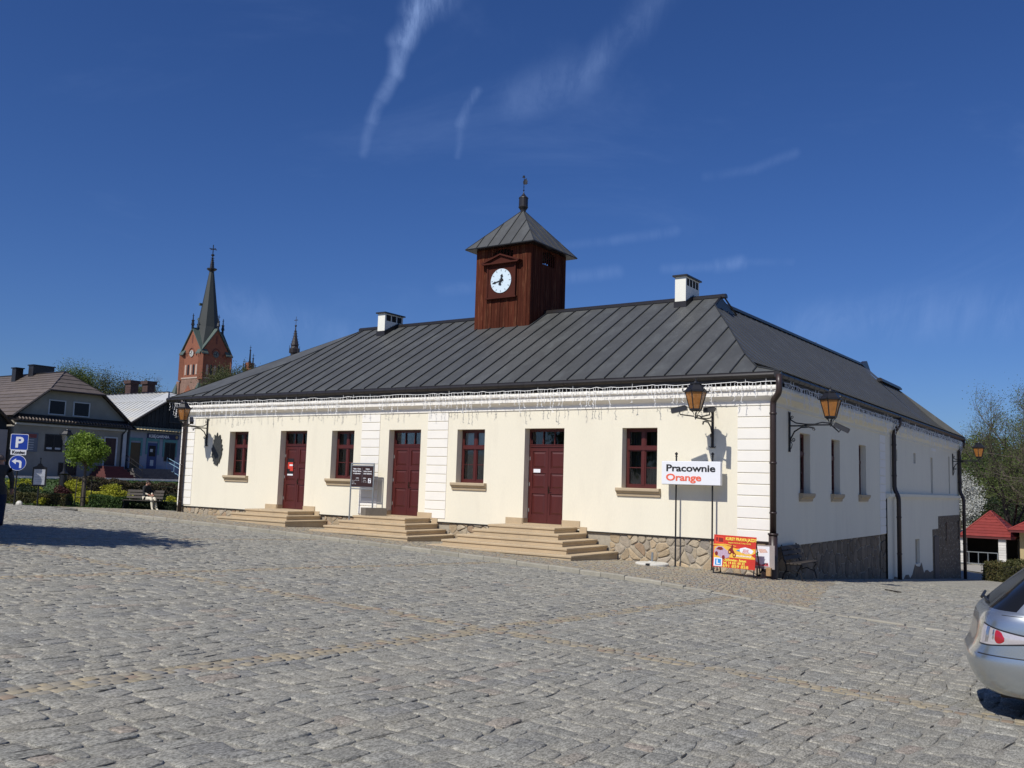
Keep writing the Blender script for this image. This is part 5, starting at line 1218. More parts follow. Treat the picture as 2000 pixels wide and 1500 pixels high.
for i, (nm, lf, (x, y), rad, n, s, lb) in enumerate(shr): shrub(nm, lb, (x, y, gz(x, y)), rad, lf, n, s, 20+i, 'garden shrubs' )
# grafted globe maple with its guard of slats
mt = thing('maple_tree', 'small globe-crowned maple with bright green leaves in a post guard', 'tree', (-29.62, -1.38, gz(-29.6, -1.4)))
b = MB(); bx, by_ = -29.62, -1.38; g = gz(bx, by_)
b.tube([(bx, by_, g-.1), (bx+.01, by_, g+1.0), (bx-.02, by_+.01, g+2.0)], [.075, .06, .05], 8)
rr = random.Random(3)
for k in range(12):
    a = k*.52+rr.uniform(-.2, .2); q = rr.uniform(.5, .85); b.tube([(bx, by_, g+1.75), (bx+.35*q*math.cos(a), by_+.35*q*math.sin(a), g+2.05), (bx+.85*q*math.cos(a), by_+.85*q*math.sin(a), g+2.2+rr.uniform(0, .7))], [.03, .02, .008], 4)
b.build('trunk', MT['bark'], mt)
p, t = blob_pts((bx, by_, g+2.42), (.92, .92, .78), 8000, 5, 38); leaves('crown', p, .095, 'lime', mt, t, 5)
gd = thing('tree_guard', 'square guard of thin dark posts round the maple trunk', 'tree guard', (bx, by_, g)); b = MB()
for sx, sy_ in ((-1, -1), (1, -1), (1, 1), (-1, 1)): b.tube([(bx+.24*sx, by_+.24*sy_, g), (bx+.20*sx, by_+.20*sy_, g+1.35)], .022, 5)
for z in (.45, 1.3): b.tube([(bx+.22*sx, by_+.22*sy_, g+z) for sx, sy_ in ((-1, -1), (1, -1), (1, 1), (-1, 1), (-1, -1))], .014, 4)
b.build('guard_frame', MT['barkd'], gd)
o = MB(); o.lathe(-30.85, -3.45, [(.16, gz(-30.8, -3.4)-.05), (.17, gz(-30.8, -3.4)+.07), (.11, gz(-30.8, -3.4)+.15), (.03, gz(-30.8, -3.4)+.17)], 8, sy=.7)
o = o.build('boulder', MT['conc'], None, base=(-30.85, -3.45, gz(-30, -2))); tag(o, 'small pale boulder in front of the low hedge left of the notice post', 'stone')
# street lamp in the garden
sl = thing('street_lamp', 'slender dark street lamp with a clear glass lantern among the shrubs', 'street lamp', (-34.1, .25, gz(-34.1, .25)))
X = (-34.1, .25); g = gz(*X); b = MB(); b.lathe(X[0], X[1], [(.20, g-.1), (.20, g+.15), (.16, g+.2), (.15, g+1.15), (.19, g+1.22), (.08, g+1.32), (.055, g+1.5), (.045, 3.1), (.09, 3.16), (.04, 3.22), (.04, 3.42)], 12); b.build('post', MT['iron'], sl)
lantern_on(sl, X, 3.42, 'clear', 1.05)
# traffic sign pole
tp0 = (-30.3, -3.95); g = gz(*tp0); ts = thing('traffic_sign_pole', 'traffic signs on one pole: blue parking sign, white plate and round blue left arrow', 'traffic sign', (*tp0, g))
b = MB(); b.tube([(*tp0, g-.1), (*tp0, 3.7)], .032, 8); b.build('post', MT['iron'], ts)
sx_ = Vector((.70, .71, 0)).normalized()*1.0; sx_ = Vector((.60, .80, 0)).normalized(); fn_ = Vector((.80, -.60, 0)); sblue = mat('traffic_sign_blue', (.012, .05, .36), .4, var=.03)
def plate(nm, pts, z, m, off, th, par): 
    o_ = Vector((tp0[0], tp0[1], z))+fn_*off; P_ = [tuple(o_+sx_*a+Vector((0, 0, q))) for a, q in pts]; mb = MB(); mb.ext(P_, tuple(-fn_*th)); return mb.build(nm, m, par)
def rrect(w, h, r): return [(sx*(w-r)+r*math.cos(t), sz_*(h-r)+r*math.sin(t)) for sx, sz_, t0 in ((1, 1, 0), (-1, 1, 1.571), (-1, -1, 3.142), (1, -1, 4.712)) for t in (t0, t0+.52, t0+1.05, t0+1.571)]
s0 = plate('parking_sign', rrect(.33, .33, .05), 3.36, MT['whitep'], .05, .012, ts); plate('blue_field', rrect(.31, .31, .045), 3.36, sblue, .055, .004, s0)
text('P', .60, MT['whitep'], s0, tuple(Vector((tp0[0], tp0[1], 3.36-.215))+fn_*.060), sx_, (0, 0, 1), 'CENTER', .02, depth=.003)
s1 = plate('supplementary_plate', rrect(.29, .10, .01), 2.93, MT['whitep'], .05, .012, ts); text('Koniec', .17, MT['black'], s1, tuple(Vector((tp0[0], tp0[1], 2.88))+fn_*.056), sx_, (0, 0, 1), 'CENTER', .006, depth=.003)
circ = lambda r: [(r*math.cos(t), r*math.sin(t)) for t in np.linspace(0, 6.283, 33)[:-1]]
s2 = plate('direction_sign', circ(.32), 2.50, MT['whitep'], .05, .012, ts); plate('blue_field', circ(.30), 2.50, sblue, .055, .004, s2)
plate('arrow', [(.15, -.22), (.15, .02), (.13, .06), (.09, .09), (.02, .10), (-.06, .10), (-.06, .17), (-.22, .05), (-.06, -.07), (-.06, .02), (.03, .02), (.07, -.02), (.07, -.22)][::-1], 2.51, MT['whitep'], .060, .004, s2)
# notice post
nb_ = thing('notice_post', 'small glazed notice case with a white sheet on a black post', 'notice board', (-30.1, -3.1, gz(-30.1, -3.1))); q0 = Vector((-30.1, -3.1, 0)); g = gz(-30.1, -3.1)
b = MB(); b.tube([tuple(q0+Vector((0, 0, g))), tuple(q0+Vector((0, 0, 1.6)))], .03, 6); b.build('post', MT['iron'], nb_); b = MB(); b.tube([tuple(q0+Vector((0, 0, 2.5))), tuple(q0+Vector((0, 0, 2.72)))], [.03, .012], 6); b.lathe(q0.x, q0.y, [(.02, 2.68), (.035, 2.71), (.01, 2.75)], 8); b.build('post_finial', MT['iron'], nb_)
b = MB(); P_ = [tuple(q0+sx_*a+Vector((0, 0, z))+fn_*.03) for a, z in ((-.27, 1.55), (.27, 1.55), (.27, 2.34), (.12, 2.40), (.06, 2.50), (-.06, 2.50), (-.12, 2.40), (-.27, 2.34))]; b.ext(P_, tuple(-fn_*.07)); cs = b.build('case', MT['iron'], nb_)
b = MB(); b.ext([tuple(q0+sx_*a+Vector((0, 0, z))+fn_*.035) for a, z in ((-.21, 1.62), (.21, 1.62), (.21, 2.26), (-.21, 2.26))], tuple(fn_*.003)); sh = b.build('sheet', mat('pale_notice_sheet', (.46, .48, .52), .5), cs)
b = MB()
for z, w in ((2.18, .12), (2.05, .05), (1.95, .16), (1.9, .15), (1.82, .16), (1.75, .1)): b.ext([tuple(q0+sx_*a+Vector((0, 0, zz))+fn_*.0385) for a, zz in ((-w, z), (w, z), (w, z+.016), (-w, z+.016))], tuple(fn_*.001))
b.build('printed_lines', MT['galv'], sh)
b2 = thing('park_bench', 'dark garden bench on which a person in pale trousers sits', 'bench', (-27.2, -.1, gz(-27.2, -.1)))
al = Vector((.62, .785, 0)); bench(b2, (-28.05, -.28, gz(-27.5, -.2)), (.93, .37), (.37, -.93), 1.75)
# ================================================================== HOUSES ON THE WEST SIDE
MT['greyw'] = mat('grey_house_render', (.30, .28, .235), .92, var=.12, vs=.9, fine_=.05, col2=(.36, .335, .28), c2s=.5)
MT['bluew'] = mat('pale_blue_house_render', (.31, .33, .39), .92, var=.12, vs=1.2)
MT['pinkw'] = mat('pinkish_house_render', (.36, .31, .28), .92, var=.06)
MT['tile'] = mat('brown_roof_tiles', (.128, .104, .088), .55, tone='obj', tamt=.12, var=.18, vs=2, fine_=.2, fs=14)
MT['silver'] = mat('pale_sheet_roof', (.50, .51, .50), .5, tone='obj', tamt=.06, var=.1, vs=1, stretch=(.4, 1, 1), col2=(.56, .52, .42), c2s=.8)
MT['white_trim'] = mat('white_window_trim', (.55, .56, .55), .7); MT['glassd'] = mat('dark_window_pane', (.012, .013, .018), .2, spec=.25)
MT['dboard'] = mat('dark_gable_boards', (.02, .021, .022), .8, var=.2, tone='obj', tamt=.3); MT['brick_d'] = mat('sooty_brick_chimney', (.07, .04, .035), .9, var=.4, vs=8, fine_=.3)
MT['redstep'] = mat('dark_red_step', (.11, .035, .032), .8, var=.2); MT['greystep'] = mat('worn_grey_step', (.12, .11, .105), .85, var=.35, vs=5); MT['kerbw'] = mat('pale_pavement_kerb', (.62, .60, .57), .9, var=.08)
FX = -48.0
def tiled_slope(r, A, B, C, D_, n, m, name='tile_row', th=.035):
    """rows of tiles between eaves edge A-B and ridge edge D_-C"""
    A, B, C, D_ = map(Vector, (A, B, C, D_)); nr = (B-A).cross(D_-A).normalized(); nr = nr if nr.z > 0 else -nr
    for i in range(n):
        a, b = i/n, (i+1)/n; p, q, s, t = A.lerp(D_, a), B.lerp(C, a), B.lerp(C, b), A.lerp(D_, b); up_ = nr*th
        mb = MB(); mb.add([tuple(v) for v in (p, q, q+up_, p+up_, s+nr*.004, t+nr*.004)], [(0, 1, 2, 3), (3, 2, 4, 5)]); mb.build(name, MT[m], r)
def hwin(r, y0, y1, z0, z1, x=FX, frame='white_trim', fw=.07, mull=True, name='window', surround=None):
    b = MB(); b.box(x-.05, y0, z0, x+.03, y0+fw, z1); b.box(x-.05, y1-fw, z0, x+.03, y1, z1); b.box(x-.05, y0+fw, z0, x+.03, y1-fw, z0+fw); b.box(x-.05, y0+fw, z1-fw, x+.03, y1-fw, z1)
    if mull: b.box(x-.03, (y0+y1)/2-.03, z0+fw, x+.012, (y0+y1)/2+.03, z1-fw)
    f = b.build(name, MT[frame], r); p = MB(); p.box(x-.02, y0+fw, z0+fw, x+.004, y1-fw, z1-fw); p.build('pane', MT['glassd'], f); return f
def house(label, y0, y1, zb, ze, zc, yc, zr, wallm, roofm, gablem, xr=-49.5, xb=-60, rowk=14, cat='house'):
    r = thing('terraced_house', label, cat, (FX, (y0+y1)/2, zb)); ym = (y0+y1)/2; hw_ = yc
    w = MB(); w.box(xb, y0, zb-.6, FX, y1, ze-.45); w.build('wall', MT[wallm], r)
    g = MB(); g.ext([(FX-.15, y0+.02, ze-.46), (FX-.15, y1-.02, ze-.46), (FX-.15, y1-.02, ze), (FX-.15, ym+hw_, zc), (FX-.15, ym-hw_, zc), (FX-.15, y0+.02, ze)], (-10, 0, 0)); g.build('gable_wall', MT[gablem], r)
    k = .18
    L0 = (FX+k, y0-.22, ze-.15); L1 = (xb, y0-.22, ze-.15); LR = (FX+k, ym-hw_-.03, zc+.06)
    # slope: eaves -> break at gable clip -> ridge
    tiled_slope(r, (FX+k, y0-.22, ze-.12), (xb, y0-.22, ze-.12), (xb, ym-hw_, zc+.08), (FX+k, ym-hw_, zc+.08), (rowk//2 if roofm != 'silver' else 1), roofm, 'tile_row' if roofm != 'silver' else 'roof_sheet')
    tiled_slope(r, (FX+k, ym-hw_, zc+.08), (xb, ym-hw_, zc+.08), (xb, ym, zr), (xr, ym, zr), (rowk//2 if roofm != 'silver' else 1), roofm, 'tile_row' if roofm != 'silver' else 'roof_sheet')
    tiled_slope(r, (FX+k, y1+.22, ze-.12), (xb, y1+.22, ze-.12), (xb, ym+hw_, zc+.08), (FX+k, ym+hw_, zc+.08), (rowk//2 if roofm != 'silver' else 1), roofm, 'tile_row' if roofm != 'silver' else 'roof_sheet')
    tiled_slope(r, (FX+k, ym+hw_, zc+.08), (xb, ym+hw_, zc+.08), (xb, ym, zr), (xr, ym, zr), (rowk//2 if roofm != 'silver' else 1), roofm, 'tile_row' if roofm != 'silver' else 'roof_sheet')
    tiled_slope(r, (FX+k+.1, ym-hw_-.1, zc+.02), (FX+k+.1, ym+hw_+.1, zc+.02), (xr+.02, ym+.02, zr), (xr+.02, ym-.02, zr), 5, roofm)
    v = MB()
    if roofm == 'silver':
        for s, yy in ((-1, y0-.22), (1, y1+.22)):
            for k_ in range(24):
                x_ = FX+k-.1-k_*.5
                if x_ < xb: break
                sm_ = MB(); P_ = [(x_, yy, ze-.08), (x_, ym+s*hw_, zc+.13)]
                if x_ < xr: P_.append((x_, ym, zr+.04))
                sm_.tube(P_, .022, 4); sm_.build('standing_seam', MT['silver'], r)
    for s, yy in ((-1, y0-.22), (1, y1+.22)):
        v.tube([(FX+k+.02, yy, ze-.14), (FX+k+.02, ym+s*hw_, zc+.05)], .07, 4); v.tube([(FX+k+.02, ym+s*hw_, zc+.08), (xr, ym, zr+.02)], .05, 4)
    v.tube([(FX+k+.12, ym-hw_-.1, zc-.01), (FX+k+.12, ym+hw_+.1, zc-.01)], .06, 4); v.tube([(xr, ym, zr+.02), (xb, ym, zr+.02)], .06, 5); v.build('verge_board', MT['trim'], r)
    return r
h1 = house('grey house with brown half-hipped tiled roof and two attic windows', 4.85, 12.35, 1.4, 5.55, 7.18, 1.78, 8.57, 'greyw', 'tile', 'greyw')
b = MB(); b.box(FX-.1, 4.8, 5.12, FX+.52, 12.4, 5.18); b.ext([(FX-.1, 4.8, 5.6), (FX+.52, 4.8, 5.18), (FX-.1, 4.8, 5.18)], (0, 7.6, 0)); b.build('pent_roof', MT['trim'], h1)
b = MB()
for k in range(36): b.tube([(FX+.50, 4.95+k*.206, 5.24), (FX+.30, 4.95+k*.206, 5.36)], .05, 5)
b = b.build('pent_tile_edge', MT['tile'], h1); b['kind'] = 'stuff'
b = MB(); b.box(FX, 4.9, 4.91, FX+.12, 12.35, 5.03); b.box(FX, 12.05, 1.4, FX+.03, 12.35, 4.9); b.build('white_band', MT['white_trim'], h1)
for y0, y1, z0, z1 in ((6.99, 7.98, 5.66, 6.56), (8.60, 9.61, 5.66, 6.56)): hwin(h1, y0-.06, y1+.06, z0, z1+.05, FX-.13, mull=False)
for y0, y1 in ((6.81, 7.95), (8.72, 10.06)):
    f = hwin(h1, y0, y1, 3.37, 4.44, FX+.0, 'trim'); b = MB(); b.box(FX+.006, y0+.12, 3.5, FX+.02, (y0+y1)/2-.1, 3.62); b.box(FX+.006, (y0+y1)/2+.1, 3.5, FX+.02, y1-.12, 3.62); b.build('white_cill_card', MT['white_trim'], f)
b = MB(); b.box(FX, 10.15, 3.7, FX+.04, 10.62, 4.42); b.build('pale_shutter', MT['white_trim'], h1)
hwin(h1, 6.4+1.4, 9.0, 1.9, 2.7, FX, 'trim'); 
b = MB(); b.box(FX, 10.74, 2.6, FX+.05, 10.82, 4.5); b.box(FX, 11.6, 2.6, FX+.05, 11.7, 4.5); b.box(FX, 10.82, 4.42, FX+.05, 11.6, 4.5); df = b.build('door_frame', MT['white_trim'], h1)
b = MB(); b.box(FX-.02, 10.82, 2.62, FX+.01, 11.6, 4.42); 
for z in (2.75, 3.35, 3.95): b.box(FX+.01, 10.92, z, FX+.022, 11.18, z+.42); b.box(FX+.01, 11.24, z, FX+.022, 11.5, z+.42)
b.build('door', mat('dark_maroon_house_door', (.045, .015, .014), .5), df)
b = MB(); b.box(FX, 5.25, 3.3, FX+.05, 6.35, 4.45); nb1 = b.build('notice_panel', mat('grey_blue_notice_panel', (.17, .19, .22), .6), h1); b = MB(); b.box(FX+.05, 5.35, 4.15, FX+.055, 6.25, 4.38); b.build('red_heading', mat('faded_red_heading', (.28, .07, .06), .6), nb1)
b = MB()
for z in (4.0, 3.85, 3.7, 3.55, 3.42): b.box(FX+.05, 5.4, z, FX+.055, 6.1, z+.04)
b.build('printed_lines', MT['white_trim'], nb1)
for (x, y, z0, z1, lx, ly) in ((-53.3, 8.35, 8.0, 9.15, .6, 1.45), (-54.5, 7.85, 8.0, 8.95, .5, .5)):
    b = MB(); b.box(x-lx/2, y, z0, x+lx/2, y+ly, z1); c = b.build('chimney', MT['trim'], h1); b = MB(); b.box(x-lx/2-.06, y-.06, z1, x+lx/2+.06, y+ly+.06, z1+.07); b.build('chimney_cap', MT['iron'], c)
b = MB(); b.tube([(FX+.06, 12.2, 5.2), (FX+.1, 12.2, 5.0), (FX+.06, 12.0, 4.7), (FX+.06, 12.0, 1.6)], .05, 6); b.build('downpipe', MT['iron'], h1)
h2 = house('pale blue house with silver sheet roof, bookshop sign and turquoise door surrounds', 12.62, 21.2, 1.4, 5.6, 7.17, 1.7, 8.08, 'bluew', 'silver', 'dboard', xr=-50.2)
b = MB(); b.box(FX-.1, 12.6, 5.05, FX+.45, 21.2, 5.1); b.build('pent_roof', MT['iron'], h2)
yst = mat('cream_corrugated_edge', (.55, .45, .25), .6, var=.1)
for k in range(34): b = MB(); b.ext([(FX+.42, 12.85+k*.245, 5.1), (FX+.46, 12.97+k*.245, 5.12), (FX+.42, 13.09+k*.245, 5.1), (FX-.1, 13.09+k*.245, 5.33), (FX-.1, 12.97+k*.245, 5.36), (FX-.1, 12.85+k*.245, 5.33)], (0, 0, .01)); b.build('corrugated_sheet', yst, h2)
for k in range(26):
    y = 13.0+k*.3; b = MB(); zt = min(7.1, 5.62+(y-12.7)*.60) if y < 17 else min(7.1, 5.62+(21.2-y)*.60); b.box(FX-.145, y, 5.42, FX-.12, y+.27, zt-.06); b.build('plank', MT['dboard'], h2)
hwin(h2, 15.6, 16.5, 5.75, 6.6, FX-.1, 'trim')
tq = mat('turquoise_surround', (.10, .26, .26), .7); bd = mat('blue_shop_door', (.02, .045, .16), .4); br = mat('brown_timber_door', (.10, .06, .02), .6, var=.2)
for (y0, y1, z0, z1, kind) in ((12.45+.25, 13.42, 2.5, 4.35, 'door'), (13.98, 14.72, 2.5, 4.38, 'shop'), (15.3, 16.15, 3.05, 4.36, 'win')):
    b = MB()
    for yy in (y0-.14, y1+.02): b.box(FX, yy, z1-1.0 if kind != 'shop' else z1-.9, FX+.05, yy+.12, z1+.22); 
    b.box(FX, y0-.02, z1, FX+.045, y1+.02, z1+.2); sr = b.build('turquoise_surround', tq, h2)
    if kind == 'win': hwin(h2, y0, y1, z0, z1, FX+.01, 'trim')
    else:
        b = MB(); b.box(FX-.02, y0, z0, FX+.02, y1, z1-.12); b.box(FX+.02, y0+.1, z0+.1, FX+.03, y1-.1, z0+.75); b.build('door', br if kind == 'door' else bd, h2)
        if kind == 'shop':
            b = MB(); b.box(FX+.021, y0+.12, z0+.85, FX+.028, y1-.12, z1-.3); p = b.build('door_pane', MT['glassd'], h2)
            b = MB(); b.box(FX+.031, y0+.25, z0+.2, FX+.04, y0+.5, z0+.6); b.box(FX+.029, y0+.2, z0+1.15, FX+.036, y0+.4, z0+1.35); b.build('paper', MT['white_trim'], p)
b = MB(); b.box(FX, 13.9, 4.58, FX+.08, 16.35, 4.90); sb = b.build('shop_sign', mat('dark_blue_fascia', (.012, .02, .09), .5), h2)
text('KSIĘGARNIA', .28, MT['whitep'], sb, (FX+.085, 13.98, 4.645), (0, 1, 0), (0, 0, 1), bold=.008, depth=.004, sx=1.0)
b = MB(); b.tube([(FX+.08, 16.17, 4.75), (FX+.1, 16.17, 4.75)], .11, 12); b.build('round_emblem', mat('brass_emblem', (.35, .25, .12), .5), sb)
for (y, zt, bm) in ((17.75, 9.3, 0), (19.2, 9.4, 0)):
    b = MB(); b.box(-56.5, y-.33, 7.6, -55.8, y+.33, zt-.3); c = b.build('chimney', MT['brick_d'], h2); b = MB(); b.box(-56.6, y-.43, zt-.3, -55.7, y+.43, zt-.05); b.build('chimney_cap', MT['brick_d'], c)
h0 = house('pinkish house at the left edge with brown tiled roof and small roof window', -3.4, 4.5, 1.5, 5.0, 6.9, 1.9, 8.35, 'pinkw', 'tile', 'dboard')
b = MB(); b.ext([(FX-1.2, 3.4, 6.22), (FX-.2, 3.4, 6.22), (FX-.2, 3.0, 6.55), (FX-1.2, 3.0, 6.55)], (0, .05, .05)); b.build('roof_window', MT['silver'], h0)
# stairs and terrace
def stairs(label, y0, y1, n, zt, zb, m, x0=FX+.02, tread=.3):
    r = thing('house_steps', label, 'steps', (x0, (y0+y1)/2, zb)); dz = (zt-zb)/n
    b = MB(); b.box(x0, y0, zb-.3, x0+.9, y1, zt); b.build('landing', MT[m], r)
    for i in range(n): b = MB(); e = .22*(i+1); b.box(x0+.01, y0-e*.6, zb-.3, x0+.9+tread*(i+1), y1+e*.2, zt-dz*(i+1)+.001); b.build('step', MT[m], r)
    return r
stairs('dark red steps up to the maroon door of the grey house', 10.3, 11.75, 5, 2.58, 1.72, 'redstep'); stairs('worn grey steps up to the bookshop doors', 12.4, 15.3, 5, 2.5, 1.66, 'greystep')
def rail(label, pts, m): 
    r = thing('stair_rail', label, 'railing', pts[0]); b = MB(); P_ = [Vector(p) for p in pts]
    for dz in (0, -.28, -.75): b.tube([tuple(p+Vector((0, 0, dz))) for p in P_], .022, 5)
    for i in range(4): q = P_[0].lerp(P_[-1], i/3); b.tube([tuple(q), tuple(q-Vector((0, 0, .85)))], .018, 5)
    b.build('rail_frame', m, r)
rail('pale blue metal rail at the right side of the bookshop steps', [(-47.6, 15.3, 3.3), (-45.5, 15.6, 2.5)], mat('pale_blue_rail', (.25, .42, .55), .5)); rail('dark metal rail between the red and the grey steps', [(-47.6, 12.15, 3.35), (-45.8, 12.25, 2.6)], MT['iron'])
ter = MB()
ys_ = np.linspace(-8, 26, 18)
for a, b_ in zip(ys_[:-1], ys_[1:]): ter.add([(-44.9, a, gh(-44.9, a)+.13), (-48, a, gh(-48, a)+.06), (-48, b_, gh(-48, b_)+.06), (-44.9, b_, gh(-44.9, b_)+.13), (-44.9, a, 1.0), (-44.9, b_, 1.0)], [(0, 1, 2, 3), (4, 0, 3, 5)])
struct(ter.build('terrace_pavement', MT['greystep']))
kt = thing('terrace_kerb', 'long pale kerb in front of the western houses', 'kerb', (-44.8, 8, gh(-44.8, 8)))
y = -7.0
while y < 25: b = MB(); z = gh(-44.8, y); b.box(-44.95, y+.01, z-.2, -44.75, y+.99, z+.17); b.build('kerb_stone', MT['kerbw'], kt); y += 1.0
kt = thing('terrace_kerb', 'second pale kerb across the road below the houses', 'kerb', (-43.3, 8, gh(-43.3, 8)))
y = -7.0
while y < 25: b = MB(); z = gh(-43.3, y); b.box(-43.42, y+.01, z-.3, -43.2, y+.99, z+.10); b.build('kerb_stone', MT['kerbw'], kt); y += 1.0
# ================================================================== CHURCH
ch = thing('church', 'red brick and stone church with dark steeple, gables and clocks, behind the hall', 'church', (-138.3, 86.1, 8))
cr_, cs_ = math.cos(R(-3)), math.sin(R(-3)); cz2 = lambda z: z if z < 30 else (30+(z-30)*.92 if z < 42.5 else 41.5+(z-42.5)*.61); CT = lambda x, y, z: (-138.3+x*cr_-y*cs_, 86.1+x*cs_+y*cr_, cz2(z))
MT['brick'] = mat('red_church_brick', (.235, .088, .05), .9, var=.12, vs=.8, fine_=.2, fs=5); MT['chstone'] = mat('brown_church_stone', (.22, .135, .10), .9, var=.3, vs=1.1, fine_=.25, fs=3)
MT['spire'] = mat('dark_green_grey_slate', (.022, .028, .027), .6, var=.2, vs=.6, stretch=(1, 1, .2)); MT['copper'] = mat('verdigris_copper', (.075, .105, .09), .6); MT['palest'] = mat('pale_brick_niche', (.42, .33, .27), .9)
A = 3.05
def TF(face):     # coordinates (t across, d out, z) on one tower face
    return {0: lambda t, d, z: CT(t, -A-d, z), 1: lambda t, d, z: CT(A+d, t, z), 2: lambda t, d, z: CT(-t, A+d, z), 3: lambda t, d, z: CT(-A-d, -t, z)}[face]
b = MB(CT); b.box(-A, -A, 19.8, A, A, 25.0); up1 = b.build('belfry', MT['brick'], ch)
b = MB(CT); b.box(-A-.35, -A-.35, 7, A+.35, A+.35, 19.0); b.box(-A-.15, -A-.15, 19.0, A+.15, A+.15, 19.9)
for sx in (-1, 1):
    for sy_ in (-1, 1): b.box(min(sx*(A-.3), sx*(A+1.0)), min(sy_*(A-.3), sy_*(A+1.0)), 7, max(sx*(A-.3), sx*(A+1.0)), max(sy_*(A-.3), sy_*(A+1.0)), 16.6)
lowt = b.build('lower_tower', MT['chstone'], ch)
b = MB(CT)
for sx in (-1, 1):
    for sy_ in (-1, 1):
        b.lathe(sx*(A+.12), sy_*(A+.12), [(.75, 16.6), (.72, 18.6), (.6, 19.4)], 4, 0, R(45)); 
b.build('buttress', MT['chstone'], ch)
for sx in (-1, 1):
    for sy_ in (-1, 1): b = MB(CT); b.lathe(sx*(A+.02), sy_*(A+.02), [(.62, 19.6), (.62, 24.2), (.5, 24.9)], 4, 0, 0); b.build('corner_pier', MT['brick'], ch)
b = MB(CT)
for sx in (-1, 1):
    for sy_ in (-1, 1): b.lathe(sx*(A+.5), sy_*(A+.5), [(1.1, 16.5), (1.1, 16.7), (.2, 18.9)], 4, 0, R(45))
b.build('weathering_cap', MT['copper'], ch)
for f in range(4):
    P = TF(f)
    g = MB(P); g.ext([(-A-.05, .05, 24.7), (A+.05, .05, 24.7), (0, .05, 29.3)], (0, -1.2, 0)); gm = g.build('gable', MT['brick'], ch)
    g = MB(P)
    for s in (-1, 1): g.ext([(s*(A+.6), .32, 24.4), (s*(A+.6), .32, 24.62), (0, .32, 29.6), (0, .32, 29.3)], (0, -1.4, 0))
    g.build('gable_coping', MT['copper'], ch)
    g = MB(P); g.tube([(0, .25, 29.3), (0, .25, 29.9), (0, .25, 30.0), (0, .25, 30.7), (0, .25, 31.0), (0, .25, 31.1), (0, .25, 32.4)], [.22, .2, .34, .2, .3, .12, .05], 6); g.box(-.28, .2, 31.9, .28, .28, 32.0); g.build('pinnacle', MT['iron'], gm)
    # clock
    g = MB(P); g.tube([(0, .10, 24.6), (0, .16, 24.6)], .62, 20); dlm = g.build('clock_dial', mat('pale_church_dial', (.62, .62, .58), .4) if f != 1 else mat('shaded_church_dial', (.12, .15, .14), .4), gm)  # dial on the shaded east face has the shade put into its colour
    g = MB(P); 
    for a in range(0, 360, 30): g.tube([(.42*math.sin(R(a)), .18, 24.6+.42*math.cos(R(a))), (.56*math.sin(R(a)), .18, 24.6+.56*math.cos(R(a)))], .05, 4)
    g.tube([(0, .2, 24.6), (-.42, .2, 24.55)], .05, 4); g.tube([(0, .2, 24.6), (.12, .2, 24.95)], .07, 4); g.tube([(0, .2, 24.6), (.05, .2, 24.3)], .06, 4); g.build('clock_marks', MT['black'], dlm)
    g = MB(P); g.tube([(.85*math.cos(t), .1, 24.6+1.05*math.sin(t)) for t in np.linspace(0, 3.14, 9)], .09, 4)
    for s in (-1, 1): g.tube([(s*1.95+.45*math.cos(t), .1, 24.2+.7*math.sin(t)) for t in np.linspace(0, 3.14, 7)], .07, 4)
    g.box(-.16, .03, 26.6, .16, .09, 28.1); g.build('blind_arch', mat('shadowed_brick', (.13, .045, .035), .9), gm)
    for k in range(5):
        t = -1.7+k*.85; dark = k in (1, 3); g = MB(P); zt = 22.2
        g.ext([(t-.25, .02, 20.6), (t+.25, .02, 20.6)]+[(t+.25*math.cos(a), .02, zt+.35*math.sin(a)) for a in np.linspace(0, 3.14, 7)], (0, .05, 0)); g.build('arched_opening' if dark else 'pale_niche', MT['black'] if dark else MT['palest'], up1)
    g = MB(P); g.box(-A-.1, 0, 19.85, A+.1, .25, 20.1); g.build('string_course', MT['palest'], up1)
    P2 = lambda t, d, z, P=P: P(t, d+.36, z)
    g = MB(P2); g.ext([(-1.75, .0, 11), (1.75, .0, 11), (1.75, 0, 15.6), (1.3, 0, 17.2), (0, 0, 18.6), (-1.3, 0, 17.2), (-1.75, 0, 15.6)], (0, .06, 0)); rec = g.build('brick_recess', MT['brick'], lowt)
    for t in (-.85, .85):
        g = MB(P2); g.ext([(t-.52, .07, 11), (t+.52, .07, 11), (t+.52, .07, 15.3), (t+.3, .07, 16.3), (t, .07, 16.8), (t-.3, .07, 16.3), (t-.52, .07, 15.3)], (0, .03, 0)); g.build('lancet_window', MT['black'], lowt)
s8 = MB(CT); V = []; 
for i in range(8):
    a = i*math.pi/4; diag = i % 2; V.append((( 4.15 if diag else 2.3)*math.cos(a), (4.15 if diag else 2.3)*math.sin(a), 24.9 if diag else 28.6))
n0 = len(V)
for r_, z in ((2.05, 30.0), (1.35, 35.0), (.42, 42.0)):
    for i in range(8): a = i*math.pi/4; V.append((r_*math.cos(a), r_*math.sin(a), z))
F = [(q*8+i, q*8+(i+1) % 8, q*8+8+(i+1) % 8, q*8+8+i) for q in range(3) for i in range(8)]; s8.add(V, F)
spm = s8.build('spire', MT['spire'], ch)
b = MB(CT); b.lathe(0, 0, [(.42, 41.9), (.95, 42.3), (.95, 42.5), (.42, 42.6), (.34, 44.2), (.18, 45.5), (.1, 46.4), (.32, 46.7), (.32, 47.0), (.08, 47.3)], 8)
for z in (43.1, 43.8, 44.5, 45.2, 45.8): b.lathe(0, 0, [(.1, z), (.42, z+.1), (.1, z+.2)], 6)
b.tube([(0, 0, 47.0), (0, 0, 50.2)], .09, 5); b.box(-.8, -.06, 48.7, .8, .06, 48.9); b.box(-.06, -.8, 48.7, .06, .8, 48.9); b.build('spire_finial', MT['iron'], spm)
b = MB(CT)
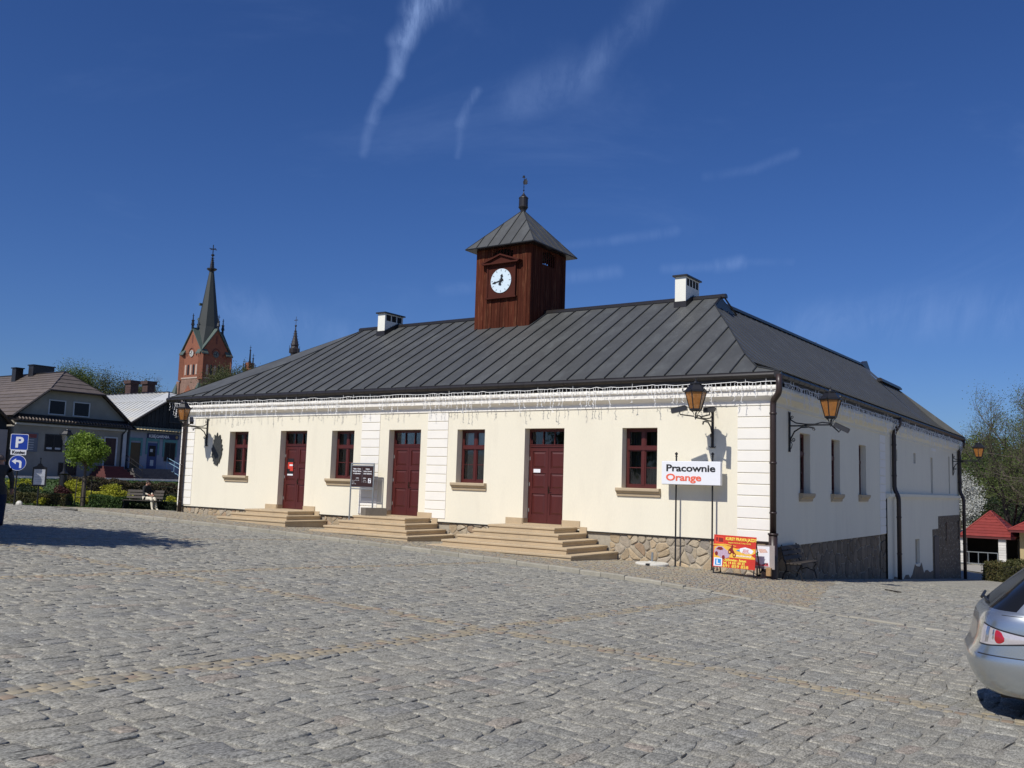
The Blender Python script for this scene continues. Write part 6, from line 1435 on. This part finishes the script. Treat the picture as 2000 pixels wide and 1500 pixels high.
for (x, y, z) in ((-1.6, -.9, 31.5), (-.9, -1.3, 34.5)): b.box(x-.2, y-.3, z, x+.2, y+.2, z+.5)
b.build('spire_vent', MT['copper'], spm)
b = MB(CT); b.box(3, 4, 6, 30, 20, 15.5); b.ext([(3, 3, 15.5), (3, 21, 15.5), (3, 12, 20.5)], (28, 0, 0)); b.build('nave', MT['chstone'], ch)
def small_gable(X, Y, z0, w, h, m='brick'):
    b = MB(); b.ext([(X-w, Y, z0-4), (X+w, Y, z0-4), (X+w, Y, z0), (X+w*.62, Y, z0+h*.32), (X+w*.62, Y, z0+h*.42), (X+w*.3, Y, z0+h*.62), (X+w*.28, Y, z0+h), (X-w*.28, Y, z0+h), (X-w*.3, Y, z0+h*.62), (X-w*.62, Y, z0+h*.42), (X-w*.62, Y, z0+h*.32), (X-w, Y, z0)], (0, 1.5, 0)); o = b.build('stepped_gable', MT[m], ch)
    for dx, zz, L in ((0, z0+h, 3.0), (-w*.98, z0, 3.2), (w*.55, z0+h*.42, 3.0), (w, z0, 2.2)):
        b = MB(); b.tube([(X+dx, Y+.7, zz-.2), (X+dx, Y+.7, zz+.3), (X+dx, Y+.7, zz+.35), (X+dx, Y+.7, zz+L*.8), (X+dx, Y+.7, zz+L*.82), (X+dx, Y+.7, zz+L*.9), (X+dx, Y+.7, zz+L*1.15)], [.3, .3, .2, .12, .22, .05, .04], 5)
        b.box(X+dx-.25, Y+.66, zz+L, X+dx+.25, Y+.74, zz+L+.08); b.build('pinnacle', MT['iron'], o)
small_gable(-135.6, 93.6, 21.2, 1.75, 2.9)
b = MB(lambda x, y, z: (x, y, z if z < 28.4 else 28.4+(z-28.4)*.80)); fx, fy = -135.6, 105.6
b.lathe(fx, fy, [(.75, 23), (.75, 27.4), (1.0, 27.6), (1.05, 28.4), (.85, 28.6), (.7, 29.0), (.8, 29.4), (.42, 31.4), (.22, 33.0), (.35, 33.1), (.12, 33.3), (.10, 34.2), (.25, 34.5), (.05, 34.8)], 8); b.tube([(fx, fy, 34.6), (fx, fy, 36.9)], .06, 4); b.box(fx-.5, fy-.05, 35.9, fx+.5, fy+.05, 36.05)
for i in range(6):
    a = i*1.047; b.tube([(fx+1.0*math.cos(a), fy+1.0*math.sin(a), 27.5), (fx+1.05*math.cos(a), fy+1.05*math.sin(a), 29.3)], [.14, .04], 4)
    for q in range(5): z = 29.6+q*.7; r_ = .78-.12*q; b.tube([(fx+r_*math.cos(a), fy+r_*math.sin(a), z), (fx+(r_+.16)*math.cos(a), fy+(r_+.16)*math.sin(a), z+.1)], .05, 3)
b.build('ridge_turret', mat('dark_brown_lead', (.022, .017, .02), .6, var=.3), ch)
# trees behind the houses and before the church
tree('spring_tree', 'tall sparse tree with fresh green haze behind the grey house, leftmost', (-72, 23.2, 2.2), 9.6, .20, 31, 'spring', .11, 34, .5, 4, 4, spread=.36)
tree('spring_tree', 'tall sparse green-brown tree behind the silver roof, second from the left', (-70.5, 25.3, 2.0), 9.6, .20, 33, 'olive', .11, 30, .5, 4, 4, spread=.36)
tree('spring_tree', 'olive tree in thin leaf close to the silver roof ridge', (-71.5, 27.6, 2.0), 8.6, .18, 35, 'olive', .11, 26, .5, 4, 4, spread=.36)
tree('bare_tree', 'bare branching tree above the silver roof between its chimneys', (-77, 33.8, 2.0), 10.2, .22, 37, None, levels=5, nb=3)
tree('spring_tree', 'dull olive tree covering the shaded side of the church tower', (-85.0, 51.0, 1.5), 13.9, .35, 41, 'olive', .15, 55, .65, 4, 4, spread=.33)
tree('bare_tree', 'small bare tree to the right of the church tower', (-89.4, 53.9, 1.5), 14.6, .25, 43, 'bud', .1, 1, .2, levels=5, nb=3)
# shade tree on the square, left of the camera's view: casts the dappled shadow at the left
tree('plane_tree', 'leafy tree standing on the square beyond the left edge, casting the dappled shadow', (-14.3, -18.4, gh(-14.3, -18.4)), 8.6, .2, 51, 'spring', .30, 26, .55, 4, 4, spread=.6)
# ================================================================== EAST SIDE, BEHIND THE HALL
MT['redtile'] = mat('bright_red_tiles', (.235, .04, .033), .5, tone='obj', tamt=.12, var=.15, vs=3, fine_=.15, fs=15)
MT['yelw'] = mat('ochre_wall', (.42, .33, .17), .9, var=.08); MT['whb'] = mat('white_brick_pillar', (.60, .58, .54), .9, tone='obj', tamt=.08)
hu = thing('pavilion', 'small open pavilion with red hipped tile roof and a white brick pillar', 'pavilion', (-.6, 46.5, gh(-.6, 46)))
hx0, hx1, hy0, hy1, hz = -2.2, 1.15, 44.6, 49.5, -.28; apx = ((hx0+hx1)/2-.3, hx1-1.7)
def hip_roof(r, x0, x1, y0, y1, z, zt, inset, m, n=9):
    ym = (y0+y1)/2; xm_ = (x0+x1)/2; ra = Vector((xm_, y0+inset, zt)); rb = Vector((xm_, y1-inset, zt)); 
    for (A_, B_, C_, D__) in (((x0, y0, z), (x1, y0, z), ra, ra), ((x1, y0, z), (x1, y1, z), rb, ra), ((x1, y1, z), (x0, y1, z), rb, rb), ((x0, y1, z), (x0, y0, z), ra, rb)): tiled_slope(r, A_, B_, C_, D__, n, m, 'tile_row', .03)
    b = MB()
    for a_, c_ in (((x0, y0, z), ra), ((x1, y0, z), ra), ((x1, y1, z), rb), ((x0, y1, z), rb), (ra, rb)): b.tube([a_, tuple(c_)], .07, 6)
    b.build('ridge_tiles', MT[m], r); b = MB(); b.box(x0+.02, y0+.02, z-.14, x1-.02, y1-.02, z-.02); b.build('eaves_board', mat('dark_red_eaves', (.10, .015, .015), .6), r)
hip_roof(hu, hx0, hx1, hy0, hy1, hz, 1.35, 2.0, 'redtile')
pm = None
for (px, py) in ((.35, 45.0), (-2.0, 45.0), (.9, 49.2)):
    for k in range(12): b = MB(); z = -2.3+k*.165; o_ = .004*(k % 2); b.box(px-.22+o_, py-.2, z+.006, px+.22+o_, py+.2, z+.159); b.build('brick', MT['whb'], hu)
b = MB(); b.box(-2.6, 47.9, -2.4, .9, 48.1, -.4); b.box(-2.3, 45.2, -2.4, -2.15, 48, -.4); b.build('back_wall', mat('dark_pavilion_interior', (.02, .016, .014), .9), hu)
fe = thing('metal_fence', 'low metal fence with two rails across the pavilion opening', 'fence', (-.9, 44.7, -2.25)); b = MB()
for z in (-1.35, -2.1): b.tube([(-2.2, 44.75, z), (.1, 44.75, z)], .03, 5)
for k in range(5): b.tube([(-2.2+k*.57, 44.75, -2.3), (-2.2+k*.57, 44.75, -1.35)], .025, 5)
b.build('rails', MT['galv'], fe)
h3 = thing('ochre_house', 'ochre walled building with red hipped roof at the right edge', 'house', (4, 47, gh(4, 47)))
b = MB(); b.box(1.4, 44.6, -2.5, 12, 52, .2); b.build('wall', MT['yelw'], h3); hip_roof(h3, .85, 12.5, 43.6, 52.5, .25, 3.6, 4.3, 'redtile', 16)
b = MB(); b.box(1.85, 44.55, -1.05, 2.15, 44.6, .1); b.build('window', MT['glassd'], h3)
hedge('clipped_hedge', 'rounded clipped evergreen hedge with rusty tips in front of the ochre building', (1.15, 32.2, -2.2), (6.5, 30.6, -2.25), 2.0, 1.05, 'mixed', 61, 14000, .09, wav=.1)
b = MB(); b.ext([(-2.5, 40.5, -2.18), (-1.2, 44.5, -2.2), (8, 44.5, -2.25), (9, 35.2, -2.25), (2, 36.2, -2.2)], (0, 0, .02)); struct(b.build('concrete_path', mat('pale_concrete_path', (.34, .32, .28), .9, var=.1, fine_=.15)))
tree('bare_tree', 'leaning bare tree with dark trunk behind the pavilion', (.6, 51.5, -2.3), 12.2, .24, 71, 'bud', .05, .6, .15, levels=5, nb=3, lean=(-.22, -.05), bark='barkd', spread=.55)
tree('budding_tree', 'large thinly leafed tree reaching in from the right edge', (4.9, 47.3, -2.3), 14.0, .28, 79, 'spring', .09, 2.2, .35, levels=5, nb=4, lean=(-.03, 0), spread=.6)
tree('blossom_tree', 'white blossoming tree just right of the hall\'s far corner', (-4.9, 61.5, -2.3), 6.6, .10, 77, 'blossom', .12, 5, .28, levels=4, nb=3, spread=.35)
rr = random.Random(12)
wd = [(-9, 84), (-6, 88), (-3.5, 80), (-1, 90), (1.5, 83), (4, 92), (-12, 92), (7, 86), (-4, 98), (0, 101), (4, 104), (-9, 103), (-2.5, 70), (1.2, 64), (3.5, 72), (-5.5, 74)]
desc = ['nearest to the hall corner', 'behind the blossom tree', 'above the pavilion roof, left', 'above the pavilion roof, centre', 'above the pavilion roof, right', 'far right', 'left, mostly hidden by the hall', 'rightmost', 'on the skyline, left', 'on the skyline, centre', 'on the skyline, right', 'on the skyline, mostly hidden by the hall', 'dark, low, beside the blossom', 'dark green one directly behind the pavilion', 'behind the ochre roof', 'low, behind the hall corner']
for i, (x, y) in enumerate(wd):
    z = gh(x, y)+(0 if y < 62 else float(ss((y-62)/80.)*9)); hh = rr.uniform(5.0, 7.5) if y > 75 else rr.uniform(3.5, 4.8)
    r = thing('woodland_tree', 'rounded green woodland tree behind the red roofs, '+desc[i], 'tree', (x, y, z), 'trees on the wooded slope')
    p, t = blob_pts((x, y, z+hh*.55), (2.6, 2.6, hh*.62), 6500 if y > 66 else 7000, 100+i, 22); p[:, 2] = np.maximum(p[:, 2], z)
    leaves('crown', p, .24 if y > 66 else .16, ('dark' if i in (12, 13) else ('olive', 'green', 'spring')[i % 3]), r, t, i)
    b = MB(); b.tube([(x, y, z-.3), (x, y, z+hh*.6)], [.2, .1], 6); b.build('trunk', MT['barkd'], r)
rs = np.random.RandomState(2); n = 60000
P_ = np.stack([rs.uniform(-45, 40, n), rs.uniform(98, 135, n), np.zeros(n)], -1); P_[:, 2] = ground_h(P_[:, 0], P_[:, 1])+ss((P_[:, 1]-62)/80)*9*ss((P_[:, 0]+120)/60)+rs.uniform(0, 5.2, n)*(.75+.25*np.sin(P_[:, 0]*1.1)+.1*np.sin(P_[:, 0]*2.7))
o = leaves('wooded_hillside', P_, .5, 'olive', None, None, 5, 'stuff')
# ================================================================== CAR
CO = (6.62, -13.95); CA = R(11); cz0 = gh(CO[0]+.8, CO[1]-.3)+.012
def CTF(x, y, z): return (CO[0]+x*math.cos(CA)-y*math.sin(CA), CO[1]+x*math.sin(CA)+y*math.cos(CA), cz0+z)
car = thing('parked_car', 'silver estate car seen from its rear corner, cut by the right edge', 'car', CTF(2.35, 0, 0))
paint = mat('silver_metallic_paint', (.50, .535, .55), .27, metal=.85, var=0, fine_=0, coat=.6); cglass = mat('car_tinted_glass', (.010, .011, .013), .08, spec=.35, var=0, fine_=0, coat=.0)
crub = mat('black_car_trim', (.015, .015, .016), .5, var=0, fine_=0)
RG = [(.185, .34, 4.40, .70, 4), (.20, .26, 4.5, .80, 4.5), (.235, .15, 4.6, .845, 5), (.30, .075, 4.66, .868, 5), (.38, .03, 4.70, .882, 5), (.47, .0, 4.72, .89, 5), (.535, .0, 4.72, .89, 5), (.565, .012, 4.70, .886, 5), (.59, .03, 4.68, .880, 5.2), (.64, .052, 4.64, .874, 5.5), (.72, .078, 4.58, .872, 5.5), (.80, .09, 4.45, .868, 5.5), (.87, .11, 4.2, .86, 5.5), (.925, .14, 3.8, .842, 5.5), (.955, .175, 3.5, .82, 5.5), (.965, .19, 3.4, .808, 5.5), (1.07, .30, 3.15, .775, 5.5), (1.18, .42, 2.95, .735, 5.5), (1.30, .56, 2.7, .688, 5.2), (1.36, .62, 2.55, .655, 5), (1.40, .60, 2.45, .61, 4.5), (1.425, .66, 2.3, .54, 4), (1.445, .9, 2.1, .42, 3), (1.45, 1.2, 1.9, .2, 3)]
def ringpar(z):
    zs = [r[0] for r in RG]; return [float(np.interp(z, zs, [r[k] for r in RG])) for k in (1, 2, 3, 4)]
def opt(z, t, off=0.0):
    xr, xf, w, n = ringpar(z); c, s = math.cos(t), math.sin(t); e = 2/n
    x = (xr+xf)/2-(xf-xr)/2*math.copysign(abs(c)**e, c); y = -w*math.copysign(abs(s)**e, s)
    if off:
        d = Vector((x-max(min(x, xf-.6), xr+.5), y*.9, 0)); d = d.normalized() if d.length > 1e-6 else d; x += d.x*off; y += d.y*off
    return x, y, z
NP = 280
ts_ = []
for i in range(NP):
    u = i/NP*2*math.pi; ts_.append(u-.23*math.sin(4*u))
b = MB(CTF); V = []
for r in RG:
    for t in ts_: V.append(opt(r[0], t))
b.add(V, [])
F = []
for k in range(len(RG)-1):
    for i in range(NP):
        j = (i+1) % NP; zc = (RG[k][0]+RG[k+1][0])/2; tt = (ts_[i]+(ts_[i+1] if i < NP-1 else 2*math.pi))/2; x, y, _ = opt(zc, tt); xr, xf, w, n = ringpar(zc)
        if .965 < zc < 1.36 and (x < xr+.17 and abs(y) < w*.985): mi = 1
        elif .965 < zc < 1.33 and x > xr+.80 and x < xf-.25 and not (1.55 < x-.4 < 1.66) and abs(y) > w*.8: mi = 1
        elif .965 < zc < 1.34 and x > xf-.2 and abs(y) < w*.9: mi = 1
        elif zc < .22: mi = 2
        else: mi = 0
        F.append(((k*NP+i, k*NP+j, (k+1)*NP+j, (k+1)*NP+i), mi))
for f, mi in F: b.f.append(f); b.m.append(mi)
b.f.append(tuple(range(NP))); b.m.append(2); b.f.append(tuple(range((len(RG)-1)*NP, len(RG)*NP))); b.m.append(0)
body = b.build('body', [paint, cglass, crub], car, smooth=True)
def patch(name, m, zf0, zf1, t0, t1, off, n=16, par=None):
    p = MB(CTF); V = []
    for i in range(n+1):
        q = i/n; t = t0+(t1-t0)*q; z0, z1 = zf0(q), zf1(q)
        for s in (0, .33, .66, 1): z = z0+(z1-z0)*s; V.append(opt(z, t, off*(1 if 0 < s < 1 else .4)))
    p.add(V, [(i*4+k, i*4+4+k, i*4+5+k, i*4+1+k) for i in range(n) for k in range(3)]); return p.build(name, m, par or car, smooth=True)
for sgn in (1, -1):
    T0, T1 = sgn*.30, sgn*1.02
    za = lambda q: .665+.085*max(0, q-.25)**1.3; zb_ = lambda q: .835-.085*q**.9*.95
    rim_ = patch('taillight_rim', crub, lambda q: za(q)-.012, lambda q: zb_(q)+.012, T0-sgn*.012, T1+sgn*.02, .004)
    l = patch('taillight', mat('clear_lamp_lens', (.50, .47, .48), .12, metal=.2, coat=1), za, zb_, T0, T1-sgn*.01, .010)
    patch('red_lens', mat('red_lamp_lens', (.36, .012, .02), .15, coat=1), lambda q: .685+.02*(2*q-1)**2, lambda q: .815-.05*q-.02*(2*q-1)**2, sgn*.56, sgn*.69, .016, par=l)
    patch('chrome_reflector', mat('lamp_reflector', (.75, .72, .72), .15, metal=.9), lambda q: .68, lambda q: .82, sgn*.40, sgn*.46, .014, 5, par=l); patch('chrome_reflector', mat('lamp_reflector', (.75, .72, .72), .15, metal=.9), lambda q: .70, lambda q: .80, sgn*.52, sgn*.545, .0145, 5, par=l)
def seamline(pts, r=.004, m=crub):
    p = MB(CTF); p.tube([opt(z, t, .001) for z, t in pts], r, 4); p.build('panel_gap', m, body)
seamline([(.575, .35+.02*i) for i in range(0, 42)], .005); seamline([(.745, 1.03), (.70, 1.045), (.64, 1.065), (.60, 1.09), (.57, 1.12)], .004)
seamline([(.93, .6+.02*i) for i in range(0, 40)], .003)
b = MB(CTF)       # side window surround, wiper, exhaust
b.tube([(.20, -.1, .985), (.20, .35, .99)], .012, 5); b.tube([(.17, .25, .99), (.22, .55, 1.02)], .015, 5); b.build('rear_wiper', crub, car)
b = MB(CTF); b.tube([(.26, -.45, .20), (.5, -.45, .21)], .026, 8); b.build('exhaust_pipe', crub, car)
b = MB(CTF); b.box(.25, -.33, .62, .28, .33, .74); b.build('number_plate', MT['whitep'], car)
for x in (.95, 3.68):
    for s in (-1, 1):
        b = MB(CTF); y = s*.80; 
        b.tube([(x, y-.10*s, .315), (x, y+.075*s, .315)], .315, 24); w_ = b.build('wheel_tyre', crub, car, smooth=False)
        b = MB(CTF); b.tube([(x, y+.07*s, .315), (x, y+.085*s, .315)], .21, 20); b.build('wheel_rim', MT['galv'], w_)
        b = MB(CTF); b.tube([(x, s*.70, .33), (x, s*.893, .33)], .35, 28); b.build('wheel_arch', crub, car)
# ================================================================== PEOPLE
def figure(name, label, joints, edges, radii, matfn, mats, base, rot=0.0, levels=2, root='pelvis', yaw_c=None):
    """one continuous skinned body grown over a posed skeleton"""
    names_ = list(joints); me = bpy.data.meshes.new('sk'); bm = bmesh.new(); lay = bm.verts.layers.skin.verify(); vs = {}
    for n in names_: vs[n] = bm.verts.new(joints[n])
    for a, b_ in edges: bm.edges.new((vs[a], vs[b_]))
    for n in names_:
        r = radii[n]; vs[n][lay].radius = (r, r) if not isinstance(r, tuple) else r; vs[n][lay].use_root = (n == root)
    bm.to_mesh(me); bm.free(); o = bpy.data.objects.new('sk', me); COL.objects.link(o)
    m_ = o.modifiers.new('s', 'SKIN'); m_.use_smooth_shade = True; o.modifiers.new('u', 'SUBSURF').levels = levels
    bpy.context.view_layer.update(); ev = bpy.data.meshes.new_from_object(o.evaluated_get(bpy.context.evaluated_depsgraph_get())); bpy.data.objects.remove(o)
    ev.name = 'body'; ev.materials.clear()
    for q in mats: ev.materials.append(q)
    for p in ev.polygons: p.material_index = matfn(p.center); p.use_smooth = True
    r = thing(name, label, 'person', base); r.rotation_euler = (0, 0, rot); bo = bpy.data.objects.new('body', ev); COL.objects.link(bo); bo.parent = r
    return r
def hand(J, E_, Rr, wrist, d, n, side, s=1.0):
    """five curled fingers growing from the palm"""
    w = Vector(J[wrist]); d = Vector(d).normalized(); n_ = Vector(n).normalized(); ac = d.cross(n_).normalized()*side; pm = wrist+'_palm'; J[pm] = tuple(w+d*.06*s); Rr[pm] = .026*s; E_.append((wrist, pm))
    for k, (o, L) in enumerate(((-.028, .065), (-.010, .075), (.010, .07), (.026, .055))):
        a, b_, c = pm+'f%d' % k, pm+'g%d' % k, pm+'h%d' % k; p = Vector(J[pm])+ac*o+d*.02
        J[a] = tuple(p); J[b_] = tuple(p+(d+n_*.25).normalized()*L*.55); J[c] = tuple(Vector(J[b_])+(d+n_*.9).normalized()*L*.5); Rr[a] = .0095; Rr[b_] = .0085; Rr[c] = .0075; E_ += [(pm, a), (a, b_), (b_, c)]
    a, b_ = pm+'t', pm+'u'; J[a] = tuple(w+d*.025-ac*.03+n_*.01); J[b_] = tuple(Vector(J[a])+(d*.8-ac*.4+n_*.5).normalized()*.055); Rr[a] = .011; Rr[b_] = .009; E_ += [(wrist, a), (a, b_)]
skin = mat('skin', (.42, .22, .15), .55, var=.05); jkt = mat('grey_brown_jacket', (.055, .050, .045), .85, var=.15, vs=9); jeans = mat('dark_blue_jeans', (.016, .022, .045), .85, var=.15, vs=9)
shoe = mat('brown_shoe', (.09, .04, .025), .6); hair = mat('short_grey_brown_hair', (.13, .10, .085), .8, var=.3, vs=60); shirt = mat('pale_shirt', (.45, .45, .45), .8); 
# standing man, local frame: facing -X, height 1.74
J = dict(pelvis=(0, 0, .93), waist=(0, 0, 1.08), chest=(-.01, 0, 1.28), upper=(0, 0, 1.43), neck=(-.01, 0, 1.51), skull=(-.035, 0, 1.60), crown=(-.03, 0, 1.68),
         sl=(0, -.17, 1.42), sr=(0, .17, 1.42), el=(.05, -.25, 1.15), er=(.03, .25, 1.15), wl=(-.04, -.26, .92), wr=(-.06, .26, .92),
         hl=(0, -.10, .90), hr=(0, .10, .90), kl=(-.05, -.11, .50), kr=(.03, .11, .50), al=(.0, -.11, .09), ar=(.10, .11, .11), tl=(-.15, -.12, .04), tr=(-.04, .12, .05))
RR = dict(pelvis=(.16, .125), waist=(.155, .12), chest=(.175, .13), upper=(.13, .10), neck=.055, skull=(.082, .095), crown=(.07, .08), sl=.075, sr=.075, el=.055, er=.055, wl=.034, wr=.034, hl=.10, hr=.10, kl=.068, kr=.068, al=.046, ar=.046, tl=.036, tr=.036)
E_ = [('pelvis', 'waist'), ('waist', 'chest'), ('chest', 'upper'), ('upper', 'neck'), ('neck', 'skull'), ('skull', 'crown'), ('upper', 'sl'), ('upper', 'sr'), ('sl', 'el'), ('sr', 'er'), ('el', 'wl'), ('er', 'wr'), ('pelvis', 'hl'), ('pelvis', 'hr'), ('hl', 'kl'), ('hr', 'kr'), ('kl', 'al'), ('kr', 'ar'), ('al', 'tl'), ('ar', 'tr')]
hand(J, E_, RR, 'wl', (-.1, 0, -1), (-1, .2, 0), 1); hand(J, E_, RR, 'wr', (-.1, 0, -1), (-1, -.2, 0), -1)
def mf(c):
    if c.z > 1.50: return 0
    if abs(c.y) > .19 and c.z < .925: return 0
    if c.z > .80: return 1
    if c.z > .075: return 2
    return 3
px_, py_ = -15.53, -12.08
man = figure('person', 'man in a dark jacket and dark jeans walking off the left edge', J, E_, RR, mf, [skin, jkt, jeans, shoe], (px_, py_, gh(px_, py_)+.0), R(-25))
def head_bits(r, hc, face, hm, long=False):
    """hair, nose, ears, eyes and mouth as small pieces on the head"""
    hc = Vector(hc); f = Vector(face).normalized(); s = f.cross(Vector((0, 0, 1))).normalized(); Z = Vector((0, 0, 1))
    b = MB(); V = []; n, m_ = 14, 7
    for i in range(m_+1):
        ph = math.pi/2*i/m_*1.15
        for j in range(n):
            t = 6.283*j/n; q = Vector((math.sin(ph)*math.cos(t), math.sin(ph)*math.sin(t), math.cos(ph))); fr = max(0, math.cos(t)); k = 1.0-(.28*fr if i > 3 else 0)
            V.append(tuple(hc+f*q.x*.108*k-f*.012+s*q.y*.092*k+Z*(q.z*.115+.012+(.05*fr if i > 4 else 0))))
    b.add(V, [(i*n+j, i*n+(j+1) % n, (i+1)*n+(j+1) % n, (i+1)*n+j) for i in range(m_) for j in range(n)]); b.tf = None
    me = b.build('hair', hm, r, smooth=True)
    b = MB(); nz = hc+f*.10-Z*.02; b.add([tuple(nz+Z*.03), tuple(nz-Z*.012+s*.014), tuple(nz-Z*.012-s*.014), tuple(nz+f*.022-Z*.012)], [(0, 1, 3), (0, 3, 2), (1, 2, 3), (0, 2, 1)]); b.build('nose', skin, r)
    for q in (-1, 1):
        b = MB(); c = hc+s*.090*q-Z*.015; b.lathe(c.x, c.y, [(.004, c.z-.03), (.016, c.z-.01), (.018, c.z+.015), (.006, c.z+.03)], 8); b.build('ear', skin, r)
        b = MB(); c = hc+f*.090+s*.032*q+Z*.012; b.lathe(c.x, c.y, [(.002, c.z-.007), (.010, c.z), (.002, c.z+.007)], 8); b.build('eye', MT['black'], r)
    b = MB(); c = hc+f*.094-Z*.062; b.tube([tuple(c-s*.022), tuple(c+f*.004), tuple(c+s*.022)], .005, 4); b.build('mouth', mat('lips', (.32, .12, .10), .5), r)
man.scale = (1.22, 1.22, 1.03); WLr = WL.get(man.name); WL[man.name] = (0, 0, 0); head_bits(man, (-.035, 0, 1.625), (-1, 0, 0), hair); WL[man.name] = WLr
# seated person on the garden bench
SB = (-27.02, -.10, gh(-27, -.1))
J = dict(pelvis=(0, 0, .54), waist=(.02, 0, .68), chest=(.0, 0, .88), upper=(-.02, 0, 1.02), neck=(-.05, 0, 1.10), skull=(-.09, 0, 1.18), crown=(-.10, 0, 1.26), sl=(-.02, -.15, 1.0), sr=(-.02, .15, 1.0), el=(-.08, -.2, .78), er=(-.08, .2, .78), wl=(-.28, -.09, .70), wr=(-.28, .08, .69),
         hl=(-.03, -.09, .53), hr=(-.03, .09, .53), kl=(-.45, -.08, .56), kr=(-.45, .08, .54), al=(-.62, -.05, .12), ar=(-.55, .10, .12), tl=(-.75, -.05, .05), tr=(-.68, .12, .05))
RR = dict(pelvis=(.15, .12), waist=(.13, .11), chest=(.15, .11), upper=(.11, .09), neck=.05, skull=(.078, .09), crown=(.065, .075), sl=.065, sr=.065, el=.05, er=.05, wl=.032, wr=.032, hl=.10, hr=.10, kl=.075, kr=.075, al=.05, ar=.05, tl=.034, tr=.034)
E_ = E_[:20]
hand(J, E_, RR, 'wl', (-1, .5, -.2), (0, 0, -1), 1); hand(J, E_, RR, 'wr', (-1, -.5, -.2), (0, 0, -1), -1)
def mf2(c):
    if c.z > 1.10: return 0
    if c.x < -.25 and c.z > .62: return 0
    if c.x > -.17 and c.z > .62: return 1
    if c.z < .075: return 3
    return 2
sp = figure('person', 'seated person in a dark top and cream trousers on the garden bench', J, E_, RR, mf2, [skin, mat('black_top', (.015, .015, .018), .8), mat('cream_trousers', (.70, .64, .50), .8), MT['black']], SB, R(186))
w0 = WL.get(sp.name); WL[sp.name] = (0, 0, 0); head_bits(sp, (-.095, 0, 1.2), (-1, 0, -.2), mat('dark_hair', (.02, .015, .012), .7)); WL[sp.name] = w0
print('objects', len(bpy.data.objects), 'tris', sum(len(o.data.polygons) for o in bpy.data.objects if o.type == 'MESH'))
